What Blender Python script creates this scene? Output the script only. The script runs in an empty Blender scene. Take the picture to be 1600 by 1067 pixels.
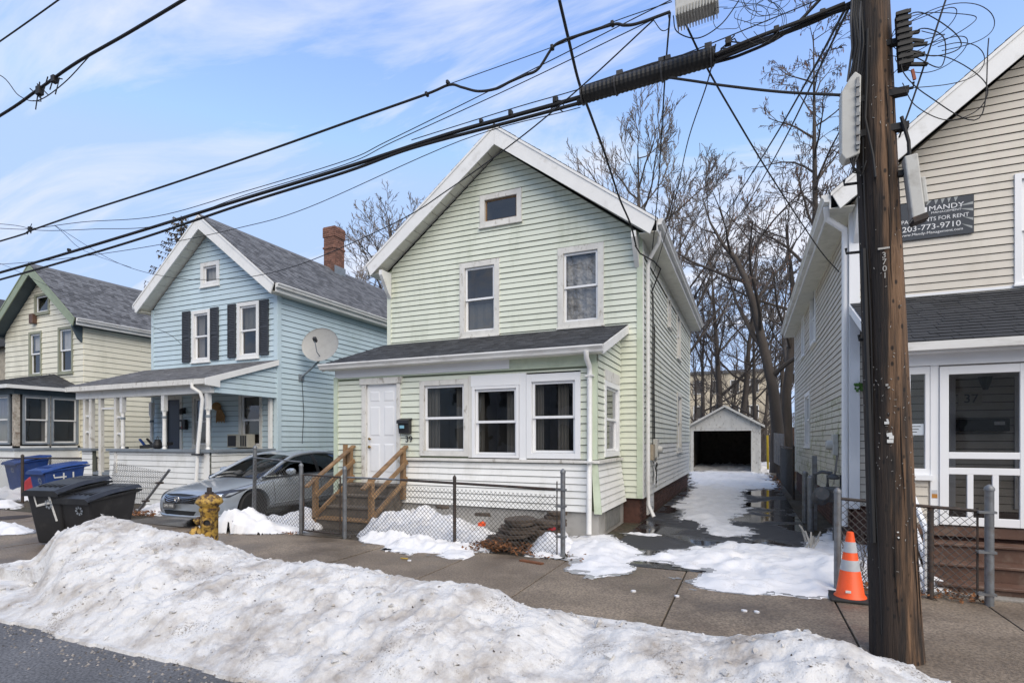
import bpy, bmesh, math, random
import numpy as np
from mathutils import Vector, Matrix, noise
R = math.radians
sc = bpy.context.scene
col = sc.collection
# ---------------------------------------------------------------- camera
CAMH = 1.7; FPX = 840.0; HZ = 687.0; YAW = math.atan2(368, 840)
cam = bpy.data.cameras.new("camera"); co = bpy.data.objects.new("camera", cam); col.objects.link(co)
co.location = (0, 0, CAMH); co.rotation_euler = (R(90), 0, YAW)
cam.sensor_width = 36; cam.lens = 36 * FPX / 1600; cam.shift_y = (HZ - 533.5) / 1600
cam.clip_start = 0.05; cam.clip_end = 2000
sc.camera = co
# ---------------------------------------------------------------- sky, sun, exposure
w = bpy.data.worlds.new("World"); sc.world = w; w.use_nodes = True
nt = w.node_tree; nt.nodes.clear()
def N(t, **k):
    n = nt.nodes.new(t)
    for a, b in k.items():
        if a.startswith('i_'): n.inputs[a[2:].replace('_', ' ')].default_value = b
        else: setattr(n, a, b)
    return n
SUN_EL, SUN_AZ = 44, 138       # azimuth of the sun measured clockwise from +Y
sky = N('ShaderNodeTexSky', sky_type='NISHITA', sun_disc=False)
sky.sun_elevation = R(SUN_EL); sky.sun_rotation = R(SUN_AZ); sky.air_density = 1.1; sky.dust_density = 1.6; sky.ozone_density = 1.5
bg = N('ShaderNodeBackground'); bg.inputs['Strength'].default_value = 0.15
out = N('ShaderNodeOutputWorld')
tc = N('ShaderNodeTexCoord'); sep = N('ShaderNodeSeparateXYZ'); nt.links.new(tc.outputs['Generated'], sep.inputs[0])
zc = N('ShaderNodeMath', operation='MAXIMUM'); nt.links.new(sep.outputs['Z'], zc.inputs[0]); zc.inputs[1].default_value = 0.0
za = N('ShaderNodeMath', operation='ADD'); nt.links.new(zc.outputs[0], za.inputs[0]); za.inputs[1].default_value = 0.22
dx = N('ShaderNodeMath', operation='DIVIDE'); nt.links.new(sep.outputs['X'], dx.inputs[0]); nt.links.new(za.outputs[0], dx.inputs[1])
dy = N('ShaderNodeMath', operation='DIVIDE'); nt.links.new(sep.outputs['Y'], dy.inputs[0]); nt.links.new(za.outputs[0], dy.inputs[1])
cmb = N('ShaderNodeCombineXYZ'); nt.links.new(dx.outputs[0], cmb.inputs[0]); nt.links.new(dy.outputs[0], cmb.inputs[1])
mp = N('ShaderNodeMapping'); nt.links.new(cmb.outputs[0], mp.inputs[0]); mp.inputs['Rotation'].default_value = (0, 0, R(-30)); mp.inputs['Scale'].default_value = (0.5, 1.9, 1)
mp.inputs['Location'].default_value = (12.2, 4.7, 0)
n1 = N('ShaderNodeTexNoise'); nt.links.new(mp.outputs[0], n1.inputs[0]); n1.inputs['Scale'].default_value = 1.7; n1.inputs['Detail'].default_value = 9; n1.inputs['Roughness'].default_value = 0.60; n1.inputs['Distortion'].default_value = 0.9
r1 = N('ShaderNodeValToRGB'); nt.links.new(n1.outputs[0], r1.inputs[0])
r1.color_ramp.elements[0].position = 0.475; r1.color_ramp.elements[0].color = (0.0, 0, 0, 1); r1.color_ramp.elements[1].position = 0.66; r1.color_ramp.elements[1].color = (1, 1, 1, 1)
hz = N('ShaderNodeMapRange'); nt.links.new(sep.outputs['Z'], hz.inputs[0]); hz.inputs[1].default_value = 0.0; hz.inputs[2].default_value = 0.65; hz.inputs[3].default_value = 0.28; hz.inputs[4].default_value = 0.0
mx0 = N('ShaderNodeMath', operation='MULTIPLY_ADD'); nt.links.new(r1.outputs[0], mx0.inputs[0]); mx0.inputs[1].default_value = 0.85; nt.links.new(hz.outputs[0], mx0.inputs[2]); mx0.use_clamp = True
mul = N('ShaderNodeMix', data_type='RGBA', blend_type='MULTIPLY'); mul.inputs['Factor'].default_value = 1; nt.links.new(sky.outputs[0], mul.inputs[6]); mul.inputs[7].default_value = (1.45, 1.5, 1.72, 1)
cap = N('ShaderNodeMix', data_type='RGBA', blend_type='DARKEN'); cap.inputs['Factor'].default_value = 1; nt.links.new(mul.outputs[2], cap.inputs[6]); cap.inputs[7].default_value = (2.1, 3.1, 4.95, 1)
mix = N('ShaderNodeMix', data_type='RGBA'); nt.links.new(mx0.outputs[0], mix.inputs['Factor']); nt.links.new(cap.outputs[2], mix.inputs[6]); mix.inputs[7].default_value = (4.1, 4.3, 4.9, 1)
nt.links.new(mix.outputs[2], bg.inputs['Color']); nt.links.new(bg.outputs[0], out.inputs[0])
sl = bpy.data.lights.new("sun", 'SUN'); so = bpy.data.objects.new("sun", sl); col.objects.link(so)
sl.energy = 2.5; sl.angle = R(60); sl.color = (1.0, 0.88, 0.72)
sd = Vector((math.sin(R(SUN_AZ)) * math.cos(R(SUN_EL)), math.cos(R(SUN_AZ)) * math.cos(R(SUN_EL)), math.sin(R(SUN_EL))))
so.rotation_euler = sd.to_track_quat('Z', 'Y').to_euler(); so.location = (0, -10, 30)
sc.view_settings.view_transform = 'Standard'; sc.view_settings.look = 'None'; sc.view_settings.gamma = 1; sc.view_settings.exposure = 0.5
sc.view_settings.use_curve_mapping = False
rng = random.Random(7)
# ---------------------------------------------------------------- helpers
SN, CS = math.sin(YAW), math.cos(YAW)
BINA = (-10.3, 5.2, 12, .95); BINC = (-9.75, 5.35, 10, .82); BINB = (-15.0, 7.35, 0, 1.05)
def ray(u, v):
    a = (u - 800) / FPX
    return (-SN + a * CS, CS + a * SN, -(v - HZ) / FPX)
def aY(u, v, y): r = ray(u, v); t = y / r[1]; return (r[0] * t, y, CAMH + r[2] * t)
def aX(u, v, x): r = ray(u, v); t = x / r[0]; return (x, r[1] * t, CAMH + r[2] * t)
def aG(u, v, z=0.0): r = ray(u, v); t = (z - CAMH) / r[2]; return (r[0] * t, r[1] * t, z)

def tag(o, label=None, cat=None, group=None, kind=None):
    if label: o['label'] = label
    if cat: o['category'] = cat
    if group: o['group'] = group
    if kind: o['kind'] = kind
    return o
def thing(name, label, cat, loc=(0, 0, 0), rz=0, group=None):
    o = bpy.data.objects.new(name, None); col.objects.link(o); o.location = loc; o.rotation_euler = (0, 0, rz)
    o.empty_display_size = .2
    return tag(o, label, cat, group)
def rootloc(p):
    while p.parent: p = p.parent
    return Vector(p.location)
def kids(o): return [c for c in col.objects if c.parent == o]
def copy_tree(o, parent=None):
    c = o.copy(); col.objects.link(c); c.parent = parent
    for ch in list(o.children): copy_tree(ch, c)
    return c

class MB:
    def __init__(s): s.v = []; s.f = []
    def add(s, vs, fs):
        b = len(s.v); s.v.extend([tuple(x) for x in vs]); s.f.extend([tuple(i + b for i in f) for f in fs]); return s
    def box(s, x0, x1, y0, y1, z0, z1):
        return s.add([(x0,y0,z0),(x1,y0,z0),(x1,y1,z0),(x0,y1,z0),(x0,y0,z1),(x1,y0,z1),(x1,y1,z1),(x0,y1,z1)],
                     [(0,3,2,1),(4,5,6,7),(0,1,5,4),(1,2,6,5),(2,3,7,6),(3,0,4,7)])
    def fbox(s, fr, s0, s1, z0, z1, n0, n1):
        vs = [fr(a, z, n) for z in (z0, z1) for a, n in ((s0, n1), (s1, n1), (s1, n0), (s0, n0))]
        return s.add(vs, [(0,3,2,1),(4,5,6,7),(0,1,5,4),(1,2,6,5),(2,3,7,6),(3,0,4,7)])
    def bar(s, a, b, w, h, up=(0, 0, 1)):
        a = Vector(a); b = Vector(b); d = (b - a).normalized(); up = Vector(up)
        x = d.cross(up)
        if x.length < 1e-4: x = d.cross(Vector((1, 0, 0)))
        x.normalize(); y = x.cross(d).normalized(); x *= w / 2; y *= h / 2
        vs = [p + q for p in (a, b) for q in (-x - y, x - y, x + y, -x + y)]
        return s.add(vs, [(0,1,2,3),(7,6,5,4),(0,4,5,1),(1,5,6,2),(2,6,7,3),(3,7,4,0)])
    def tube(s, pts, rad, n=6, cap=True):
        k = len(pts); base = len(s.v); P = [Vector(p) for p in pts]
        ref = Vector((0.13, 0.27, 0.95))
        for i in range(k):
            d = (P[min(i+1, k-1)] - P[max(i-1, 0)])
            if d.length < 1e-9: d = Vector((0, 0, 1))
            d.normalize()
            x = d.cross(ref)
            if x.length < 0.2: x = d.cross(Vector((1, 0, 0)))
            x.normalize(); y = d.cross(x)
            r = rad[i] if hasattr(rad, '__len__') else rad
            for j in range(n):
                t = 2 * math.pi * j / n; c = math.cos(t) * r; q = math.sin(t) * r
                s.v.append((P[i].x + x.x*c + y.x*q, P[i].y + x.y*c + y.y*q, P[i].z + x.z*c + y.z*q))
        for i in range(k - 1):
            a = base + i * n
            for j in range(n):
                j2 = (j + 1) % n; s.f.append((a + j, a + j2, a + n + j2, a + n + j))
        if cap: s.f.append(tuple(base + j for j in range(n))[::-1]); s.f.append(tuple(base + (k-1)*n + j for j in range(n)))
        return s
    def lathe(s, prof, c=(0, 0, 0), n=20, M=None):
        base = len(s.v)
        for r, z in prof:
            for j in range(n):
                t = 2 * math.pi * j / n; p = Vector((r * math.cos(t), r * math.sin(t), z))
                if M: p = M @ p
                s.v.append((p.x + c[0], p.y + c[1], p.z + c[2]))
        for i in range(len(prof) - 1):
            a = base + i * n
            for j in range(n): j2 = (j+1) % n; s.f.append((a+j, a+j2, a+n+j2, a+n+j))
        s.f.append(tuple(base + j for j in range(n))[::-1]); s.f.append(tuple(base + (len(prof)-1)*n + j for j in range(n)))
        return s
    def prism(s, poly, off):
        n = len(poly); o = Vector(off); vs = [Vector(p) for p in poly] + [Vector(p) + o for p in poly]
        fs = [tuple(range(n))[::-1], tuple(range(n, 2*n))] + [(i, (i+1) % n, n + (i+1) % n, n + i) for i in range(n)]
        return s.add(vs, fs)
    def quad(s, a, b, c, d): return s.add([a, b, c, d], [(0, 1, 2, 3)])
    def build(s, name, m, parent=None, smooth=False, bevel=0, local=False, origin=None, fix=True):
        me = bpy.data.meshes.new(name)
        if parent is not None and not local: L = rootloc(parent)
        elif parent is None and not local:
            if origin is None:
                xs = [v[0] for v in s.v]; ys = [v[1] for v in s.v]; zs = [v[2] for v in s.v]
                origin = ((min(xs)+max(xs))/2, (min(ys)+max(ys))/2, min(zs))
            L = Vector(origin)
        else: L = Vector((0, 0, 0))
        me.from_pydata([(v[0]-L.x, v[1]-L.y, v[2]-L.z) for v in s.v], [], s.f)
        if fix and len(s.f) < 4000:
            bm = bmesh.new(); bm.from_mesh(me); bmesh.ops.recalc_face_normals(bm, faces=bm.faces); bm.to_mesh(me); bm.free()
        if smooth: me.polygons.foreach_set('use_smooth', [True] * len(me.polygons))
        o = bpy.data.objects.new(name, me); col.objects.link(o)
        if m: me.materials.append(m)
        if parent is not None: o.parent = parent
        else: o.location = L
        if bevel:
            b = o.modifiers.new('bevel', 'BEVEL'); b.width = bevel; b.segments = 2; b.limit_method = 'ANGLE'; b.angle_limit = R(40)
        if smooth and not bevel:
            try: me.set_sharp_from_angle(angle=R(50))
            except Exception: pass
        return o

# ---------------------------------------------------------------- materials
def mat(name, c, rough=.6, var=.12, scale=4, dirt=None, dscale=1.5, damt=.3, bump=0, bscale=40, metal=0, spec=.5, stretch=(1, 1, 1), island=0, coat=0, dlo=.5, dhi=.7, bdist=.01):
    m = bpy.data.materials.new(name); m.use_nodes = True; t = m.node_tree; L = t.links; b = t.nodes['Principled BSDF']
    b.inputs['Roughness'].default_value = rough; b.inputs['Metallic'].default_value = metal; b.inputs['Specular IOR Level'].default_value = spec
    if coat: b.inputs['Coat Weight'].default_value = coat; b.inputs['Coat Roughness'].default_value = .05
    g = t.nodes.new('ShaderNodeNewGeometry')
    mpn = t.nodes.new('ShaderNodeMapping'); L.new(g.outputs['Position'], mpn.inputs[0]); mpn.inputs['Scale'].default_value = stretch
    n = t.nodes.new('ShaderNodeTexNoise'); L.new(mpn.outputs[0], n.inputs[0]); n.inputs['Scale'].default_value = scale; n.inputs['Detail'].default_value = 6
    mr = t.nodes.new('ShaderNodeMapRange'); L.new(n.outputs[0], mr.inputs[0]); mr.inputs[1].default_value = .3; mr.inputs[2].default_value = .7
    mr.inputs[3].default_value = 1 - var; mr.inputs[4].default_value = 1 + var
    last = mr.outputs[0]
    if island:
        mi = t.nodes.new('ShaderNodeMapRange'); L.new(g.outputs['Random Per Island'], mi.inputs[0]); mi.inputs[3].default_value = 1 - island; mi.inputs[4].default_value = 1 + island
        mm = t.nodes.new('ShaderNodeMath'); mm.operation = 'MULTIPLY'; L.new(last, mm.inputs[0]); L.new(mi.outputs[0], mm.inputs[1]); last = mm.outputs[0]
    v = t.nodes.new('ShaderNodeVectorMath'); v.operation = 'SCALE'; v.inputs[0].default_value = c[:3]; L.new(last, v.inputs['Scale'])
    cl = v.outputs[0]
    if dirt:
        dn = t.nodes.new('ShaderNodeTexNoise'); L.new(mpn.outputs[0], dn.inputs[0]); dn.inputs['Scale'].default_value = dscale; dn.inputs['Detail'].default_value = 8; dn.inputs['Roughness'].default_value = .65
        dr = t.nodes.new('ShaderNodeMapRange'); L.new(dn.outputs[0], dr.inputs[0]); dr.inputs[1].default_value = dlo; dr.inputs[2].default_value = dhi; dr.inputs[3].default_value = 0; dr.inputs[4].default_value = damt
        mxx = t.nodes.new('ShaderNodeMix'); mxx.data_type = 'RGBA'; L.new(dr.outputs[0], mxx.inputs['Factor']); L.new(cl, mxx.inputs[6]); mxx.inputs[7].default_value = (*dirt[:3], 1); cl = mxx.outputs[2]
    L.new(cl, b.inputs['Base Color'])
    if bump:
        bn = t.nodes.new('ShaderNodeTexNoise'); L.new(mpn.outputs[0], bn.inputs[0]); bn.inputs['Scale'].default_value = bscale; bn.inputs['Detail'].default_value = 5
        bp = t.nodes.new('ShaderNodeBump'); bp.inputs['Strength'].default_value = bump; bp.inputs['Distance'].default_value = bdist; L.new(bn.outputs[0], bp.inputs['Height']); L.new(bp.outputs[0], b.inputs['Normal'])
    return m
def nodes_of(m): return m.node_tree, m.node_tree.links, m.node_tree.nodes['Principled BSDF']
STK = (1, 1, .12)
green = mat('green_vinyl', (.665, .70, .59), .45, .05, 1.2, dirt=(.36, .40, .28), dscale=2.2, damt=.6, dlo=.52, dhi=.8, stretch=(1, 1, .2))
green_trim = mat('green_trim', (.55, .62, .48), .5, .05, 2, dirt=(.3, .36, .24), dscale=3, damt=.4)
paleside = mat('pale_vinyl', (.68, .70, .63), .45, .05, 1.2, dirt=(.34, .36, .28), dscale=2.4, damt=.65, dlo=.5, dhi=.78, stretch=(1, 1, .2))
white_vinyl = mat('white_vinyl', (.76, .765, .74), .5, .04, 2, dirt=(.38, .37, .31), dscale=2.5, damt=.5, dlo=.52, dhi=.8, stretch=(1, 1, .5))
blue = mat('blue_vinyl', (.52, .635, .685), .5, .06, 1.0, dirt=(.36, .46, .44), dscale=1.1, damt=.5, dlo=.5, dhi=.8, stretch=(1, 1, .3))
cream = mat('cream_siding', (.74, .71, .58), .5, .05, 1.2, dirt=(.42, .42, .32), dscale=1.5, damt=.4, stretch=(1, 1, .3))
beige = mat('beige_vinyl', (.57, .53, .46), .5, .05, 1.3, dirt=(.34, .31, .24), dscale=2, damt=.35, stretch=(1, 1, .4))
white = mat('white_paint', (.76, .76, .74), .5, .04, 3, dirt=(.42, .40, .35), dscale=4, damt=.5, dlo=.55, dhi=.75)
worn_white = mat('worn_white_paint', (.66, .65, .61), .6, .08, 6, dirt=(.28, .25, .2), dscale=9, damt=.7, dlo=.56, dhi=.66, stretch=(1, 1, .5), bump=.2)
newwhite = mat('clean_white_vinyl', (.80, .81, .82), .35, .02, 3)
alum = mat('aluminium_gutter', (.68, .68, .66), .45, .06, 4, dirt=(.3, .28, .24), dscale=5, damt=.5, dlo=.52, dhi=.7, stretch=(.4, .4, 2))
soffitm = mat('soffit_vinyl', (.66, .65, .58), .55, .05, 3, dirt=(.34, .33, .26), dscale=4, damt=.4)
black = mat('black_trim', (.02, .02, .022), .5, .2, 6)
shutter = mat('charcoal_shutter', (.035, .038, .045), .6, .15, 8, bump=.2)
greypaint = mat('grey_paint', (.20, .23, .26), .55, .1, 5, dirt=(.1, .1, .1), dscale=8, damt=.4)
navy = mat('navy_door', (.02, .03, .055), .4, .1, 3)
steel = mat('galvanised_steel', (.20, .21, .22), .55, .18, 12, dirt=(.12, .09, .07), dscale=10, damt=.6, metal=.6)
darksteel = mat('rusty_dark_steel', (.05, .042, .038), .7, .3, 20, dirt=(.11, .055, .03), dscale=14, damt=.7, metal=.3)
wire_m = mat('fence_wire', (.06, .06, .06), .7, .2, 8, metal=0, dirt=(.06, .045, .03), dscale=6, damt=.5)
wire_g = mat('light_fence_wire', (.14, .145, .145), .6, .2, 8, metal=.1)
cablem = mat('black_cable', (.010, .010, .011), .7, .2, 5)
cableg = mat('weathered_cable', (.055, .055, .058), .6, .2, 5)
brickm = mat('chimney_brick', (.20, .10, .07), .85, .25, 12, dirt=(.06, .045, .04), dscale=3, damt=.6, island=.3, bump=.4, bscale=80)
brickdark = mat('foundation_brick', (.085, .038, .028), .85, .25, 10, dirt=(.04, .03, .025), dscale=4, damt=.7, island=.3, bump=.4, bscale=80)
mortar = mat('mortar', (.22, .20, .18), .9, .1, 10)
concrete = mat('grey_concrete', (.36, .35, .33), .8, .1, 3, dirt=(.16, .15, .13), dscale=2.5, damt=.6, bump=.2, bscale=60)
shg = mat('dark_shingle', (.045, .047, .052), .85, .15, 9, island=.4, bump=.5, bscale=250, bdist=.004)
shg2 = mat('grey_shingle', (.115, .118, .125), .85, .15, 9, island=.45, bump=.5, bscale=250, bdist=.004)
shg3 = mat('porch_shingle', (.135, .135, .14), .85, .15, 9, island=.3, bump=.5, bscale=250, bdist=.004)
deckm = mat('roof_underlay', (.03, .03, .032), .9)
pt = mat('pressure_treated_wood', (.24, .145, .07), .6, .3, 5, dirt=(.11, .07, .045), dscale=6, damt=.7, bump=.4, bscale=30, stretch=(1, 1, 1))
tread = mat('brown_step_paint', (.10, .052, .035), .55, .2, 5, dirt=(.22, .17, .13), dscale=7, damt=.5, bump=.2)
oldwood = mat('old_grey_wood', (.12, .10, .08), .85, .25, 8, dirt=(.05, .04, .03), dscale=6, damt=.7, bump=.6, bscale=60)
darkroom = mat('dark_interior', (.07, .066, .06), .9, .1, 2)
curtain = mat('sheer_curtain', (.22, .21, .20), .9, .15, 14, stretch=(1, 1, .1))
blind = mat('window_blind', (.13, .13, .12), .8, .1, 3)
bronze = mat('brass_knob', (.35, .22, .08), .35, .1, 5, metal=.9)
plastic_black = mat('black_bin_plastic', (.018, .018, .019), .42, .2, 5, dirt=(.09, .085, .08), dscale=5, damt=.4, dlo=.55, dhi=.8)
plastic_blue = mat('blue_bin_plastic', (.012, .045, .19), .42, .15, 5, dirt=(.06, .08, .13), dscale=5, damt=.5)
paintw = mat('white_marking_paint', (.65, .65, .62), .7, .1, 20)
redm = mat('red_plastic', (.42, .03, .035), .5, .15, 6)
orange = mat('cone_orange', (.85, .095, .012), .45, .06, 8, dirt=(.35, .06, .02), dscale=8, damt=.4)
reflect = mat('cone_reflective_band', (.42, .44, .46), .4, .1, 14)
rubber = mat('black_rubber', (.02, .02, .02), .7, .2, 8)
lightgrey = mat('grey_cabinet', (.50, .50, .47), .55, .08, 6, dirt=(.2, .18, .15), dscale=6, damt=.6)
leafm = mat('dead_leaf', (.17, .07, .025), .8, .3, 30, island=.5)
leafg = mat('green_leaf', (.05, .14, .02), .6, .3, 30, island=.3)
dishm = mat('dish_grey', (.34, .34, .33), .5, .05, 4, dirt=(.2, .2, .19), dscale=4, damt=.4)
bark = mat('tree_bark', (.075, .062, .052), .9, .25, 6, dirt=(.035, .028, .024), dscale=3, damt=.7, bump=.7, bscale=30, stretch=(1, 1, .3), bdist=.03)
twigm = mat('winter_twigs', (.10, .083, .073), .85, .25, 2)
twigb = mat('grey_brown_twigs', (.16, .135, .115), .85, .25, 2)
seedm = mat('hanging_seed_clusters', (.13, .07, .045), .85, .3, 4, island=.4)
sprucem = mat('spruce_needles', (.075, .055, .03), .85, .35, 3, island=.5)
gmoss = mat('beige_vinyl_algae', (.54, .52, .44), .5, .05, 1.3, dirt=(.20, .22, .05), dscale=2.6, damt=.75, dlo=.50, dhi=.62)
roomwall = beige
under_g = mat('lap_shadow_green', (.20, .23, .16), .8, .15, 3); under_p = mat('lap_shadow_pale', (.11, .12, .10), .8, .15, 3); under_b = mat('lap_shadow_blue', (.09, .14, .165), .8, .15, 3)  # wall sheets darkened so the siding gaps show painted lap shadow lines
under_c = mat('lap_shadow_cream', (.22, .21, .15), .8, .15, 3); under_t = mat('lap_shadow_beige', (.10, .085, .065), .8, .15, 3)  # same painted shadow-line backing for the cream and beige walls
extc = mat('far_cream_stucco', (.55, .48, .36), .8, .06, .5)
splice = mat('splice_case_black', (.008, .008, .008), .6, .2, 10)
chrome = mat('chrome', (.6, .6, .6), .18, .02, 5, metal=1)
tyre = mat('tyre_rubber', (.016, .016, .016), .8, .1, 8)

def glassmat(name, tint, refl):
    m = bpy.data.materials.new(name); m.use_nodes = True; t = m.node_tree; t.nodes.clear()
    o = t.nodes.new('ShaderNodeOutputMaterial'); tr = t.nodes.new('ShaderNodeBsdfTransparent'); tr.inputs[0].default_value = (*tint, 1)
    gl = t.nodes.new('ShaderNodeBsdfGlossy'); gl.inputs['Roughness'].default_value = .015; gl.inputs['Color'].default_value = (.95, .97, 1, 1)
    tcn = t.nodes.new('ShaderNodeNewGeometry'); dt = t.nodes.new('ShaderNodeVectorMath'); dt.operation = 'DOT_PRODUCT'; t.links.new(tcn.outputs['Incoming'], dt.inputs[0]); t.links.new(tcn.outputs['True Normal'], dt.inputs[1])
    ab = t.nodes.new('ShaderNodeMath'); ab.operation = 'ABSOLUTE'; t.links.new(dt.outputs['Value'], ab.inputs[0]); om = t.nodes.new('ShaderNodeMath'); om.operation = 'SUBTRACT'; om.inputs[0].default_value = 1; t.links.new(ab.outputs[0], om.inputs[1])
    pw = t.nodes.new('ShaderNodeMath'); pw.operation = 'POWER'; t.links.new(om.outputs[0], pw.inputs[0]); pw.inputs[1].default_value = 5
    mm = t.nodes.new('ShaderNodeMath'); mm.operation = 'MULTIPLY_ADD'; t.links.new(pw.outputs[0], mm.inputs[0]); mm.inputs[1].default_value = .9; mm.inputs[2].default_value = .05 + refl; mm.use_clamp = True; nn = t.nodes.new('ShaderNodeTexNoise'); nn.inputs['Scale'].default_value = 2.2; t.links.new(tcn.outputs['Position'], nn.inputs[0])
    bp = t.nodes.new('ShaderNodeBump'); bp.inputs['Strength'].default_value = .15; bp.inputs['Distance'].default_value = .02; t.links.new(nn.outputs[0], bp.inputs['Height']); t.links.new(bp.outputs[0], gl.inputs['Normal'])
    mx = t.nodes.new('ShaderNodeMixShader'); t.links.new(mm.outputs[0], mx.inputs[0]); t.links.new(tr.outputs[0], mx.inputs[1]); t.links.new(gl.outputs[0], mx.inputs[2]); t.links.new(mx.outputs[0], o.inputs[0])
    return m
glass = glassmat('window_glass', (.82, .82, .81), .03)
screen = glassmat('insect_screen', (.66, .66, .67), -.02)
carglass = glassmat('tinted_car_glass', (.06, .06, .07), .03)

# ---------------------------------------------------------------- siding and openings
def F_front(Y): return lambda s, z, n: (s, Y - n, z)
def F_right(X): return lambda s, z, n: (X + n, s, z)
def F_left(X): return lambda s, z, n: (X - n, s, z)
def span(poly, z):
    xs = []
    for i in range(len(poly)):
        (a, za_), (b, zb_) = poly[i], poly[(i+1) % len(poly)]
        if (za_ - z) * (zb_ - z) <= 0 and abs(za_ - zb_) > 1e-9:
            xs.append(a + (b - a) * (z - za_) / (zb_ - za_))
    return (min(xs), max(xs)) if len(xs) >= 2 else None
def wall(name, fr, poly, holes, parent, m, depth=-.02):
    """wall sheet with real openings"""
    zs = sorted(set([p[1] for p in poly] + [h[2] for h in holes] + [h[3] for h in holes]))
    zs = [z for z in zs if min(p[1] for p in poly) <= z <= max(p[1] for p in poly)]
    b = MB()
    for z0, z1 in zip(zs, zs[1:]):
        if z1 - z0 < 1e-4: continue
        lo = span(poly, z0 + 1e-5); hi = span(poly, z1 - 1e-5)
        if not lo or not hi: continue
        hs = sorted([h for h in holes if h[2] < (z0+z1)/2 < h[3]])
        cur = [lo[0], hi[0]]
        for h in hs:
            b.quad(fr(cur[0], z0, depth), fr(h[0], z0, depth), fr(h[0], z1, depth), fr(cur[1], z1, depth)); cur = [h[1], h[1]]
        b.quad(fr(cur[0], z0, depth), fr(lo[1], z0, depth), fr(hi[1], z1, depth), fr(cur[1], z1, depth))
    return b.build(name, m, parent)
def siding(fr, poly, holes, pitch, parent, m, proud=.021, gap=.011, z0=None, zsplit=None, m2=None, name='siding_board'):
    zmin = min(p[1] for p in poly) if z0 is None else z0; zmax = max(p[1] for p in poly)
    k = int((zmax - zmin) / pitch) + 1
    for i in range(k):
        za_ = zmin + i * pitch; zb_ = min(za_ + pitch - gap, zmax - 1e-4)  # gap opens onto the darkened wall sheet, drawing each course's shadow line
        if zb_ - za_ < .01: continue
        # split the course at polygon corners is ignored: trapezoid between za and zb
        lo = span(poly, za_ + 1e-5); hi = span(poly, zb_ - 1e-5)
        if not lo or not hi: continue
        L0, L1 = lo[0], hi[0]; R0, R1 = lo[1], hi[1]
        hs = [h for h in holes if h[2] < zb_ - 1e-4 and h[3] > za_ + 1e-4 and h[1] > min(L0, L1) and h[0] < max(R0, R1)]
        bp = sorted(set([max(L0, L1)] + [x for h in hs for x in (h[0], h[1])] + [min(R0, R1)]))
        jx = set()
        if min(R0, R1) - max(L0, L1) > 4.2:
            x_ = max(L0, L1) + rng.uniform(1.6, 3.6)
            while x_ < min(R0, R1) - .8: jx.add(round(x_, 3)); x_ += 3.66
            bp = sorted(set(bp) | jx)
        bp = [x for x in bp if max(L0, L1) - 1e-6 <= x <= min(R0, R1) + 1e-6]
        if len(bp) < 2: bp = [(L0+L1)/2, (R0+R1)/2]
        mm = m2 if (zsplit is not None and za_ < zsplit - .01) else m
        jit = rng.uniform(-.0015, .0015)
        def pr(z): return proud * (1 - (z - za_) / pitch) + .001 + jit
        run = MB()
        def flush():
            nonlocal run
            if run.f: run.build(name, mm, parent, fix=False)
            run = MB()
        for a, c in zip(bp, bp[1:]):
            if a in jx: flush(); jit += .004 * (1 if rng.random() < .5 else -.6)
            mid = (a + c) / 2; rs = [(za_, zb_)]
            for h in hs:
                if h[0] < mid < h[1]:
                    nr = []
                    for p, q in rs:
                        if h[2] > p + .02: nr.append((p, min(q, h[2])))
                        if h[3] < q - .02: nr.append((max(p, h[3]), q))
                    rs = [x for x in nr if x[1] - x[0] > .004]
            if not rs: flush(); continue
            for p, q in rs:
                full = (p == za_ and q == zb_)
                a0 = L0 if (a == bp[0] and full) else a; a1 = L1 if (a == bp[0] and full) else a
                c0 = R0 if (c == bp[-1] and full) else c; c1 = R1 if (c == bp[-1] and full) else c
                run.add([fr(a0, p, 0), fr(c0, p, 0), fr(c0, p, pr(p)), fr(a0, p, pr(p)), fr(c1, q, pr(q)), fr(a1, q, pr(q)), fr(a1, q, -.004), fr(c1, q, -.004)],
                        [(0, 1, 2, 3), (3, 2, 4, 5), (0, 3, 5, 6), (1, 7, 4, 2)])
        flush()
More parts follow.
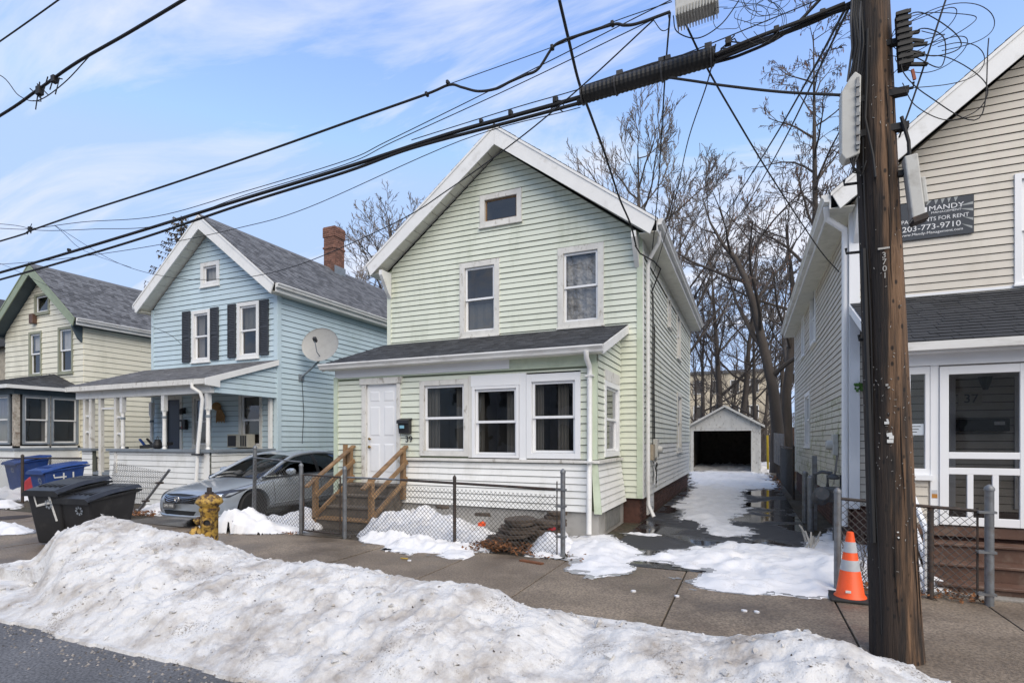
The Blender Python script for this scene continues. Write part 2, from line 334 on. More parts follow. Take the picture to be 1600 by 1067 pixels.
def window(fr, s0, s1, z0, z1, parent, casing=.09, m=None, sash=None, style='double', label=None, curt=None, head=.0, sillw=True, glassm=None, sw=.045, room=True, name='window', proud=.035, drip=False, roomd=.5):
    """s0..z1 is the outer casing; returns the hole for the siding"""
    m = m or white; sash = sash or newwhite
    b = MB(); i0, i1, j0, j1 = s0 + casing, s1 - casing, z0 + casing, z1 - casing - head
    b.fbox(fr, s0, i0, z0, z1, -.02, proud); b.fbox(fr, i1, s1, z0, z1, -.02, proud)
    b.fbox(fr, i0, i1, j1, z1, -.02, proud - .002); b.fbox(fr, i0, i1, z0, j0, -.02, proud - .002)
    for (a, c_, d, e) in ((i0, i0+.006, j0, j1), (i1-.006, i1, j0, j1)): b.fbox(fr, a, c_, d, e, -.09, -.02)
    wn = b.build(name, m, parent, bevel=.004)
    if label: wn['label'] = label
    g = glassm or glass
    def sash_(a, c_, z_0, z_1, n):
        q = MB(); q.fbox(fr, a, a + sw, z_0, z_1, n - .03, n); q.fbox(fr, c_ - sw, c_, z_0, z_1, n - .03, n)
        q.fbox(fr, a + sw, c_ - sw, z_0, z_0 + sw, n - .03, n - .001); q.fbox(fr, a + sw, c_ - sw, z_1 - sw, z_1, n - .03, n - .001)
        q.build('sash', sash, wn)
        p = MB(); p.quad(fr(a + sw - .004, z_0 + sw - .004, n - .016), fr(c_ - sw + .004, z_0 + sw - .004, n - .016), fr(c_ - sw + .004, z_1 - sw + .004, n - .016), fr(a + sw - .004, z_1 - sw + .004, n - .016))
        p.build('pane', g, wn)
    a, c_ = i0 + .006, i1 - .006
    if style == 'double':
        zm = (j0 + j1) / 2
        sash_(a, c_, zm - .02, j1 - .002, -.012); sash_(a, c_, j0 + .002, zm + .02, -.046)
    else: sash_(a, c_, j0 + .002, j1 - .002, -.02)
    if sillw:
        q = MB(); q.fbox(fr, s0 - .02, s1 + .02, z0 - .035, z0, -.01, proud + .035); q.build('sill', m, wn, bevel=.004)
    if drip:
        q = MB(); q.fbox(fr, s0 - .02, s1 + .02, z1, z1 + .03, -.01, proud + .03); q.build('drip_cap', m, wn)
    if room:
        q = MB(); n0, n1 = -.095, -roomd
        q.quad(fr(i0, j0, n1), fr(i1, j0, n1), fr(i1, j1, n1), fr(i0, j1, n1))
        for (p1, p2) in (((i0, j0), (i1, j0)), ((i0, j1), (i1, j1)), ((i0, j0), (i0, j1)), ((i1, j0), (i1, j1))):
            q.quad(fr(p1[0], p1[1], n0), fr(p2[0], p2[1], n0), fr(p2[0], p2[1], n1), fr(p1[0], p1[1], n1))
        q.build('room_interior', darkroom, wn)
    if curt:
        q = MB(); nn_ = -.14
        for (ca, cb, c0, c1) in curt['areas']:
            sa, sb = i0 + (i1-i0)*ca, i0 + (i1-i0)*cb; ya, yb = j0 + (j1-j0)*c0, j0 + (j1-j0)*c1
            K = 14
            for k in range(K):
                t0, t1 = k/K, (k+1)/K; w0, w1 = .012*math.sin(t0*22), .012*math.sin(t1*22)
                q.quad(fr(sa+(sb-sa)*t0, ya, nn_+w0), fr(sa+(sb-sa)*t1, ya, nn_+w1), fr(sa+(sb-sa)*t1, yb, nn_+w1), fr(sa+(sb-sa)*t0, yb, nn_+w0))
        q.build(curt.get('name', 'curtain'), curt.get('m', curtain), wn)
    return (s0, s1, z0, z1)
def shingles(O, U, V, L, Hh, parent, m, expo=.13, wlo=.10, whi=.24, thick=.007, lim=None, pieces=0, name='shingles'):
    """O eave corner, U along eave, V up the slope. lim(v)->(u0,u1)"""
    O, U, V = Vector(O), Vector(U).normalized(), Vector(V).normalized(); Nn = U.cross(V)
    if Nn.z < 0: Nn = -Nn
    r = random.Random(int(L * 100)); b = MB(); rows = int(Hh / expo) + 1; cnt = 0
    for i in range(rows):
        v0 = i * expo; v1 = min(v0 + expo + .02, Hh)
        u = -r.uniform(0, whi)
        lm = lim(v0) if lim else (0, L)
        while u < L:
            wd = r.uniform(wlo, whi); a, c_ = max(u + .003, lm[0]), min(u + wd - .003, lm[1]); u += wd
            if c_ - a < .02: continue
            th = thick * r.uniform(.6, 1.5); e = r.uniform(-.004, .004)
            p = [O + U*a + V*(v0+e) + Nn*.001, O + U*c_ + V*(v0+e) + Nn*.001, O + U*c_ + V*(v0+e) + Nn*(th+.004), O + U*a + V*(v0+e) + Nn*(th+.004), O + U*c_ + V*v1 + Nn*.003, O + U*a + V*v1 + Nn*.003]
            fs = [(0, 1, 2, 3), (3, 2, 4, 5), (0, 3, 5), (1, 4, 2)]
            if cnt < pieces:
                q = MB(); q.add(p, fs); q.build('shingle', m, parent, fix=False)
            else: b.add(p, fs)
            cnt += 1
    if b.f: tag(b.build(name, m, parent, fix=False), kind='stuff')
def gable_roof(root, X0, X1, Yf, Yb, zp, slope, oh, of, thick, shm, barge_h=.40, barge_m=None, soffit_m=None, expo=.145, gut=True, panels=True, name='roof', pieces=0):
    cx = (X0 + X1) / 2; hw = (X1 - X0) / 2 + oh; zt = zp + thick; ya, yb = Yf - of, Yb + of
    b = MB(); e = zt - slope * hw
    for s in (-1, 1):
        b.prism([(cx, ya, zt), (cx + s*hw, ya, e), (cx + s*hw, ya, e - .06), (cx, ya, zt - .06)], (0, yb - ya, 0))
    rf = b.build(name, deckm, root)
    Ls = math.hypot(hw, slope * hw)
    for s in (-1, 1):
        V = Vector((-s * hw, 0, slope * hw)).normalized()
        shingles((cx + s*(hw+.02), ya - .03, e + .002 - slope*.02), (0, 1, 0), V, yb - ya + .06, Ls + .02, rf, shm, expo)
    q = MB(); q.prism([(cx - .14, ya - .03, zt - .14*slope + .014), (cx, ya - .03, zt + .024), (cx + .14, ya - .03, zt - .14*slope + .014), (cx, ya - .03, zt + .008)], (0, yb - ya + .06, 0)); q.build('ridge_cap', shm, rf)
    bm_ = barge_m or white
    for s in (-1, 1):
        q = MB(); t0 = zt - .012
        q.prism([(cx + s*.002, ya, t0 - .02), (cx + s*(hw), ya, e - .02), (cx + s*(hw-.12), ya, e - .03 - barge_h*.62), (cx + s*.002, ya, t0 - barge_h)], (0, -.03, 0))
        bb = q.build('bargeboard', bm_, root)
        q = MB(); q.prism([(cx + s*.002, ya - .03, t0), (cx + s*(hw+.01), ya - .03, e - .012), (cx + s*(hw+.01), ya - .03, e - .07), (cx + s*.002, ya - .03, t0 - .06)], (0, -.015, 0)); q.build('drip_edge', bm_, bb)
    sm = soffit_m or soffitm
    if panels:
        n = int(Ls / .30)
        for s in (-1, 1):
            for k in range(n):
                a0, a1 = k / n * (hw - .1) + .006, (k + 1) / n * (hw - .1) - .006
                q = MB(); zz = lambda a: zp + .05 - slope * a
                q.prism([(cx + s*a0, ya, zz(a0)), (cx + s*a1, ya, zz(a1)), (cx + s*a1, ya, zz(a1) + .012), (cx + s*a0, ya, zz(a0) + .012)], (0, of + .02, 0))
                q.build('soffit_panel', sm, root, fix=False)
    else:
        for s in (-1, 1):
            q = MB(); q.prism([(cx, ya, zp+.05), (cx + s*(hw-.1), ya, zp+.05-slope*(hw-.1)), (cx + s*(hw-.1), ya, zp+.07-slope*(hw-.1)), (cx, ya, zp+.07)], (0, of+.02, 0)); q.build('soffit', sm, root)
    for s in (-1, 1):
        X = cx + s * hw; Xw = cx + s * (hw - oh)
        q = MB(); q.box(min(X, Xw), max(X, Xw), ya + .05, yb, e - .24, e - .225); q.build('eave_soffit', sm, root)
        q = MB(); q.box(min(X, X + s*.02), max(X, X + s*.02), ya + .02, yb, e - .245, e - .03); q.build('fascia', alum, root)
        if gut:
            x1 = X + s * .02
            q = MB(); q.prism([(x1, ya + .01, e - .02), (x1 + s*.11, ya + .01, e - .02), (x1 + s*.115, ya + .01, e - .045), (x1 + s*.08, ya + .01, e - .09), (x1 + s*.075, ya + .01, e - .13), (x1, ya + .01, e - .14)], (0, yb - ya - .02, 0))
            q.build('gutter', alum, root)
    return e, hw
def bracket(root, X, Yf, z, m, of=.38, w=.09):
    q = MB(); q.prism([(X, Yf, z), (X, Yf - of, z), (X, Yf - of, z - .12), (X, Yf - .12, z - .5), (X, Yf, z - .62)], (w, 0, 0)); q.build('bracket', m, root)
def smoothpts(P, n=8):
    P = [Vector(p) for p in P]; Q = [2*P[0]-P[1]] + P + [2*P[-1]-P[-2]]; out_ = []
    for i in range(1, len(Q)-2):
        for k in range(n):
            t_ = k/n; a, b_, c_, d = Q[i-1], Q[i], Q[i+1], Q[i+2]
            out_.append(.5*((2*b_) + (c_-a)*t_ + (2*a-5*b_+4*c_-d)*t_*t_ + (3*b_-a-3*c_+d)*t_**3))
    return out_ + [P[-1]]
def glyph(body, size, M, m, parent, name='lettering', ext=.001, align='CENTER', sx=1.0, label=None):
    """text as a mesh; M maps text plane (x right, y up, z out) to the world"""
    c = bpy.data.curves.new('t', 'FONT'); c.body = body; c.size = size; c.extrude = ext; c.align_x = align; c.align_y = 'CENTER'; c.resolution_u = 3
    o = bpy.data.objects.new('t', c); col.objects.link(o); me = bpy.data.meshes.new_from_object(o); bpy.data.objects.remove(o); bpy.data.curves.remove(c)
    L = rootloc(parent) if parent is not None else Vector((0, 0, 0))
    me.transform(Matrix.Translation(-L) @ M @ Matrix.Diagonal((sx, 1, 1, 1)))
    me.materials.clear(); me.materials.append(m); me.name = name
    t = bpy.data.objects.new(name, me); col.objects.link(t)
    if parent is not None: t.parent = parent
    if label: t['label'] = label
    return t
def MF(fr, s, z, n):   # text matrix on a wall frame
    o = Vector(fr(s, z, n)); u = (Vector(fr(s + 1, z, n)) - o); nn_ = (Vector(fr(s, z, n + 1)) - o); zz = Vector((0, 0, 1))
    return Matrix(((u.x, zz.x, nn_.x, o.x), (u.y, zz.y, nn_.y, o.y), (u.z, zz.z, nn_.z, o.z), (0, 0, 0, 1)))
# ================================================================ SETTING
def ground_mat(name, c, c2, rough, wet, bumpd=.004, fine=180, wetscale=.7, speck=.35, wlo=.42, whi=.60, stain=None):
    m = mat(name, c, rough, .12, 1.5, dirt=c2, dscale=.9, damt=.8, dlo=.42, dhi=.7)
    t, L, b = nodes_of(m); g = [n for n in t.nodes if n.type == 'NEW_GEOMETRY'][0]
    base = b.inputs['Base Color'].links[0].from_socket
    v = t.nodes.new('ShaderNodeTexVoronoi'); v.inputs['Scale'].default_value = fine; L.new(g.outputs['Position'], v.inputs['Vector'])
    n = t.nodes.new('ShaderNodeTexNoise'); n.inputs['Scale'].default_value = fine * .45; n.inputs['Detail'].default_value = 3; L.new(g.outputs['Position'], n.inputs[0])
    mr = t.nodes.new('ShaderNodeMapRange'); L.new(n.outputs[0], mr.inputs[0]); mr.inputs[1].default_value = .35; mr.inputs[2].default_value = .65; mr.inputs[3].default_value = 1 - speck; mr.inputs[4].default_value = 1 + speck
    sv = t.nodes.new('ShaderNodeVectorMath'); sv.operation = 'SCALE'; L.new(base, sv.inputs[0]); L.new(mr.outputs[0], sv.inputs['Scale'])
    wn = t.nodes.new('ShaderNodeTexNoise'); wn.inputs['Scale'].default_value = wetscale; wn.inputs['Detail'].default_value = 5; L.new(g.outputs['Position'], wn.inputs[0])
    wr = t.nodes.new('ShaderNodeMapRange'); L.new(wn.outputs[0], wr.inputs[0]); wr.inputs[1].default_value = wlo; wr.inputs[2].default_value = whi; wr.inputs[3].default_value = 0; wr.inputs[4].default_value = wet
    dk = t.nodes.new('ShaderNodeMix'); dk.data_type = 'RGBA'; dk.blend_type = 'MULTIPLY'; L.new(wr.outputs[0], dk.inputs['Factor']); L.new(sv.outputs[0], dk.inputs[6]); dk.inputs[7].default_value = (.45, .42, .40, 1)
    L.new(dk.outputs[2], b.inputs['Base Color'])
    rr = t.nodes.new('ShaderNodeMapRange'); L.new(wr.outputs[0], rr.inputs[0]); rr.inputs[3].default_value = rough; rr.inputs[4].default_value = .22 if wet < .95 else .04; L.new(rr.outputs[0], b.inputs['Roughness'])
    bp = t.nodes.new('ShaderNodeBump'); bp.inputs['Distance'].default_value = bumpd; L.new(v.outputs['Distance'], bp.inputs['Height'])
    bs = t.nodes.new('ShaderNodeMapRange'); L.new(wr.outputs[0], bs.inputs[0]); bs.inputs[3].default_value = .6; bs.inputs[4].default_value = .2 if wet < .95 else .02; L.new(bs.outputs[0], bp.inputs['Strength']); L.new(bp.outputs[0], b.inputs['Normal'])
    return m
roadm = ground_mat('road_asphalt', (.12, .12, .124), (.085, .085, .088), .8, .7, fine=110, speck=.45, wlo=.5, whi=.68)
walkm = ground_mat('aggregate_sidewalk', (.225, .18, .132), (.13, .10, .075), .75, .7, fine=100, speck=.38, wetscale=.8)
drivem = ground_mat('wet_driveway_asphalt', (.045, .045, .047), (.03, .03, .03), .65, 1.0, fine=120, speck=.25, wetscale=.5, wlo=.47, whi=.54)
drivec = ground_mat('worn_driveway', (.12, .105, .085), (.06, .055, .05), .7, .8, fine=120, speck=.35, wetscale=.8)
soilm = ground_mat('soil', (.07, .052, .035), (.045, .05, .025), .9, .3, bumpd=.03, fine=25, speck=.4)
plotm = ground_mat('plot_concrete', (.30, .28, .25), (.2, .18, .15), .8, .5, fine=120, speck=.2)
tag(MB().box(-400, 400, -300, 500, -.8, -.4).build('ground', soilm), kind='structure')
tag(MB().box(-60, 40, -6, 3.6, -.4, -.12).build('road', roadm), kind='structure')
tag(MB().box(-60, 40, 3.82, 70, -.39, -.02).build('yard', soilm), kind='structure')
tag(MB().box(-60, 40, -9, -6.2, -.39, -.02).build('far_sidewalk', plotm), kind='structure')
kb = tag(MB().box(-60, 40, 3.6, 3.61, -.39, -.13).build('kerb', concrete), kind='structure')
for i in range(26):
    x = -20 + i * 1.2
    MB().box(x + .004, x + 1.196, 3.61, 3.8, -.38, .004).build('kerb_stone', concrete, kb, bevel=.012)
sw = thing('sidewalk', None, None); tag(sw, kind='structure')
joints = [-40, -30, -24, -21.5, -20, -18.4, -16.9, -15.3, -13.8, -12.25, -10.75, -9.2, -7.95, -6.8, -5.29, -3.7, -2.33, -.72, .84, 2.25, 3.8, 5.3, 6.8, 10, 20, 38]
for a, b_ in zip(joints, joints[1:]):
    q = MB().box(a + .009, b_ - .009, 4.55, 7.25 if a > -9 else 7.0, -.12, .003 + rng.uniform(-.003, .006)); q.build('slab', walkm, sw, bevel=.006)
MB().box(-40, 38, 4.55, 7.2, -.13, -.018).build('joint_sand', soilm, sw)
ap = tag(MB().box(-17, -8.6, 3.805, 4.545, -.1, .0).build('driveway_apron', walkm), kind='structure')
tag(MB().box(-1.97, 1.02, 7.27, 29.9, -.1, .008).build('driveway', drivem), kind='structure')
tag(MB().box(-11.95, -8.55, 7.02, 22, -.1, .008).build('neighbour_driveway', drivec), kind='structure')
tag(MB().box(1.75, 3.6, 7.27, 8.25, -.1, .012).build('concrete_path', plotm), kind='structure')
tag(MB().box(-7.4, -6.45, 7.27, 8.0, -.1, .01).build('garden_path', drivec), kind='structure')

# ---------------------------------------------------------------- snow
def snowmat(name, c, dirt, amt, lo, hi, sc_=2.2):
    m = mat(name, c, .62, .03, 3, dirt=dirt, dscale=sc_, damt=amt, dlo=lo, dhi=hi, spec=.3)
    t, L, b = nodes_of(m); g = [n for n in t.nodes if n.type == 'NEW_GEOMETRY'][0]
    base = b.inputs['Base Color'].links[0].from_socket
    n = t.nodes.new('ShaderNodeTexNoise'); n.inputs['Scale'].default_value = 60; n.inputs['Detail'].default_value = 4; L.new(g.outputs['Position'], n.inputs[0])
    n2 = t.nodes.new('ShaderNodeTexNoise'); n2.inputs['Scale'].default_value = 3.2; n2.inputs['Detail'].default_value = 6; L.new(g.outputs['Position'], n2.inputs[0])
    mu = t.nodes.new('ShaderNodeMath'); mu.operation = 'MULTIPLY'; L.new(n.outputs[0], mu.inputs[0]); L.new(n2.outputs[0], mu.inputs[1])
    mr = t.nodes.new('ShaderNodeMapRange'); L.new(mu.outputs[0], mr.inputs[0]); mr.inputs[1].default_value = .33; mr.inputs[2].default_value = .43; mr.inputs[3].default_value = 0; mr.inputs[4].default_value = min(1, amt * .9)
    mx = t.nodes.new('ShaderNodeMix'); mx.data_type = 'RGBA'; L.new(mr.outputs[0], mx.inputs['Factor']); L.new(base, mx.inputs[6]); mx.inputs[7].default_value = (.2, .16, .12, 1); L.new(mx.outputs[2], b.inputs['Base Color'])
    b1 = t.nodes.new('ShaderNodeTexNoise'); b1.inputs['Scale'].default_value = 17; b1.inputs['Detail'].default_value = 10; b1.inputs['Roughness'].default_value = .7; L.new(g.outputs['Position'], b1.inputs[0])
    bp = t.nodes.new('ShaderNodeBump'); bp.inputs['Strength'].default_value = .8 if amt > .5 else .35; bp.inputs['Distance'].default_value = .035 if amt > .5 else .015; L.new(b1.outputs[0], bp.inputs['Height']); L.new(bp.outputs[0], b.inputs['Normal'])
    if amt > .5:
        cur = b.inputs['Base Color'].links[0].from_socket
        k1_ = t.nodes.new('ShaderNodeTexNoise'); k1_.inputs['Scale'].default_value = 1.1; k1_.inputs['Detail'].default_value = 12; k1_.inputs['Roughness'].default_value = .72; L.new(g.outputs['Position'], k1_.inputs[0])
        k2_ = t.nodes.new('ShaderNodeMapRange'); L.new(k1_.outputs[0], k2_.inputs[0]); k2_.inputs[1].default_value = .53; k2_.inputs[2].default_value = .66; k2_.inputs[3].default_value = 0; k2_.inputs[4].default_value = .62
        k3_ = t.nodes.new('ShaderNodeMix'); k3_.data_type = 'RGBA'; L.new(k2_.outputs[0], k3_.inputs['Factor']); L.new(cur, k3_.inputs[6]); k3_.inputs[7].default_value = (.24, .20, .165, 1); L.new(k3_.outputs[2], b.inputs['Base Color'])
    return m
snow_dirty = snowmat('dirty_ploughed_snow', (.70, .69, .67), (.30, .255, .21), .85, .47, .70, 2.4)
snow_clean = snowmat('white_snow', (.72, .72, .725), (.45, .44, .43), .35, .52, .8, 2.5)
slushm = mat('grey_slush', (.30, .305, .31), .25, .25, 9, dirt=(.14, .135, .13), dscale=8, damt=.8, bump=.3, bscale=50)
def fbm(x, y, s, o=4): return noise.fractal((x * s, y * s, 3.3), 1.0, 2.0, o)
def interp(x, pts):
    if x <= pts[0][0]: return pts[0][1]
    for (a, b_), (c_, d) in zip(pts, pts[1:]):
        if x <= c_: return b_ + (d - b_) * (x - a) / (c_ - a)
    return pts[-1][1]
def snow_patch(px, hmax, wd, label, m=None, res=.035, rough=.03, name='snow_patch', bumps=None, world=False, edge=.05, zb=.0, cat='snow', prints=()):
    P = np.array([(aG(u, v)[:2] if not world else (u, v)) for u, v in px]); x0, y0 = P.min(0) - .15; x1, y1 = P.max(0) + .15
    res = max(res, math.sqrt((x1-x0)*(y1-y0)/45000))
    nx, ny = int((x1-x0)/res)+1, int((y1-y0)/res)+1
    X, Y = np.meshgrid(x0 + np.arange(nx)*res, y0 + np.arange(ny)*res, indexing='ij')
    ex = np.array([[fbm(X[i, j], Y[i, j], 2.6, 5) + .35*noise.noise((X[i, j]*11, Y[i, j]*11, .5)) for j in range(ny)] for i in range(nx)]) if nx*ny < 60000 else np.zeros_like(X)
    inside = np.zeros_like(X, bool); D = np.full_like(X, 1e9)
    for k in range(len(P)):
        a, b_ = P[k], P[(k+1) % len(P)]
        ab = b_ - a; t = np.clip(((X-a[0])*ab[0] + (Y-a[1])*ab[1]) / max(1e-9, (ab**2).sum()), 0, 1)
        D = np.minimum(D, np.hypot(X - a[0] - t*ab[0], Y - a[1] - t*ab[1]))
        c_ = ((a[1] > Y) != (b_[1] > Y)) & (X < (b_[0]-a[0])*(Y-a[1])/(b_[1]-a[1]+1e-12) + a[0]); inside ^= c_
    D = np.where(inside, D, -D) + ex * edge * 2.2
    Hh = hmax * (1 - np.exp(-(np.maximum(D, 0) / wd)**1.3)) * (1 + ex * .5) + np.minimum(np.maximum(D, 0)*3, 1) * ex * rough
    for (bx, by, br, bh) in (bumps or []):
        Hh = Hh + bh * np.exp(-((X-bx)**2 + (Y-by)**2) / br**2) * (1 + .3*ex)
    for (bx, by, br, bh) in prints:
        Hh = Hh - bh * np.clip(1.4 - ((X-bx)**2 + ((Y-by)*.7)**2) / br**2, 0, 1)
    Z = np.where(D > 0, np.maximum(Hh, .012 * np.minimum(D*30, 1)), -.02 + 0*Hh) + zb
    ok = D > -res * 1.2; idx = -np.ones_like(X, int); vs = []; fs = []
    for i in range(nx):
        for j in range(ny):
            if ok[i, j]: idx[i, j] = len(vs); vs.append((X[i, j], Y[i, j], Z[i, j]))
    for i in range(nx-1):
        for j in range(ny-1):
            q = (idx[i, j], idx[i+1, j], idx[i+1, j+1], idx[i, j+1])
            if min(q) >= 0: fs.append(q)
    b = MB(); b.v = vs; b.f = fs
    o = b.build(name, m or snow_clean, None, smooth=True, fix=False)
    q = MB(); D2 = D + .03 + ex*.10; ok2 = (D2 > 0); idx2 = {}
    for i in range(nx-1):
        for j in range(ny-1):
            if ok2[i, j] and ok2[i+1, j] and ok2[i, j+1] and ok2[i+1, j+1] and D[i, j] < .12:
                f_ = []
                for (a, b2) in ((i, j), (i+1, j), (i+1, j+1), (i, j+1)):
                    if (a, b2) not in idx2: idx2[a, b2] = len(q.v); q.v.append((X[a, b2], Y[a, b2], zb + .0125))
                    f_.append(idx2[a, b2])
                q.f.append(tuple(f_))
    if q.f: tag(q.build('slush_rim', slushm, o, fix=False), kind='stuff')
    return tag(o, label, cat)
# the ploughed bank
YC = [(-12, 3.3), (-9.2, 3.5), (-8.2, 4.35), (-5, 4.3), (0, 4.25), (3, 4.1)]
crest = []
for u, v in [(60, 858), (75, 840), (100, 822), (125, 810), (154, 797), (182, 802), (220, 810), (266, 819), (336, 841), (367, 857), (420, 865), (497, 873), (560, 884), (612, 893), (680, 902), (753, 911), (804, 932), (860, 946), (905, 971), (940, 973), (978, 976), (1062, 989), (1100, 996), (1152, 991), (1230, 985), (1315, 987), (1377, 1015), (1435, 1034), (1475, 1066)]:
    p = aY(u, v + 10 + 12*math.exp(-((u-350)/45)**2) + 16*math.exp(-((u-900)/60)**2) + 6*math.exp(-((u-790)/40)**2) + 25*math.exp(-((u-60)/30)**2), 4.3); crest.append((p[0], max(.03, p[2])))
crest = [(-14, .04), (-10.5, .05), (-9.2, .10)] + crest + [(crest[-1][0] + .7, .0)]
def bank():
    res = .023; x0, x1, y0, y1 = -13, 2.2, 2.6, 5.4
    nx, ny = int((x1-x0)/res)+1, int((y1-y0)/res)+1; b = MB(); idx = {}
    for i in range(nx):
        x = x0 + i*res; zc_ = interp(x, crest) ; yc = interp(x, YC)
        e0 = 2.93 + .10*fbm(x, 0, 1.3, 4) + interp(x, [(-9, .05), (-6, -.05), (-3, 0), (0, .1), (2, .4)])
        back = interp(x, [(-12, 3.55), (-9.2, 3.75), (-8.6, 4.9), (-6, 5.15), (-3, 5.05), (0, 4.95), (2, 4.6)]) + .13*fbm(x, 9, 1.6, 4)
        if x > 1.15: e0 = e0 + (x - 1.15) * .9; back -= (x-1.15)*.3
        for j in range(ny):
            y = y0 + j*res
            if y < e0 - .05 or y > back + .05 or back - e0 < .1: continue
            f1 = fbm(x, y, 1.7, 5); f2 = noise.fractal((x*7, y*7, 1.0), .9, 2.1, 4); f3 = abs(noise.noise((x*2.3+4, y*2.3, 2)))
            if y < yc:
                t = min(1, max(0, (y - e0) / max(.05, yc - e0))); z = (zc_ + .12) * (1 - (1 - t)**1.55) * (.93 if t < .9 else .93 + .07*(t-.9)/.1) - .12
                env = min(1, t*5) * (1 if t < .88 else max(.25, 1 - (t-.88)*6.5))
            else:
                t = min(1, max(0, (back - y) / max(.05, back - yc))); z = zc_ * (1 - (1-t)**1.6); env = min(1, t*3) * (1 if t < .85 else max(.25, 1-(t-.85)*5))
            amp = min(1, zc_ * 2.2 + .25)
            z += env * amp * (.07*f1 + .022*f2 - .07*max(0, f3-.25)) + (.012*f2 if t > .02 else 0) + ((.013*noise.fractal((x*19, y*19, 2), .7, 2, 3) + .012*abs(noise.noise((x*9, y*9, 5))) - .004) * min(1, t*6))
            fe = max(0, min(1, (2.22 + .05*f1 + x/y) / .22)); fe = fe*fe*(3-2*fe); zl = (.10 + .05*f1 + .02*f2) * min(1, env*1.5) - (.12 if y < 3.6 else 0); z = min(z, zl + (z-zl)*fe) if z > zl else z
            if y < e0 or y > back: z = -.14 if y < 3.6 else -.02
            else: z = max(z, (-.095 if y < 3.6 else .012) * (1))
            idx[i, j] = len(b.v); b.v.append((x, y, z))
    for (i, j), a in idx.items():
        q = (a, idx.get((i+1, j), -1), idx.get((i+1, j+1), -1), idx.get((i, j+1), -1))
        if min(q) >= 0: b.f.append(q)
    return tag(b.build('snow_bank', snow_dirty, None, smooth=True, fix=False), 'long dirty ploughed snow bank piled along the kerb in front of the sidewalk', 'snow bank')
bank_o = bank()
def pp(lst): return lst
snow_patch([(1077,736),(1140,737),(1193,738),(1218,757),(1212,764),(1161,765),(1168,780),(1174,797),(1147,815),(1170,833),(1166,842),(1130,838),(1094,831),(1062,808),(1050,792),(1079,764)], .07, .5, 'melting snow strip down the middle of the driveway towards the garage', res=.06, edge=.12)
prints = [aG(u, v) for u, v in [(1145, 860), (1160, 878), (1150, 868), (1100, 885), (1175, 895), (1130, 880), (1180, 905), (1105, 860), (1150, 893), (1120, 897)]]
snow_patch([(884,828),(925,829),(960,838),(995,852),(1012,868),(1060,857),(1138,850),(1252,855),(1283,834),(1307,824),(1330,822),(1410,850),(1440,885),(1400,905),(1345,918),(1330,930),(1305,939),(1255,938),(1197,932),(1120,926),(1079,920),(1065,906),(1100,893),(1020,880),(985,877),(1003,888),(960,903),(925,905),(895,892),(884,880)], .07, .30, 'trampled snow spread across the driveway mouth beside the orange cone', res=.04, rough=.03, edge=.05,
           bumps=[(.95, 8.0, .45, .08), (1.35, 7.8, .4, .10), (-2.2, 8.2, .4, .10)], prints=[(p[0], p[1], .12, .06) for p in prints])
snow_patch([(556,842),(575,822),(600,806),(640,803),(690,812),(745,824),(772,834),(768,862),(700,866),(650,865),(600,857)], .16, .3, 'white snow mound behind the chain link fence beside the wooden steps', res=.035, bumps=[(-5.75, 8.15, .55, .30), (-5.1, 8.2, .5, .16), (-4.3, 8.1, .4, .10)])
snow_patch([(600,852),(650,858),(668,862),(640,868),(612,862)], .04, .08, 'thin snow sliver on the sidewalk below the fence, nearest the steps', res=.03)
snow_patch([(678,868),(700,860),(735,861),(748,868),(735,874),(695,875)], .06, .08, 'small snow lump on the sidewalk below the middle fence post', res=.03)
snow_patch([(822,868),(828,848),(850,838),(884,832),(890,850),(886,872),(850,872)], .14, .25, 'snow heap behind the fence between the stone pile and end post', bumps=[(-2.75, 8.3, .5, .17)])
snow_patch([(-9.75, 7.12), (-9.1, 6.8), (-8.3, 6.95), (-7.9, 7.15), (-7.45, 7.5), (-7.5, 8.6), (-8.15, 9.0), (-8.7, 8.6), (-8.9, 7.6)], .15, .3, 'snow heap at the fence corner between the parked car and wooden steps', world=True, bumps=[(-8.75, 7.15, .45, .30), (-8.0, 8.0, .5, .12)])
snow_patch([(-13.6, 8.3), (-12.9, 7.9), (-11.6, 8.0), (-11.1, 8.9), (-11.9, 9.05), (-13.4, 9.0)], .2, .3, 'snow banked against the white porch skirt left of the car', world=True, bumps=[(-12.2, 8.7, .5, .25)])
snow_patch([(-21.6, 8.6), (-20, 8.2), (-18.2, 8.4), (-17.4, 9.0), (-18, 9.8), (-21.6, 9.8)], .22, .3, 'snow drift around the blue bins behind the left fence', world=True, res=.05)
snow_patch([(-18.6, 7.1), (-17.2, 6.95), (-16.6, 7.3), (-17.3, 7.7), (-18.6, 7.7)], .12, .2, 'small snow heap at the far left sidewalk edge under the fence', world=True)
snow_patch([(-13.2, 5.35), (-12.4, 5.05), (-11.95, 5.25), (-12.1, 5.6), (-13.0, 5.75)], .16, .15, 'rounded snow lump on the sidewalk at the left edge of the view', world=True)
snow_patch([(0.95, 7.4), (1.9, 7.35), (2.2, 7.6), (1.9, 8.1), (1.2, 9.6), (.95, 9.2)], .16, .3, 'snow behind the right fence in front of the beige house', world=True, bumps=[(1.45, 7.8, .5, .1)])
snow_patch([(-4, 31), (4, 31), (9, 34), (4, 40), (-6, 40)], .2, .5, 'snow covered yard behind the white garage', world=True, res=.1)
snow_patch([(-2.0, 9.75), (-1.5, 9.65), (-1.15, 9.8), (-1.6, 9.95)], .03, .06, 'tiny remnant of ice on the driveway near the porch corner', world=True, res=.02)

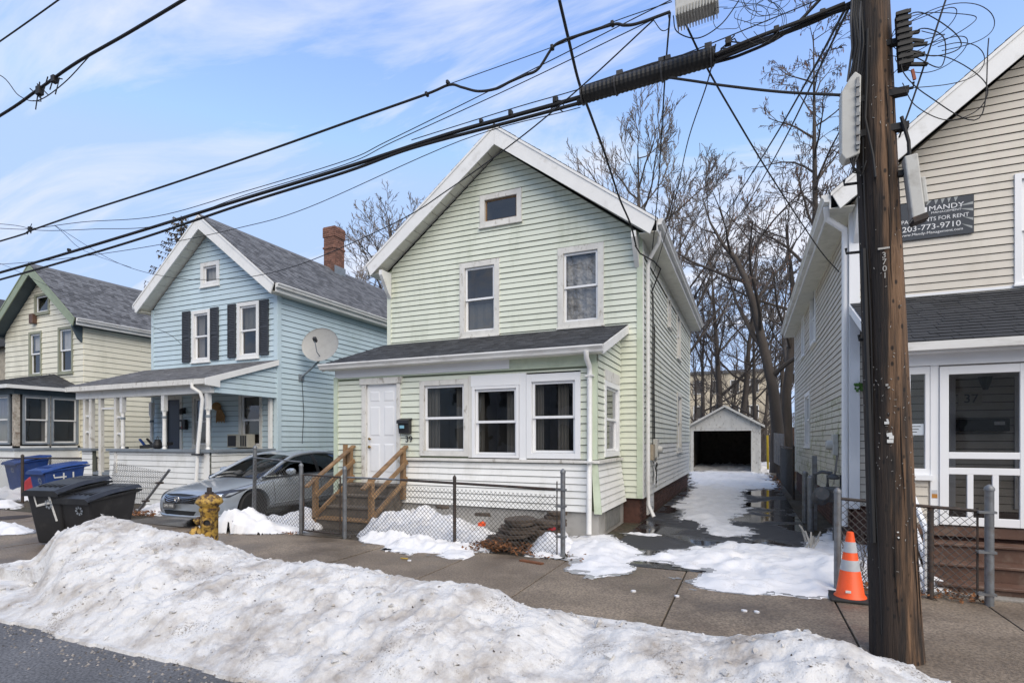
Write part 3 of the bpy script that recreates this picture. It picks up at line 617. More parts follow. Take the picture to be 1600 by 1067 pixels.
# ================================================================ GREEN HOUSE
gh = thing('green_house', 'pale green clapboard house with white gable trim and enclosed front porch, number 39', 'house', (-5.13, 11.15, 0))
GX0, GX1, GY, GB = -8.28, -1.98, 11.15, 20.95
zp, ze, slope = 8.30, 5.92, .754
ff = F_front(GY); fR = F_right(GX1)
poly = [(GX0, 2.6), (GX1, .55), (GX1, ze), ((GX0+GX1)/2, zp), (GX0, ze)]
poly = [(GX0, .5), (GX1, .5), (GX1, ze), ((GX0+GX1)/2, zp), (GX0, ze)]
film = mat('crumpled_plastic_film', (.30, .30, .30), .35, .35, 9, bump=1.0, bscale=7, bdist=.08)
fw0 = MB().box(GX0+.1, GX1-.1, GY+.6, GY+.62, .5, 3).build('inner_partition', darkroom, gh)
h1 = window(ff, -6.22, -5.19, 4.10, 5.85, gh, .13, worn_white, curt={'areas': [(0, 1, 0, .44)], 'm': blind, 'name': 'window_shade'}, label='upstairs window with dark shade in the lower sash')
h2 = window(ff, -3.79, -2.77, 4.12, 5.86, gh, .13, worn_white, curt={'areas': [(.02, .98, 0, .96)], 'm': film, 'name': 'crumpled_film'}, label='upstairs window lined with crumpled film')
h3 = window(ff, -5.69, -4.64, 6.61, 7.35, gh, .12, worn_white, style='single', sw=.03, sash=pt, label='small attic window with bare wood frame')
hf = [h1, h2, h3, (GX0, -2.46, .4, 4.05)]
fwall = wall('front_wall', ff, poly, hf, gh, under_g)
siding(ff, [(GX0+.09, .5), (GX1-.1, .5), (GX1-.1, ze+.04), ((GX0+GX1)/2, zp), (GX0+.09, ze+.04)], hf, .125, fwall, green, z0=.5)
# right side wall
k1 = window(fR, 14.87, 15.5, 4.75, 5.70, gh, .08, worn_white)
k2 = window(fR, 16.95, 17.9, 4.2, 5.72, gh, .1, worn_white)
k3 = window(fR, 16.99, 18.15, 1.33, 3.16, gh, .12, worn_white)
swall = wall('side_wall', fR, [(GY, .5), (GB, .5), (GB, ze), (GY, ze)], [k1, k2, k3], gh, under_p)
siding(fR, [(GY+.1, .5), (GB-.1, .5), (GB-.1, 5.80), (GY+.1, 5.80)], [k1, k2, k3], .125, swall, paleside, zsplit=1.63, m2=white_vinyl)
MB().box(GX0, GX1-.02, GB-.02, GB, .3, ze).build('rear_wall', paleside, gh)
q = MB(); q.quad((GX0, GY, .4), (GX0, GB, .4), (GX0, GB, ze), (GX0, GY, ze)); q.build('left_wall', green, gh)
for fr_, a, b_ in ((ff, GX1-.1, GX1+.02), (ff, GX0-.02, GX0+.09)): MB().fbox(fr_, a, b_, .5 if a > -3 else 4.0, ze-.02, -.03, .03).build('corner_board', green_trim if a > -3 else green, gh)
MB().fbox(fR, GY-.02, GY+.1, .5, 5.74, -.03, .027).build('corner_board', white, gh)
MB().fbox(fR, GB-.1, GB+.02, .5, 5.74, -.03, .027).build('corner_board', paleside, gh)
MB().fbox(fR, GY, GB, 5.50, 5.76, -.02, .03).build('frieze_board', soffitm, gh)
q = MB(); q.box(GX0+.05, GX1-.06, GY+.06, GB-.1, -.1, .52); fo = q.build('foundation', brickdark, gh)
b = MB()
for i in range(7):
    z = i * .075; y = GY + .05 + (.11 if i % 2 else 0)
    while y < GB - .3: b.box(GX1 - .07, GX1 - .045 + rng.uniform(-.003, .004), y, y + .205, z, z + .065); y += .215
tag(b.build('foundation_bricks', brickdark, gh, fix=False), kind='stuff')
bw = MB().fbox(fR, 11.95, 12.75, .06, .5, -.05, -.01).build('basement_window', white, gh)
MB().fbox(fR, 12.03, 12.67, .12, .43, -.012, -.006).build('pane', glass, bw)
gable_roof(gh, GX0, GX1, GY, GB, zp, slope, .35, .40, .37, shg, barge_h=.43)
bracket(gh, GX0 + .02, GY - .03, 5.85, white); bracket(gh, GX1 - .14, GY - .03, 5.85, white)
# side downspout near the front corner
q = MB(); q.tube([(GX1+.36, GY-.1, 5.9), (GX1+.34, GY+.0, 5.7), (GX1+.14, GY+.16, 5.45), (GX1+.09, GY+.2, 5.3), (GX1+.09, GY+.2, .7), (GX1+.10, GY+.2, .35), (GX1+.22, GY+.12, .12)], .042, 8); q.build('downspout', white, gh, smooth=True)
# porch ---------------------------------------------------------
PY, PX0, PX1 = 9.2, -8.24, -2.42
dimcurt = mat('dim_curtain', (.10, .097, .09), .9, .25, 9, stretch=(1, 1, .1))
fp = F_front(PY); fpR = F_right(PX1)
w1 = window(fp, -6.05, -4.94, 1.38, 2.88, gh, .10, worn_white, sillw=False, curt={'areas': [(0, .30, 0, 1), (.72, 1, 0, 1)], 'm': dimcurt}, roomd=1.0)
w2 = window(fp, -4.86, -3.88, 1.36, 2.72, gh, .055, newwhite, sillw=False, curt={'areas': [(.70, 1, 0, 1), (.0, .15, 0, 1)], 'm': dimcurt}, roomd=1.0)
w3 = window(fp, -3.73, -2.70, 1.36, 2.90, gh, .10, newwhite, sillw=False, head=.04, curt={'areas': [(0, .22, .0, 1), (.55, .8, 0, 1)], 'm': dimcurt}, roomd=1.0)
MB().fbox(fp, -4.88, -3.86, 2.72, 2.93, -.02, .04).build('window_head_board', newwhite, gh)
MB().fbox(fp, -3.87, -3.735, 1.33, 2.93, -.02, .03).build('mullion_board', newwhite, gh)
MB().fbox(fp, -4.937, -4.863, 1.36, 2.93, -.02, .028).build('mullion_board', worn_white, gh)
door = (-7.50, -6.52, .80, 2.98)
ww = (9.72, 10.93, 1.38, 2.95)
pw = window(fpR, 9.72, 10.93, 1.38, 2.80, gh, .10, newwhite, sillw=False)
MB().fbox(fpR, 9.72, 10.93, 2.80, 3.0, -.02, .036).build('window_head_board', worn_white, gh)
hp = [w1, (-4.88, -3.86, 1.33, 2.93), (-3.87, -2.70, 1.33, 2.93), (-4.95, -4.86, 1.33, 2.93), door]
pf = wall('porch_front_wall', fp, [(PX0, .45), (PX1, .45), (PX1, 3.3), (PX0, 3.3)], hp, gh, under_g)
siding(fp, [(PX0+.09, 1.36), (PX1-.1, 1.36), (PX1-.1, 2.96), (PX0+.09, 2.96)], hp, .127, pf, green, z0=1.36)
siding(fp, [(PX0+.09, .75), (door[0]-.02, .75), (door[0]-.02, 1.36), (PX0+.09, 1.36)], [], .122, pf, green)
def fsk(s, z, n): return (s, PY - n - .11 * max(0, min(1, (1.30 - z) / .86)), z)
siding(fsk, [(-6.45, .44), (PX1-.08, .44), (PX1-.08, 1.28), (-6.45, 1.28)], [], .12, pf, white_vinyl, name='skirt_board')
MB().fbox(fp, -6.48, PX1+.05, 1.285, 1.34, -.02, .07).build('sill_band', worn_white, gh, bevel=.005)
MB().fbox(fp, PX0, PX1, 3.0, 3.32, -.03, .012).build('frieze_board', green_trim, gh)
MB().fbox(fp, PX0+.02, -4.08, 3.03, 3.22, .0, .03).build('patch_board', newwhite, gh)
MB().fbox(fp, PX0-.02, PX0+.09, .5, 3.05, -.03, .032).build('corner_board', green_trim, gh)
MB().fbox(fp, PX1-.1, PX1+.02, 1.35, 3.05, -.03, .032).build('corner_board', green_trim, gh)
q = MB(); q.prism([fsk(PX1-.08, 1.28, .026), fsk(PX1+.03, 1.28, .026), fsk(PX1+.13, .42, .03), fsk(PX1+.0, .42, .03)], (0, .03, 0)); q.build('corner_board', green_trim, gh)
zE, zW = 3.32, 4.08
ps = [(PY, .45), (GY, .45), (GY, 4.0), (PY, 3.25)]
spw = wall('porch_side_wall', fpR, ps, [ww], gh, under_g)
siding(fpR, [(PY+.08, 1.36), (GY-.03, 1.36), (GY-.03, 3.98), (PY+.08, 3.27)], [(9.72, 10.93, 1.38, 3.0)], .125, spw, green, z0=1.36)
def fss(s, z, n): return (PX1 + n + .11 * max(0, min(1, (1.30 - z) / .86)), s - (.11 * max(0, min(1, (1.30 - z) / .86)) if s < PY + .2 else 0), z)
siding(fss, [(PY+.03, .44), (GY-.03, .44), (GY-.03, 1.28), (PY+.03, 1.28)], [], .12, spw, white_vinyl, name='skirt_board')
MB().fbox(fpR, PY-.05, GY-.04, 1.285, 1.34, -.02, .07).build('sill_band', worn_white, gh)
MB().box(-6.5, PX1+.06, PY-.07, GY, -.1, .45).build('porch_foundation', concrete, gh)
MB().box(PX0+.03, -6.5, PY+.02, GY, -.1, .7).build('porch_foundation', concrete, gh)
MB().fbox(fpR, 9.6, 10.75, .06, .40, .055, .085).build('foundation_panel', oldwood, gh).active_material = mat('grey_panel', (.2, .2, .19), .8, .2, 9, dirt=(.1, .09, .08), dscale=6, damt=.6)
# porch roof
q = MB(); rs = (zW - zE) / (GY - PY + .22); x0, x1 = PX0 - .14, PX1 + .15
q.prism([(x0, PY-.22, zE), (x0, GY+.0, zW), (x0, GY+.0, zW-.09), (x0, PY-.22, zE-.09)], (x1-x0, 0, 0)); pr_ = q.build('porch_roof', deckm, gh)
shingles((x0-.01, PY-.25, zE-.006), (1, 0, 0), (0, 1, rs), x1-x0+.02, math.hypot(GY-PY+.25, zW-zE+.01), pr_, shg, .14)
q = MB(); q.prism([(x1, PY-.23, zE-.01), (x1, GY, zW-.01), (x1, GY, zW-.17), (x1, PY-.23, zE-.16)], (.03, 0, 0)); q.build('porch_rake_board', white, gh)
q = MB(); q.prism([(x0, PY-.23, zE-.01), (x0, GY, zW-.01), (x0, GY, zW-.17), (x0, PY-.23, zE-.16)], (-.03, 0, 0)); q.build('porch_rake_board', white, gh)
q = MB(); y = PY - .23; q.prism([(x0-.04, y, zE-.005), (x0-.04, y-.11, zE-.01), (x0-.04, y-.115, zE-.035), (x0-.04, y-.08, zE-.08), (x0-.04, y-.07, zE-.12), (x0-.04, y, zE-.13)], (x1-x0+.08, 0, 0)); q.build('porch_gutter', alum, gh)
MB().box(x0, x1, PY-.225, PY-.01, zE-.125, zE-.10).build('porch_soffit', soffitm, gh)
q = MB(); q.tube([(-2.52, PY-.30, 3.22), (-2.52, PY-.28, 3.10), (-2.52, PY-.09, 2.98), (-2.52, PY-.075, 2.86), (-2.52, PY-.075, 1.35), (-2.50, PY-.17, 1.15), (-2.50, PY-.19, .45), (-2.50, PY-.19, .08)], .047, 8); ds = q.build('porch_downspout', white, gh, smooth=True)
for z in (2.8, 1.3): MB().box(-2.59, -2.45, PY-.13 - (.1 if z < 2 else 0), PY-.02, z, z+.03).build('strap', alum, ds)
# door
q = MB(); q.fbox(fp, -7.50, -7.39, .8, 2.86, -.02, .04); q.fbox(fp, -6.61, -6.52, .8, 2.86, -.02, .04); q.fbox(fp, -7.54, -6.48, 2.86, 2.99, -.02, .06); q.fbox(fp, -7.39, -6.61, .8, .86, -.04, .05)
dfm = q.build('door_frame', worn_white, gh, bevel=.004)
dr = MB().fbox(fp, -7.385, -6.615, .86, 2.855, -.05, -.012).build('door', newwhite, gh)
for cx_ in (-7.18, -6.82):
    for z0_, z1_ in ((2.50, 2.72), (1.78, 2.40), (1.02, 1.62)):
        q = MB(); a, c_ = cx_-.13, cx_+.13
        q.add([fp(a, z0_, -.012), fp(c_, z0_, -.012), fp(c_, z1_, -.012), fp(a, z1_, -.012), fp(a+.03, z0_+.03, -.003), fp(c_-.03, z0_+.03, -.003), fp(c_-.03, z1_-.03, -.003), fp(a+.03, z1_-.03, -.003)], [(4,5,6,7),(0,1,5,4),(1,2,6,5),(2,3,7,6),(3,0,4,7)])
        q.build('door_panel', newwhite, dr)
for z in (1.55, 1.72):
    q = MB(); q.lathe([(.012, 0), (.012, .03), (.032 if z < 1.6 else .026, .04), (.034 if z < 1.6 else .026, .055), (.02, .065)], fp(-7.30, z, -.012), 12, Matrix.Rotation(R(90), 3, 'X')); q.build('door_knob' if z < 1.6 else 'deadbolt', bronze, dr, smooth=True)
for i, ch in enumerate('39'): glyph(ch, .18, MF(fp, -6.35 + i*.09, 1.71, .035), black, gh, 'house_number', .004)
mb_ = thing('mailbox', 'black wall mailbox with a blue sticker beside the white front door', 'mailbox', (-6.36, PY-.04, 1.82))
q = MB(); q.prism([(-6.50, PY-.025, 1.83), (-6.50, PY-.11, 1.83), (-6.50, PY-.15, 2.07), (-6.50, PY-.025, 2.12)], (.26, 0, 0)); q.build('box', black, mb_, bevel=.01)
q = MB(); q.prism([(-6.51, PY-.025, 2.125), (-6.51, PY-.16, 2.085), (-6.51, PY-.165, 2.03), (-6.51, PY-.175, 2.03), (-6.51, PY-.17, 2.095), (-6.51, PY-.025, 2.14)], (.28, 0, 0)); q.build('lid', black, mb_)
MB().box(-6.44, -6.34, PY-.162, PY-.148, 1.93, 1.99).build('sticker', mat('blue_sticker', (.25, .5, .62), .5), mb_)
# electric meter
em = thing('electric_meter', 'grey electric meter box with hanging cables on the green house side wall', 'meter', (GX1, 12.5, 1.2))
MB().fbox(fR, 12.35, 12.62, 1.30, 1.72, .02, .13).build('box', lightgrey, em, bevel=.01)
q = MB(); q.lathe([(.085, 0), (.085, .05), (.07, .09), (.03, .1)], fR(12.48, 1.48, .13), 14, Matrix.Rotation(R(90), 3, 'Y')); q.build('glass_dome', lightgrey, em, smooth=True)
MB().fbox(fR, 12.05, 12.25, 1.25, 1.6, .02, .09).build('junction_box', mat('tan_box', (.32, .27, .2), .6), em)
for k in range(9):
    s = 12.15 + rng.random()*.45; pts = [fR(s, 1.3 - .0*k, .08)]
    for j in range(6): pts.append(fR(s + rng.uniform(-.12, .15), 1.25 - j*.12*rng.uniform(.6, 1.2), .05 + rng.random()*.05))
    q = MB(); q.tube(pts, .007, 5); q.build('loose_wire', cablem if k % 3 else white, em, smooth=True)
for s, zt_ in ((12.2, 5.2), (12.36, 5.0), (12.5, 4.3)):
    q = MB(); q.tube([fR(s, 1.6, .05), fR(s+.02, 3, .03), fR(s, 4.2, .05), fR(s-.05, zt_, .04)], .011, 6); q.build('service_cable', cablem, em, smooth=True)

# ================================================================ WOODEN STEPS
st = thing('wooden_steps', 'weathered wooden steps with two brown handrails leading to the white front door', 'steps', (-7.0, 8.6, 0))
for i in range(4):
    z = .2 + i*.2; y = 8.0 + i*.26
    for k in range(2 if i < 3 else 3):
        MB().box(-7.72, -6.38, y + k*.14, y + k*.14 + .132, z - .035, z + rng.uniform(0, .004)).build('tread', oldwood if i else pt, st, bevel=.004)
    MB().box(-7.66, -6.44, y + .03, y + .05, z - .2, z - .036).build('riser', oldwood, st)
for x in (-7.69, -6.45):
    q = MB(); q.prism([(x, 8.02, 0), (x, 8.02, .16), (x, 8.3, .36), (x, 8.56, .56), (x, 8.82, .76), (x, 9.15, .76), (x, 9.15, .4), (x, 8.5, 0)], (.04, 0, 0)); q.build('stringer', oldwood, st)
for x in (-7.70, -6.36):
    q = MB(); q.box(x-.045, x+.045, 8.0, 8.09, .05, .98); q.build('post', pt, st, bevel=.005)
    q = MB(); q.box(x-.045, x+.045, 9.0, 9.09, .5, 1.53); q.build('post', pt, st, bevel=.005)
    q = MB(); q.bar((x, 7.80, .80), (x, 9.16, 1.57), .10, .045); q.build('handrail', pt, st, bevel=.006)
    q = MB(); q.bar((x+.05, 8.0, .62), (x+.05, 9.12, 1.26), .035, .09); q.build('rail', pt, st, bevel=.004)
    q = MB(); q.bar((x+.05, 8.0, .25), (x+.05, 9.12, .92), .035, .09); q.build('rail', pt, st, bevel=.004)
MB().box(-7.86, -7.79, 9.0, 9.08, .45, 1.6).build('post', pt, st, bevel=.005)

# ================================================================ BLUE HOUSE
bh = thing('blue_house', 'light blue clapboard house with grey shingle roof, dark shutters and open front porch', 'house', (-14.7, 11.15, 0))
BX0, BX1, BY, BB = -17.45, -12.05, 11.15, 21.8
bzp, bze, bs = 7.95, 5.85, .78
fb = F_front(BY); fbR = F_right(BX1)
b1 = window(fb, -15.57, -14.76, 4.05, 5.62, bh, .10, white, curt={'areas': [(0, .45, 0, 1)], 'm': curtain})
b2 = window(fb, -13.62, -12.74, 4.04, 5.67, bh, .11, white, curt={'areas': [(0, 1, .5, 1)], 'm': blind})
b3 = window(fb, -15.17, -14.36, 6.30, 7.03, bh, .12, white, style='single', curt={'areas': [(0, 1, 0, 1)], 'm': mat('pale_blind', (.4, .4, .38), .8)})
b4 = window(fb, -15.55, -14.72, 1.45, 3.05, bh, .1, worn_white)
b5 = window(fb, -13.55, -12.62, 1.45, 3.08, bh, .1, worn_white, curt={'areas': [(0, 1, .72, 1)], 'm': blind})
bd = (-16.85, -16.0, .8, 3.1)
bpoly = [(BX0, .5), (BX1, .5), (BX1, bze), ((BX0+BX1)/2, bzp), (BX0, bze)]
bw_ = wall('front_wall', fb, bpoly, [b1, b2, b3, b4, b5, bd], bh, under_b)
siding(fb, [(BX0+.08, .6), (BX1-.1, .6), (BX1-.1, bze+.05), ((BX0+BX1)/2, bzp+.0), (BX0+.08, bze+.05)], [b1, b2, b3, b4, b5, bd], .15, bw_, blue, .02)
bsw = wall('side_wall', fbR, [(BY, .5), (BB, .5), (BB, bze), (BY, bze)], [], bh, under_b)
siding(fbR, [(BY+.1, .6), (BB, .6), (BB, 5.72), (BY+.1, 5.72)], [], .15, bsw, blue, .02)
q = MB(); q.quad((BX0, BY, .3), (BX0, BB, .3), (BX0, BB, bze), (BX0, BY, bze)); q.quad((BX0, BB, .3), (BX1, BB, .3), (BX1, BB, bze), (BX0, BB, bze)); q.build('rear_wall', blue, bh)
for a, c_ in ((BX1-.11, BX1+.025), (BX0-.02, BX0+.08)): MB().fbox(fb, a, c_, .5, bze-.03, -.03, .034).build('corner_board', blue, bh)
MB().fbox(fbR, BY-.02, BY+.11, .5, 5.72, -.03, .032).build('corner_board', blue, bh)
MB().box(BX0, BX1-.03, BY+.03, BB, -.1, .5).build('foundation', concrete, bh)
MB().box(BX0-.01, BX0+.2, BY+.3, BY+.32, .5, 3.2).build('inner_partition', darkroom, bh)
gable_roof(bh, BX0, BX1, BY, BB, bzp, bs, .30, .38, .36, shg2, barge_h=.42)
for (a, c_, z0_, z1_) in ((-15.97, -15.62, 4.08, 5.64), (-14.72, -14.38, 4.08, 5.64), (-13.98, -13.66, 4.10, 5.66), (-12.70, -12.36, 4.10, 5.66)):
    sh = MB().fbox(fb, a, c_, z0_, z1_, .02, .04).build('shutter', shutter, bh)
    for (p, q_) in ((z0_+.05, (z0_+z1_)/2-.03), ((z0_+z1_)/2+.03, z1_-.05)):
        nn_ = int((q_-p)/.05)
        for k in range(nn_):
            q = MB(); zz = p + k*.05; q.prism([fb(a+.04, zz, .04), fb(a+.04, zz+.045, .04), fb(a+.04, zz, .055)], (c_-a-.08, 0, 0)); q.build('louver', shutter, sh, fix=False)
    q = MB(); q.fbox(fb, a, a+.04, z0_, z1_, .04, .058); q.fbox(fb, c_-.04, c_, z0_, z1_, .04, .058); q.fbox(fb, a+.04, c_-.04, z0_, z0_+.05, .04, .056); q.fbox(fb, a+.04, c_-.04, z1_-.05, z1_, .04, .056); q.fbox(fb, a+.04, c_-.04, (z0_+z1_)/2-.03, (z0_+z1_)/2+.03, .04, .056); q.build('shutter_frame', shutter, sh)
# chimney
ch = MB(); cxx, cyy = -14.75, 16.4
core = ch.box(cxx-.26, cxx+.26, cyy-.26, cyy+.26, 7.7, 9.85).build('chimney', mortar, bh)
b = MB(); z = 7.8; row = 0
while z < 9.86:
    e = .26 + (.03 if z > 9.45 or (9.0 < z < 9.08) else 0); off = .1 if row % 2 else 0
    for k in range(-2, 3):
        for side in range(4):
            a = k*.212 + off - .1; a0, a1 = max(-e, a), min(e, a+.2)
            if a1 - a0 < .03: continue
            j = rng.uniform(0, .006)
            if side == 0: b.box(cxx+a0, cxx+a1, cyy-e-.012-j, cyy-e+.01, z, z+.062)
            elif side == 1: b.box(cxx+e-.01, cxx+e+.012+j, cyy+a0, cyy+a1, z, z+.062)
            elif side == 2: b.box(cxx-e-.012-j, cxx-e+.01, cyy+a0, cyy+a1, z, z+.062)
            else: b.box(cxx+a0, cxx+a1, cyy+e-.01, cyy+e+.012+j, z, z+.062)
    z += .074; row += 1
tag(b.build('chimney_bricks', brickm, core, fix=False), kind='stuff')
MB().box(cxx-.28, cxx+.28, cyy-.28, cyy+.28, 9.86, 9.9).build('chimney_cap', brickm, core)
q = MB(); q.prism([(cxx+.29, cyy-.30, 8.38), (cxx+.29, cyy+.30, 8.38), (cxx+.29, cyy+.30, 7.9), (cxx+.29, cyy-.30, 7.9)], (.02, 0, 0)); q.build('flashing', greypaint, core)
# porch of the blue house
BPX0, BPX1, BPY = -17.55, -12.15, 9.2
q = MB(); x0, x1 = -17.8, -12.0; z0_, z1_ = 3.20, 3.93
q.prism([(x0, BPY-.25, z0_), (x0, BY, z1_), (x0, BY, z1_-.08), (x0, BPY-.25, z0_-.08)], (x1-x0, 0, 0)); br_ = q.build('porch_roof', deckm, bh)
shingles((x0-.01, BPY-.28, z0_-.004), (1, 0, 0), (0, 1, (z1_-z0_)/(BY-BPY+.25)), x1-x0+.02, math.hypot(BY-BPY+.27, .73), br_, shg3, .14)
MB().box(x0, x1, BPY-.29, BPY-.25, z0_-.14, z0_-.01).build('porch_fascia', worn_white, bh)
MB().box(x0+.1, x1-.08, BPY-.07, BPY+.07, 2.86, 3.06).build('porch_beam', white, bh)
MB().box(x0+.1, x1-.1, BPY-.25, BY, 3.06, 3.08).build('porch_ceiling', soffitm, bh)
q = MB(); q.prism([(x1, BPY-.29, z0_-.005), (x1, BY-.02, z1_-.005), (x1, BY-.02, z1_-.15), (x1, BPY+.1, z0_-.03), (x1, BPY+.1, z0_-.2), (x1, BPY-.29, z0_-.17)], (.035, 0, 0)); q.build('porch_rake_board', white, bh)
siding(lambda s, z, n: (x1 - .06 + n, s, z), [(BPY+.02, 2.87), (BY-.03, 2.87), (BY-.03, 3.86), (BPY+.02, 3.15)], [], .14, br_, blue, .018)
MB().box(x1-.12, x1-.065, BPY+.02, BY-.03, 2.86, 3.1).build('porch_end_beam', blue, bh)
def turned(x, y, z0_, z1_, m=white):
    t = MB(); t.box(x-.055, x+.055, y-.055, y+.055, z1_-.42, z1_)
    t.lathe([(.05, z0_), (.055, z0_+.03), (.035, z0_+.06), (.05, z0_+.1), (.052, z0_+.14), (.046, (z0_+z1_)/2), (.045, z1_-.66), (.055, z1_-.62), (.055, z1_-.56), (.04, z1_-.53), (.05, z1_-.45), (.05, z1_-.41)], (x, y, 0), 12)
    p = t.build('porch_post', m, bh, smooth=True)
    r = MB(); r.lathe([(.057, z1_-.62), (.06, z1_-.6), (.06, z1_-.57), (.057, z1_-.55)], (x, y, 0), 12); r.build('post_ring', greypaint, p)
turned(-15.65, BPY, 1.46, 2.87); turned(-13.92, BPY, 1.46, 2.87); turned(-12.27, BPY, 1.46, 2.87); turned(-17.25, BY-.15, .85, 2.87)
MB().box(-12.26, -12.18, BY-.14, BY-.05, 1.43, 2.87).build('porch_half_post', white, bh)
# lattice entry frames
for xx, zb_ in ((-17.35, 1.46), (-17.05, 1.46), (-16.62, 0), (-15.92, .8)):
    MB().box(xx-.05, xx+.05, BPY-.05, BPY+.05, zb_, 2.87).build('porch_post', worn_white, bh, bevel=.006)
for (xa, xb) in ((-17.30, -17.10),):
    for z in (1.9, 2.35): MB().box(xa, xb, BPY-.02, BPY+.02, z, z+.05).build('post_rung', white, bh)
for z in (1.85, 2.3): MB().box(-15.87, -15.70, BPY-.02, BPY+.02, z, z+.05).build('post_rung', white, bh)
MB().box(-16.57, -15.97, BPY-.02, BPY+.02, 2.55, 2.6).build('post_rung', white, bh)
MB().box(BPX0, BPX1, BPY-.02, BY, .72, .8).build('porch_floor', greypaint, bh)
for (xa, xb) in ((-17.5, -16.98), (-16.22, BPX1)):
    MB().box(xa+.02, xb-.02, BPY-.02, BPY+.08, -.1, 1.40).build('porch_half_wall', under_p, bh)
    siding(F_front(BPY-.02), [(xa+.02, 0.0), (xb-.02, 0.0), (xb-.02, 1.38), (xa+.02, 1.38)], [], .145, bh.children[-1], white_vinyl, .015, name='skirt_board')
    MB().box(xa-.04, xb+.05, BPY-.1, BPY+.12, 1.385, 1.46).build('rail_cap', greypaint, bh, bevel=.006)
MB().box(BPX1-.1, BPX1, BPY+.12, BY, -.1, 1.40).build('porch_half_wall', under_p, bh)
siding(F_right(BPX1), [(BPY, 0.0), (BY, 0.0), (BY, 1.38), (BPY, 1.38)], [], .145, bh.children[-1], white_vinyl, .015, name='skirt_board')
MB().box(BPX1-.13, BPX1+.07, BPY+.12, BY-.03, 1.386, 1.458).build('rail_cap', greypaint, bh, bevel=.006)
MB().box(BPX1-.22, BPX1-.02, BPY-.045, BPY-.021, 0, 1.38).build('corner_board', white, bh)
q = MB(); q.tube([(-12.45, BPY-.3, 3.08), (-12.44, BPY-.3, 2.98), (-12.28, BPY-.2, 2.86), (-12.26, BPY-.16, 2.7), (-12.42, BPY-.16, 1.5), (-12.52, BPY-.16, .3)], .045, 8); q.build('porch_downspout', white, bh, smooth=True)
MB().box(-12.58, -12.28, BPY-.22, BPY-.1, 1.32, 1.36).build('downspout_strap', black, bh)
q = MB(); q.fbox(fb, bd[0], bd[0]+.1, .8, 3.1, -.02, .04); q.fbox(fb, bd[1]-.1, bd[1], .8, 3.1, -.02, .04); q.fbox(fb, bd[0]+.1, bd[1]-.1, 2.95, 3.1, -.02, .038); q.build('door_frame', worn_white, bh)
d_ = MB().fbox(fb, bd[0]+.1, bd[1]-.1, .8, 2.95, -.06, -.02).build('door', navy, bh)
for z0_, z1_ in ((1.9, 2.8), (1.0, 1.7)): MB().fbox(fb, bd[0]+.2, bd[1]-.2, z0_, z1_, -.02, -.012).build('door_panel', navy, d_, bevel=.01)
for k in range(3):
    MB().box(-16.5, -16.0, BPY-.0-.28*k, BPY-.0-.28*k+.3, .0, .6-.2*k).build('porch_step', greypaint, bh)
MB().box(-16.55, -15.95, BPY+.3, BPY+.33, .8, 1.5).build('porch_gate', black, bh)
ac = thing('air_conditioner', 'beige window air conditioner in the blue porch window', 'air conditioner', (-13.2, BY-.2, 1.48))
MB().box(-13.68, -12.86, BY-.30, BY-.05, 1.48, 1.86).build('case', mat('ac_beige', (.45, .43, .36), .6, .1, 8, dirt=(.2, .18, .14), dscale=8, damt=.5), ac, bevel=.012)
MB().box(-13.64, -13.32, BY-.312, BY-.302, 1.52, 1.82).build('grille', black, ac)
for k in range(3): MB().box(-13.14+k*.085, -13.09+k*.085, BY-.312, BY-.302, 1.52, 1.82).build('grille', black, ac)
m2 = thing('mailbox', 'black wall mailbox with red and white papers by the navy porch door', 'mailbox', (-15.85, BY-.05, 2.0))
MB().box(-15.98, -15.72, BY-.14, BY-.04, 2.02, 2.32).build('box', black, m2, bevel=.01); MB().box(-15.93, -15.86, BY-.155, BY-.14, 2.1, 2.26).build('paper', paintw, m2)
MB().box(-15.86, -15.84, BY-.152, BY-.142, 2.06, 2.12).build('paper', redm, m2)
pl = thing('porch_light', 'small dark porch light above the mailbox on the blue porch wall', 'wall light', (-15.88, BY-.05, 2.55))
MB().box(-15.95, -15.83, BY-.07, BY-.03, 2.5, 2.68).build('backplate', black, pl); q = MB(); q.lathe([(.05, 0), (.07, .1), (.06, .15), (.02, .18)], (-15.88, BY-.13, 2.48), 10); q.build('shade', black, pl, smooth=True)
tb = thing('straw_wreath_figure', 'straw coloured hanging figure on the blue porch back wall', 'decoration', (-14.3, BY-.04, 2.3))
strw = mat('straw', (.30, .17, .07), .85, .3, 30)
q = MB(); q.lathe([(.02, 0), (.11, .05), (.13, .13), (.09, .22), (.02, .25)], (-14.35, BY-.12, 2.56), 12); q.build('head', strw, tb, smooth=True)
for k in range(7): q = MB(); q.tube([(-14.32+k*.02, BY-.1, 2.6), (-14.36+k*.05, BY-.1, 2.4), (-14.38+k*.055, BY-.1, 2.2+.03*(k%2))], [.03, .028, .012], 6); q.build('strand', strw, tb)
gz = thing('black_kettle_pot', 'black pot standing on the blue porch rail next to the second post', 'pot', (-14.35, BPY, 1.46))
q = MB(); q.lathe([(.06, 1.46), (.11, 1.5), (.12, 1.58), (.07, 1.68), (.08, 1.71), (.0, 1.71)], (-14.35, BPY+.1, 0), 14); q.build('body', black, gz, smooth=True); q = MB(); q.tube([(-14.43, BPY+.1, 1.68), (-14.35, BPY+.1, 1.8), (-14.27, BPY+.1, 1.68)], .008, 5); q.build('handle', black, gz)
bb_ = thing('folded_blue_chair', 'folded chair with blue arms lying behind the blue porch rail', 'chair', (-15.2, BPY+.4, 1.2))
q = MB(); q.bar((-15.4, BPY+.4, 1.5), (-14.5, BPY+.5, 1.6), .25, .08); q.build('seat', black, bb_)
q = MB(); q.bar((-15.5, BPY+.35, 1.72), (-15.3, BPY+.4, 1.5), .06, .04); q.build('arm', plastic_blue, bb_)
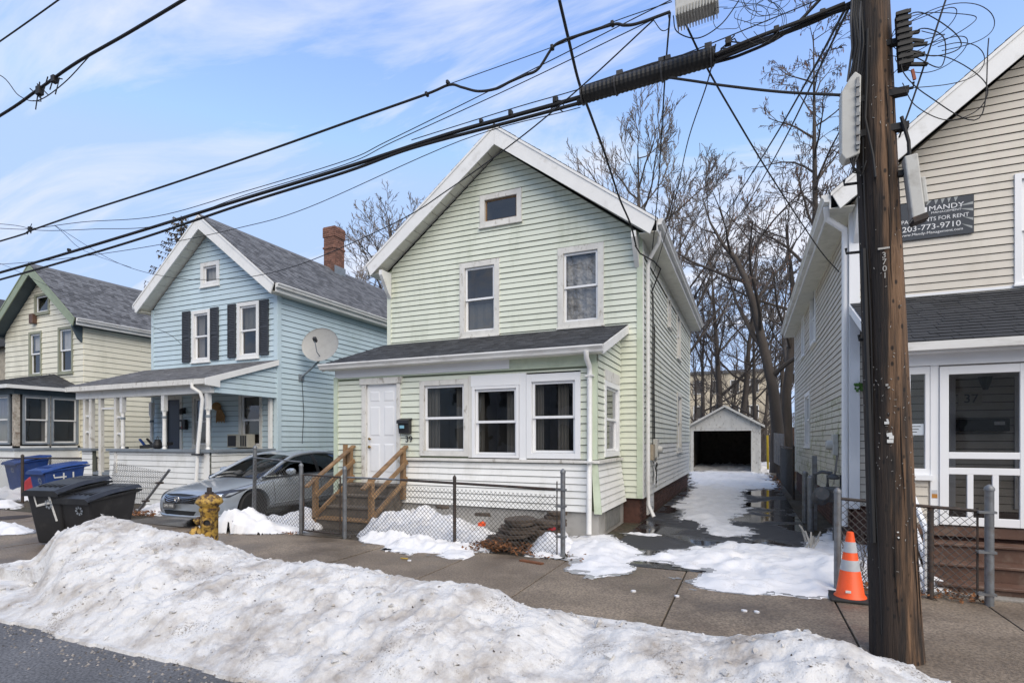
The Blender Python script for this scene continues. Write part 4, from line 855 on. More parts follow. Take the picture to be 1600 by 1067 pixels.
q = MB(); q.bar((-15.3, BPY+.42, 1.73), (-15.1, BPY+.45, 1.55), .05, .04); q.build('arm', black, bb_)
# satellite dish
sdh = thing('satellite_dish', 'grey satellite dish on a bent arm fixed to the blue side wall', 'satellite dish', (BX1, 12.05, 3.5))
dc = Vector((BX1+.75, 12.05, 4.42)); ax = Vector((.30, -.93, .22)).normalized()
Mx = ax.to_track_quat('Z', 'Y').to_matrix()
q = MB(); prof = [(.001, .0)] + [(r_, .16*(r_/.42)**2*.55) for r_ in (.1, .2, .3, .38, .42)] + [(.425, .095), (.41, .08), (.3, .03), (.001, -.015)]
q.lathe(prof, dc, 28, Mx @ Matrix.Diagonal((1.3, 1.2, 1.1))); q.build('dish', dishm, sdh, smooth=True)
q = MB(); q.tube([(BX1+.01, 12.0, 3.53), (BX1+.45, 12.06, 3.85), dc + Vector((.02, .08, -.28)), dc + Vector((0, .06, -.02))], .028, 8); q.build('mast', greypaint, sdh, smooth=True)
q = MB(); q.tube([dc + Vector((0, 0, -.36)), dc + ax*.30 + Vector((0, 0, -.30)), dc + ax*.44 + Vector((0, 0, -.02))], .014, 6); q.build('feed_arm', greypaint, sdh)
q = MB(); q.bar(dc + ax*.36 + Vector((0, 0, -.02)), dc + ax*.48 + Vector((0, 0, .04)), .09, .09); q.build('receiver', black, sdh, bevel=.01)
MB().fbox(fbR, 11.9, 12.1, 3.42, 3.62, .015, .04).build('wall_plate', greypaint, sdh)
q = MB(); q.tube([fbR(12.0, 3.5, .05), fbR(12.08, 2.5, .04), fbR(12.02, 1.6, .04)], .008, 5); q.build('cable', cablem, sdh)

# ================================================================ YELLOW HOUSE
yh = thing('cream_house', 'cream clapboard house with green rake boards and enclosed porch', 'house', (-23.7, 11.15, 0))
YX0, YX1, YY, YB = -26.2, -21.15, 11.15, 21
yzp, yze, ys = 7.70, 5.75, .78
fy = F_front(YY); fyR = F_right(YX1)
y1_ = window(fy, -24.55, -23.7, 4.05, 5.7, yh, .09, mat('olive_trim', (.26, .27, .20), .6), curt={'areas': [(0, 1, .6, 1)], 'm': mat('pale_curtain', (.5, .5, .5), .8)})
y2_ = window(fy, -22.66, -21.75, 4.05, 5.72, yh, .09, bpy.data.materials['olive_trim'], curt={'areas': [(0, 1, .5, 1)], 'm': bpy.data.materials['pale_curtain']})
y3_ = window(fy, -24.18, -23.2, 6.3, 7.06, yh, .09, bpy.data.materials['olive_trim'], style='single')
yp = [(YX0, .5), (YX1, .5), (YX1, yze), ((YX0+YX1)/2, yzp), (YX0, yze)]
ywf = wall('front_wall', fy, yp, [y1_, y2_, y3_], yh, under_c); siding(fy, yp, [y1_, y2_, y3_], .19, ywf, cream, .02)
yws = wall('side_wall', fyR, [(YY, .5), (YB, .5), (YB, yze), (YY, yze)], [], yh, under_c); siding(fyR, [(YY, .5), (YB, .5), (YB, 5.6), (YY, 5.6)], [], .19, yws, cream, .02)
q = MB(); q.quad((YX0, YY, .3), (YX0, YB, .3), (YX0, YB, yze), (YX0, YY, yze)); q.quad((YX0, YB, .3), (YX1, YB, .3), (YX1, YB, yze), (YX0, YB, yze)); q.build('rear_wall', cream, yh)
MB().box(YX0, YX1-.03, YY+.03, YB, -.1, .5).build('foundation', concrete, yh)
rake_g = mat('sage_rake', (.25, .30, .21), .55, .1, 4); sl_ = mat('slate_blue_soffit', (.07, .10, .12), .6, .1, 3)
gable_roof(yh, YX0, YX1, YY, YB, yzp, ys, .28, .4, .34, shg2, barge_h=.40, barge_m=rake_g, soffit_m=sl_, panels=False)
bracket(yh, YX1-.12, YY-.02, 5.7, sl_, of=.3)
yl = thing('wall_lamp_box', 'small brown box mounted between the cream house gable windows', 'box', (-24.1, YY-.06, 6.0)); MB().box(-24.25, -24.0, YY-.16, YY-.02, 5.98, 6.32).build('case', tread, yl, bevel=.01)
# enclosed porch with hip roof
QX0, QX1, QY = -25.9, -21.32, 9.3
MB().box(QX0, QX1, QY, YY, -.1, 1.5).build('porch_base', white_vinyl, yh)
MB().box(QX0-.02, QX1+.04, QY-.04, YY-.03, 1.36, 1.44).build('porch_sill_band', greypaint, yh)
MB().box(QX0-.02, QX1+.02, QY-.02, YY-.03, 3.16, 3.36).build('porch_header', sl_, yh)
fq = F_front(QY); fqR = F_right(QX1)
for a in (-25.8, -24.35, -22.9): window(fq, a, a+1.3, 1.55, 3.15, yh, .06, greypaint, alum, curt={'areas': [(0, 1, 0, 1)]}, sillw=False)
window(fqR, 9.5, 10.24, 1.55, 3.15, yh, .05, greypaint, alum, curt={'areas': [(.82, 1, 0, 1)]}, sillw=False); window(fqR, 10.27, 11.07, 1.55, 3.15, yh, .05, greypaint, alum, curt={'areas': [(0, .18, 0, 1)]}, sillw=False)
peel = mat('peeling_post', (.42, .38, .32), .8, .3, 14, dirt=(.12, .07, .04), dscale=8, damt=.9)
MB().box(QX1-.14, QX1, QY, QY+.14, 1.44, 3.16).build('porch_post', peel, yh); MB().box(QX1-.1, QX1, QY+.93, QY+.98, 1.44, 3.16).build('porch_post', peel, yh)
MB().box(QX1-.1, QX1-.0, YY-.1, YY-.02, 1.44, 3.16).build('porch_post', cream, yh)
MB().box(QX0+.1, QX1-.1, QY+.95, QY+.97, 1.4, 3.2).build('inner_partition', darkroom, yh)
ex, ey, ez, tz = QX1+.22, QY-.24, 3.44, 4.05; rx = -22.9
q = MB(); q.add([(QX0-.2, ey, ez), (ex, ey, ez), (ex, YY, ez), (rx, YY, tz), (QX0+1, YY, tz), (QX0-.2, YY, ez)], [(0, 1, 3, 4), (1, 2, 3), (0, 4, 5), (0, 5, 2, 1)]); hr = q.build('porch_roof', deckm, yh)
V1 = Vector((0, YY-ey, tz-ez)); shingles((QX0-.2, ey-.02, ez+.004), (1, 0, 0), V1, ex-QX0+.2, V1.length, hr, shg, lim=lambda v: (1.2*v/V1.length, (ex-QX0+.2) - (ex-rx)*v/V1.length))
V2 = Vector((rx-ex, 0, tz-ez)); shingles((ex+.02, ey, ez+.004), (0, 1, 0), V2, YY-ey, V2.length, hr, shg, lim=lambda v: ((YY-ey)*v/V2.length, YY-ey))
q = MB(); q.box(ex, ex+.1, ey-.1, YY-.02, ez-.12, ez-.01); q.box(QX0-.2, ex, ey-.1, ey, ez-.12, ez-.01); q.build('porch_gutter', alum, yh)
q = MB(); q.tube([(ex+.05, 11.0, 3.36), (ex+.05, 11.0, 3.25), (YX1+.35, 11.2, 3.12), (YX1+.06, 11.3, 3.0), (YX1+.06, 11.3, .3)], .06, 8); q.build('downspout', white, yh, smooth=True)
# the next house at the very left edge
lh = thing('stone_faced_house', 'sliver of a house with rough stone siding at the left edge', 'house', (-30, 12, 0))
stn = mat('rough_stone_facing', (.38, .34, .27), .9, .2, 5, dirt=(.2, .18, .15), dscale=4, damt=.6, bump=.8, bscale=9, bdist=.05)
MB().box(-33, -27.6, 12, 22, -.1, 5.5).build('wall', stn, lh)
q = MB(); q.prism([(-33.3, 11.7, 5.5), (-30.2, 11.7, 7.9), (-27.2, 11.7, 5.5)], (0, 10.5, 0)); q.build('roof', shg, lh)
b = MB()
for i in range(24):
    x = -27.61 + 0
    z = .1 + i*.22; yy_ = 12.0
    while yy_ < 14.5: L_ = rng.uniform(.25, .5); b.box(-27.62, -27.58 + rng.uniform(0, .03), yy_, min(yy_+L_-.02, 14.6), z, z+.2); yy_ += L_
tag(b.build('facing_stones', stn, lh, fix=False), kind='stuff')
# ================================================================ BEIGE HOUSE (right)
rh = thing('beige_house', 'beige clapboard house with white screened porch and number 37 behind the utility pole', 'house', (4.68, 10.1, 0))
RX0, RX1, RY, RB = 1.53, 7.83, 10.1, 21.1
rzp, rze, rs_ = 8.05, 5.5, .81
fr = F_front(RY); frL = F_left(RX0)
r1 = window(fr, 3.55, 4.6, 3.95, 5.55, rh, .08, newwhite, curt={'areas': [(0, .22, 0, .55)], 'm': curtain})
rh_holes = [r1, (2.35, 2.62, .7, 2.75), (3.64, 4.45, .7, 2.8)]
rp = [(RX0, .65), (RX1, .65), (RX1, rze), ((RX0+RX1)/2, rzp), (RX0, rze)]
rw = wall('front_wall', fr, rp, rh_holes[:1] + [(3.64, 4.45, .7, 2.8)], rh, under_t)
siding(fr, [(RX0+.11, .65), (RX1-.1, .65), (RX1-.1, rze+.03), ((RX0+RX1)/2, rzp+.02), (RX0+.11, rze+.03)], rh_holes[:1] + [(3.64, 4.45, .7, 2.8)], .115, rw, beige, .016)
s1 = window(frL, 17.7, 18.5, 4.15, 5.4, rh, .08, newwhite); s2 = window(frL, 14.9, 16.1, 4.1, 5.5, rh, .1, newwhite); s3 = window(frL, 16.2, 17.5, 1.5, 3.0, rh, .1, newwhite)
rsw = wall('side_wall', frL, [(RY, .65), (RB, .65), (RB, rze), (RY, rze)], [s1, s2, s3], rh, under_t)
siding(frL, [(RY+.1, .65), (RB-.05, .65), (RB-.05, 5.42), (RY+.1, 5.42)], [s1, s2, s3], .115, rsw, beige, .016, zsplit=2.4, m2=gmoss)
q = MB(); q.quad((RX1, RY, .3), (RX1, RB, .3), (RX1, RB, rze), (RX1, RY, rze)); q.quad((RX0, RB, .3), (RX1, RB, .3), (RX1, RB, rze), (RX0, RB, rze)); q.build('rear_wall', beige, rh)
MB().fbox(fr, RX0-.035, RX0+.11, .6, rze-.12, -.03, .034).build('corner_board', newwhite, rh)
MB().fbox(frL, RY-.03, RY+.10, .6, 5.4, -.03, .032).build('corner_board', newwhite, rh)
MB().fbox(frL, RB-.1, RB, .6, 5.4, -.03, .032).build('corner_board', newwhite, rh)
MB().box(RX0+.04, RX1-.03, RY+.04, RB-.03, -.1, .66).build('foundation', brickdark, rh)
b = MB()
for i in range(8):
    z = i*.078; y = RY + .06 + (.11 if i % 2 else 0)
    while y < RB-.3: b.box(RX0+.018 - rng.uniform(0, .004), RX0+.045, y, y+.205, z, z+.068); y += .215
    x = RX0 + .06 + (.11 if i % 2 else 0)
    while x < RX0 + 1.2: b.box(x, x+.205, RY+.018, RY+.045, z, z+.068); x += .215
tag(b.build('foundation_bricks', brickdark, rh, fix=False), kind='stuff')
gable_roof(rh, RX0, RX1, RY, RB, rzp, rs_, .33, .38, .34, shg, barge_h=.40)
bracket(rh, RX0+.02, RY-.03, 5.45, newwhite)
q = MB(); q.tube([(RX0-.38, RY-.25, 5.40), (RX0-.36, RY-.15, 5.25), (RX0-.10, RY-.02, 5.08), (RX0-.085, RY+.05, 4.9), (RX0-.085, RY+.05, .3)], .048, 8); q.build('downspout', newwhite, rh, smooth=True)
q = MB(); q.tube([frL(10.42, 5.2, .04), frL(10.45, 3.0, .03), frL(10.4, 1.7, .04)], .012, 6); q.build('service_cable', cablem, rh, smooth=True)
# porch
rx0, rx1, ry = 1.72, 7.6, 8.2
z0_, z1_ = 2.90, 3.88; xr0, xr1 = 1.52, 7.8
q = MB(); q.prism([(xr0, ry-.2, z0_), (xr0, RY, z1_), (xr0, RY, z1_-.08), (xr0, ry-.2, z0_-.08)], (xr1-xr0, 0, 0)); rr_ = q.build('porch_roof', deckm, rh)
shr = mat('charcoal_tab_shingle', (.026, .028, .032), .85, .15, 9, island=.35, bump=.5, bscale=250, bdist=.004)
shingles((xr0-.01, ry-.23, z0_-.006), (1, 0, 0), (0, 1, (z1_-z0_)/(RY-ry+.2)), xr1-xr0+.02, math.hypot(RY-ry+.22, .98), rr_, shr, .135, wlo=.18, whi=.34, thick=.009, pieces=290, name='shingle_field')
q = MB(); q.prism([(xr0, ry-.22, z0_-.01), (xr0, RY-.02, z1_-.01), (xr0, RY-.02, z1_-.15), (xr0, ry-.22, z0_-.15)], (-.03, 0, 0)); q.build('porch_rake_board', newwhite, rh)
MB().fbox(fr, xr0+.1, xr1, z1_+.02, z1_+.06, -.01, .03).build('flashing', newwhite, rh)
MB().box(xr0, xr1, ry-.29, ry-.2, z0_-.12, z0_-.02).build('porch_gutter', alum, rh)
MB().box(xr0, xr1, ry-.2, ry+.02, z0_-.14, z0_-.10).build('porch_soffit', newwhite, rh)
MB().box(rx0, rx1, ry-.015, ry+.08, 2.62, z0_-.14).build('porch_header', newwhite, rh)
fpr = F_front(ry)
def frm(name, s0, s1, a, b_, n0=-.08, n1=0.0, m=newwhite, par=rh): return MB().fbox(fpr, s0, s1, a, b_, n0, n1).build(name, m, par, bevel=.004)
frm('porch_post', rx0, rx0+.12, .64, 2.62); frm('porch_post', 2.08, 2.165, .64, 2.62); frm('porch_post', 3.03, 3.13, .64, 2.62)
frm('porch_window_frame', rx0+.12, 2.08, 1.26, 1.34, -.07, -.006); frm('porch_window_frame', rx0+.12, 2.08, 2.52, 2.615, -.07, -.006); frm('porch_window_frame', 2.03, 2.078, 1.34, 2.52, -.07, -.006); frm('porch_window_frame', rx0+.121, rx0+.16, 1.34, 2.52, -.07, -.006)
MB().fbox(fpr, rx0+.16, 2.03, 1.34, 2.52, -.04, -.036).build('porch_window_pane', glass, rh)
MB().fbox(fpr, rx0-.02, 2.10, 1.20, 1.26, -.05, .05).build('porch_sill', newwhite, rh)
frm('porch_infill', rx0+.12, 2.08, .64, 1.20, -.06, -.03, beige); siding(F_front(ry+.03), [(rx0+.1, .66), (2.06, .66), (2.06, 1.2), (rx0+.1, 1.2)], [], .115, rh, beige, .02)
MB().box(rx0, rx0+.03, ry+.08, RY, .64, 1.3).build('porch_side_wall', beige, rh); MB().box(rx0, rx0+.03, ry+.08, RY-.02, 2.6, 3.0).build('porch_side_wall', newwhite, rh)
MB().box(rx0+.005, rx0+.012, ry+.08, RY-.02, 1.3, 2.6).build('porch_side_pane', glass, rh)
MB().box(3.13, rx1, ry, ry+.06, .64, 1.3).build('porch_infill', beige, rh); MB().box(3.13, rx1, ry+.02, ry+.03, 1.3, 2.62).build('porch_window_pane', glass, rh)
MB().box(rx1-.03, rx1, ry+.08, RY, .64, 2.95).build('porch_side_wall', beige, rh)
MB().box(rx0, rx1, ry+.01, RY, .52, .64).build('porch_floor', tread, rh); MB().box(rx0+.05, rx1, ry+.1, RY, -.1, .52).build('porch_foundation', brickdark, rh)
MB().box(rx0+.03, rx1-.03, ry+.1, RY, 2.62, 2.64).build('porch_ceiling', newwhite, rh)
sd_ = MB()
D0, D1 = 2.17, 3.025
for s0, s1 in ((D0, D0+.09), (D1-.09, D1)): sd_.fbox(fpr, s0, s1, .66, 2.60, -.03, .02)
for a, b_ in ((.66, .76), (1.28, 1.36), (1.47, 1.55), (2.50, 2.60)): sd_.fbox(fpr, D0+.09, D1-.09, a, b_, -.03, .018)
for x in (D0+.30, D0+.54): sd_.fbox(fpr, x-.03, x+.03, .76, 1.28, -.03, .017)
sdo = sd_.build('screen_door', newwhite, rh, bevel=.004)
MB().fbox(fpr, D0+.09, D1-.09, .76, 2.5, -.008, -.006).build('screen', screen, sdo)
MB().fbox(fpr, 2.095, 2.15, .98, 1.03, .0, .004).build('notice_sticker', mat('orange_sticker', (.45, .20, .04), .6), rh)
MB().fbox(fpr, 2.095, 2.15, 1.035, 1.08, .0, .004).build('notice_sticker', mat('pale_sticker', (.5, .52, .55), .6), rh)
note = MB().fbox(fpr, 1.86, 2.02, 1.76, 1.90, -.034, -.032).build('paper_note', mat('note_paper', (.5, .55, .6), .7), rh)
for k in range(3): MB().fbox(fpr, 1.875, 1.99 - .02*k, 1.865-.035*k, 1.873-.035*k, -.031, -.030).build('handwriting_line', black, note)
p37 = aY(1518, 623, RY-.05); glyph('37', .18, MF(fr, p37[0], p37[2], .03), black, rh, 'house_number', .004)
MB().fbox(fr, p37[0]-.15, p37[0]+.13, p37[2]-.1, p37[2]+.1, .018, .026).build('number_plate', mat('pale_plate', (.45, .4, .32), .7), rh)
pm = aY(1538, 664, RY-.1); mb3 = thing('mailbox', 'long black wall mailbox inside the screened porch below number 37', 'mailbox', (pm[0], RY-.1, pm[2]))
MB().box(pm[0]-.31, pm[0]+.28, RY-.14, RY-.02, pm[2]-.09, pm[2]+.09).build('box', black, mb3, bevel=.01); MB().box(pm[0]+.1, pm[0]+.22, RY-.15, RY-.14, pm[2]-.0, pm[2]+.05).build('paper', paintw, mb3)
pl2 = aY(1538, 588, RY-.1); ln = thing('porch_lantern', 'dark lantern on the back wall of the screened porch', 'lantern', (pl2[0], RY-.1, pl2[2]))
q = MB(); q.lathe([(.03, -.2), (.08, -.05), (.10, .05), (.06, .11), (.02, .14)], (pl2[0], RY-.14, pl2[2]), 8); q.build('body', black, ln); MB().box(pl2[0]-.03, pl2[0]+.03, RY-.1, RY-.02, pl2[2]-.1, pl2[2]+.02).build('bracket', black, ln)
MB().fbox(fr, 2.78, 2.86, .7, 2.62, .016, .04).build('inner_door_casing', newwhite, rh); MB().fbox(fr, 3.55, 3.64, .7, 2.62, .016, .04).build('inner_door_casing', newwhite, rh); MB().fbox(fr, 3.64, 4.45, .7, 2.7, -.06, -.02).build('inner_door', darkroom, rh)
for i, (ya, z) in enumerate(((7.98, .47), (7.72, .28), (7.46, .10))):
    MB().box(1.95, 3.7, ya-.04, ya+.24, z-.03, z).build('porch_tread', tread, rh, bevel=.006); MB().box(1.97, 3.68, ya, ya+.02, z-.2, z-.031).build('porch_riser', tread, rh)
for zt in (1.05, .72, .42):
    q = MB(); q.bar((1.80, 8.1, zt+.18), (1.80, 7.2, zt-.38), .04, .07); q.build('stair_rail', newwhite, rh)
MB().box(1.775, 1.83, 8.05, 8.11, .1, 1.25).build('stair_post', newwhite, rh); MB().box(1.775, 1.83, 7.2, 7.26, .0, .72).build('stair_post', newwhite, rh)
MB().fbox(fr, 1.60, 1.74, .2, .55, -.03, .02).build('foundation_panel', tread, rh)
# rental banner
sg = thing('rental_sign', 'dark rental banner with white lettering on the beige gable wall behind the pole', 'sign', (2.62, RY-.04, 4.78))
navym = mat('banner_slate', (.025, .034, .048), .55, .15, 3)
SX0, SX1, SZ0, SZ1 = 2.07, 3.08, 4.775, 5.345
MB().fbox(fr, SX0, SX1, SZ0, SZ1, .024, .036).build('panel', navym, sg)
whp = mat('banner_white', (.72, .73, .74), .6); grp = mat('banner_grey', (.30, .32, .32), .6)
gl_ = lambda t, s, x, z, sx=1: glyph(t, s, MF(fr, x, z, .038), whp, sg, 'lettering', .0012, sx=sx)
gl_('MANDY', .105, 2.745, 5.215, 1.15); gl_('MANAGEMENT', .042, 2.745, 5.15, 1.3); gl_('APARTMENTS FOR RENT', .082, 2.575, 5.055, .98); gl_('203-773-9710', .118, 2.56, 4.94, 1.1); gl_('www.Mandy-Management.com', .056, 2.56, 4.855, 1.12)
for k, (x, wd) in enumerate(((2.50, .07), (2.60, .05), (2.68, .05), (2.76, .045), (2.84, .05))):
    q = MB(); q.prism([fr(x, SZ1-.002, .037), fr(x+wd, SZ1-.002, .037), fr(x+wd*.35-.02*(k == 0), SZ1-.075, .037)], (0, -.001, 0)); q.build('banner_ray', grp, sg)
for (xa, za_, xb, zb_) in ((3.07, 5.24, 2.88, 5.20), (3.07, 5.14, 2.90, 5.16), (3.07, 5.0, 2.95, 5.03), (3.06, 4.88, 2.93, 4.93)):
    q = MB(); q.prism([fr(xa, za_, .037), fr(xa, za_-.04, .037), fr(xb, zb_, .037)], (0, -.001, 0)); q.build('banner_leaf', grp, sg)
q = MB()
for (xa, xb) in ((2.40, 2.435), (2.475, 2.51)): q.prism([fr(xa, 5.13, .038), fr(xb, 5.13, .038), fr(xb, 5.25, .038), fr(xa, 5.25, .038)], (0, -.001, 0))
q.prism([fr(2.42, 5.25, .0385), fr(2.455, 5.15, .0385), fr(2.49, 5.25, .0385), fr(2.455, 5.19, .0385)], (0, -.001, 0)); q.build('emblem', whp, sg)
# meters and bollards by the beige house
em2 = thing('electric_meter', 'round electric meter on the mossy left wall of the beige house', 'meter', (RX0, 11.5, 1.5))
MB().fbox(frL, 11.35, 11.62, 1.42, 1.80, .015, .10).build('box', lightgrey, em2, bevel=.01)
q = MB(); q.lathe([(.09, 0), (.09, .07), (.075, .1), (.02, .11)], frL(11.48, 1.60, .10), 16, Matrix.Rotation(R(-90), 3, 'Y')); q.build('dial', lightgrey, em2, smooth=True)
for k in range(4): q = MB(); q.tube([frL(11.3+.05*k, 1.42, .03), frL(11.25+.05*k, 1.15, .06), frL(11.4, 1.0-.04*k, .08), frL(11.42, 1.25, .05)], .008, 5); q.build('loose_cable', curtain, em2)
gm = thing('gas_meter', 'dark gas meter with pipework at the corner of the beige house', 'gas meter', (1.3, 10.6, 0))
irm = mat('gas_meter_iron', (.055, .06, .065), .6, .2, 12, dirt=(.14, .10, .07), dscale=12, damt=.5)
q = MB(); q.lathe([(.10, 0), (.13, .03), (.13, .26), (.10, .30)], (1.12, 10.35, .72), 16, Matrix.Rotation(R(70), 3, 'X')); q.build('meter_drum', irm, gm, smooth=True)
MB().box(1.17, 1.45, 10.15, 10.42, .68, .92).build('meter_case', irm, gm, bevel=.03)
q = MB(); q.tube([(1.22, 10.3, .9), (1.22, 10.3, 1.1), (1.42, 10.3, 1.12), (1.42, 10.3, .05)], .028, 8); q.build('pipe', irm, gm, smooth=True)
q = MB(); q.tube([(1.05, 10.45, .95), (1.05, 10.45, 1.12), (1.15, 10.45, 1.16), (1.3, 10.4, 1.14)], .03, 8); q.build('pipe', irm, gm, smooth=True)
q = MB(); q.lathe([(.07, 0), (.09, .03), (.07, .06), (.03, .09)], (1.3, 10.25, 1.05), 12); q.build('regulator', irm, gm, smooth=True)
q = MB(); q.tube([(1.32, 10.3, .7), (1.32, 10.3, 0)], .03, 8); q.build('pipe', irm, gm)
def bollard(x, y, h, r, label, cap=True):
    t = thing('steel_bollard', label, 'bollard', (x, y, 0), group='steel posts guarding the gas meter')
    q = MB(); q.lathe([(r, 0), (r, h)], (x, y, 0), 16); q.build('tube', steel, t, smooth=True)
    q = MB(); q.lathe([(r*1.06, h-.02), (r*1.06, h), (r*.8, h+.025), (r*.3, h+.04), (0.001, h+.042)], (x, y, 0), 16); q.build('cap', steel, t, smooth=True)
bollard(1.08, 12.5, 1.02, .055, 'farther of the two capped steel bollards by the gas meter'); bollard(1.07, 11.35, 1.0, .055, 'nearer of the two capped steel bollards by the gas meter')
t = thing('steel_post', 'tall flat topped steel post between the bollards and the gas meter', 'post', (1.16, 11.6, 0)); MB().box(1.12, 1.2, 11.56, 11.64, 0, 1.4).build('post', steel, t)
ivy = MB(); c0 = Vector(aY(1347, 605, RY-.06))
for k in range(26):
    p = c0 + Vector((rng.uniform(-.1, .07), rng.uniform(-.05, 0), rng.uniform(-.08, .07))); a = Vector((rng.uniform(-1, 1), rng.uniform(-.4, .1), rng.uniform(-1, 1))).normalized()*.03; c_ = a.cross(Vector((0, 1, .3))).normalized()*.02
    ivy.quad(p-a, p+c_, p+a, p-c_)
iv = thing('ivy_sprig', 'small green ivy sprig growing from the beige siding left of the pole', 'plant', tuple(c0)); ivy.build('leaves', leafg, iv)
q = MB(); q.tube([c0, c0+Vector((.04, .03, -.25)), c0+Vector((.05, .04, -.5))], .005, 4); q.build('stem', twigm, iv)

# ================================================================ GARAGE
ga = thing('garage', 'small white wooden garage with a dark open doorway at the end of the driveway', 'garage', (-1.05, 30, 0))
gx0, gx1, gy, gb_, gz = -2.78, .62, 30.0, 36, .0
fg = F_front(gy); gop = (-2.62, .17, -.1, 2.17)
gw = wall('front_wall', fg, [(gx0, -.1), (gx1, -.1), (gx1, 2.45), ((gx0+gx1)/2, 3.36), (gx0, 2.45)], [gop], ga, worn_white)
k = 0; x = gx0
while x < gx1 - .02:
    x1 = min(x+.145, gx1-.002); zt = lambda xx: 2.45 + .91*(1-abs(xx-(gx0+gx1)/2)/((gx1-gx0)/2)); zb_ = 2.36 if x < .17 else .05
    q = MB(); q.prism([fg(x+.004, zb_, 0), fg(x1-.004, zb_, 0), fg(x1-.004, zt(x1), 0), fg(x+.004, zt(x), 0)], (0, -.02, 0)); q.build('plank', worn_white, gw); x += .145
MB().fbox(fg, gx0, gx1, 2.30, 2.40, .02, .045).build('lintel', worn_white, ga); MB().fbox(fg, gop[0], gop[1], 2.17, 2.30, -.01, .03).build('lintel', worn_white, ga)
for a, c_ in ((gx0, gop[0]), (gop[1], gop[1]+.1), (gx1-.1, gx1)): MB().fbox(fg, a, c_, .0, 2.30, -.01, .035).build('jamb', worn_white, ga)
for (x0, x1) in ((gx0, gx0+.05), (gx1-.05, gx1)): MB().box(x0, x1, gy+.02, gb_, -.1, 2.45).build('side_wall', oldwood, ga)
MB().box(gx0, gx1, gb_-.05, gb_, -.1, 2.9).build('rear_wall', oldwood, ga); MB().box(gx0+.05, gx1-.05, gy, gb_-.05, -.1, .02).build('floor', drivem, ga)
cxg = (gx0+gx1)/2
for s in (-1, 1):
    q = MB(); q.prism([(cxg, gy-.2, 3.50), (cxg+s*1.88, gy-.2, 2.44), (cxg+s*1.88, gy-.2, 2.36), (cxg, gy-.2, 3.42)], (0, gb_-gy+.3, 0)); o_ = q.build('roof', shg2, ga)
    q = MB(); q.prism([(cxg, gy-.2, 3.49), (cxg+s*1.88, gy-.2, 2.43), (cxg+s*1.88, gy-.2, 2.32), (cxg, gy-.2, 3.38)], (0, -.03, 0)); q.build('bargeboard', worn_white, ga)

# ================================================================ UTILITY POLE
PXc, PYc = 1.08, 5.08; LEAN = -.035
def pc(z): return Vector((PXc + LEAN*z, PYc + .0*z, z))
up = thing('utility_pole', 'weathered dark brown wooden utility pole standing at the snow bank', 'utility pole', (PXc, PYc, 0))
polem = mat('pole_wood', (.18, .105, .058), .85, .45, 5.5, dirt=(.02, .015, .012), dscale=2.6, damt=.95, dlo=.44, dhi=.60, bump=1, bscale=24, stretch=(6, 6, .22), bdist=.016)
def polex():
    t, L, b = nodes_of(polem); g = [n for n in t.nodes if n.type == 'NEW_GEOMETRY'][0]; base = b.inputs['Base Color'].links[0].from_socket
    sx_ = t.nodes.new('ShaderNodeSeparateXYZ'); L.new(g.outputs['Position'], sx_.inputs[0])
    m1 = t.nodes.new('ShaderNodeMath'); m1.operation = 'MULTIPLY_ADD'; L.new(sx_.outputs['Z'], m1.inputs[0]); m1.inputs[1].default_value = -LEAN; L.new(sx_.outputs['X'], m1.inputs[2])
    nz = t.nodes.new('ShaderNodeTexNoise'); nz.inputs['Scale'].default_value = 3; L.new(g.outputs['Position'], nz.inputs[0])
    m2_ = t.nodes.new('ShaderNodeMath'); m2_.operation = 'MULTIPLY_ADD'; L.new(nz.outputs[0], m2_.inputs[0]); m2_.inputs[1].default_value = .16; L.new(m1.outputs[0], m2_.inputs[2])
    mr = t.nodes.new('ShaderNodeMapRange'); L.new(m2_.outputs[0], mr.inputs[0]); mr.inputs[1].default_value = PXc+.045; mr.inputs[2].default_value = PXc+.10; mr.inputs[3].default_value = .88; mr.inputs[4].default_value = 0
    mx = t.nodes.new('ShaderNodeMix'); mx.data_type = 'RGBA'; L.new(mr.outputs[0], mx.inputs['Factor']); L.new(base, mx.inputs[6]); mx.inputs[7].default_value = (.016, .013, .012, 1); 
    # nail and spur holes
    mp_ = t.nodes.new('ShaderNodeMapping'); mp_.inputs['Scale'].default_value = (1, 1, .55); L.new(g.outputs['Position'], mp_.inputs[0])
    vo = t.nodes.new('ShaderNodeTexVoronoi'); vo.inputs['Scale'].default_value = 17; L.new(mp_.outputs[0], vo.inputs['Vector'])
    cr = t.nodes.new('ShaderNodeMapRange'); L.new(vo.outputs['Distance'], cr.inputs[0]); cr.inputs[1].default_value = .13; cr.inputs[2].default_value = .22; cr.inputs[3].default_value = .9; cr.inputs[4].default_value = 0
    mx2 = t.nodes.new('ShaderNodeMix'); mx2.data_type = 'RGBA'; L.new(cr.outputs[0], mx2.inputs['Factor']); L.new(mx.outputs[2], mx2.inputs[6]); mx2.inputs[7].default_value = (.01, .008, .007, 1)
    L.new(mx2.outputs[2], b.inputs['Base Color'])
polex()
b = MB(); nr, nz_ = 72, 190
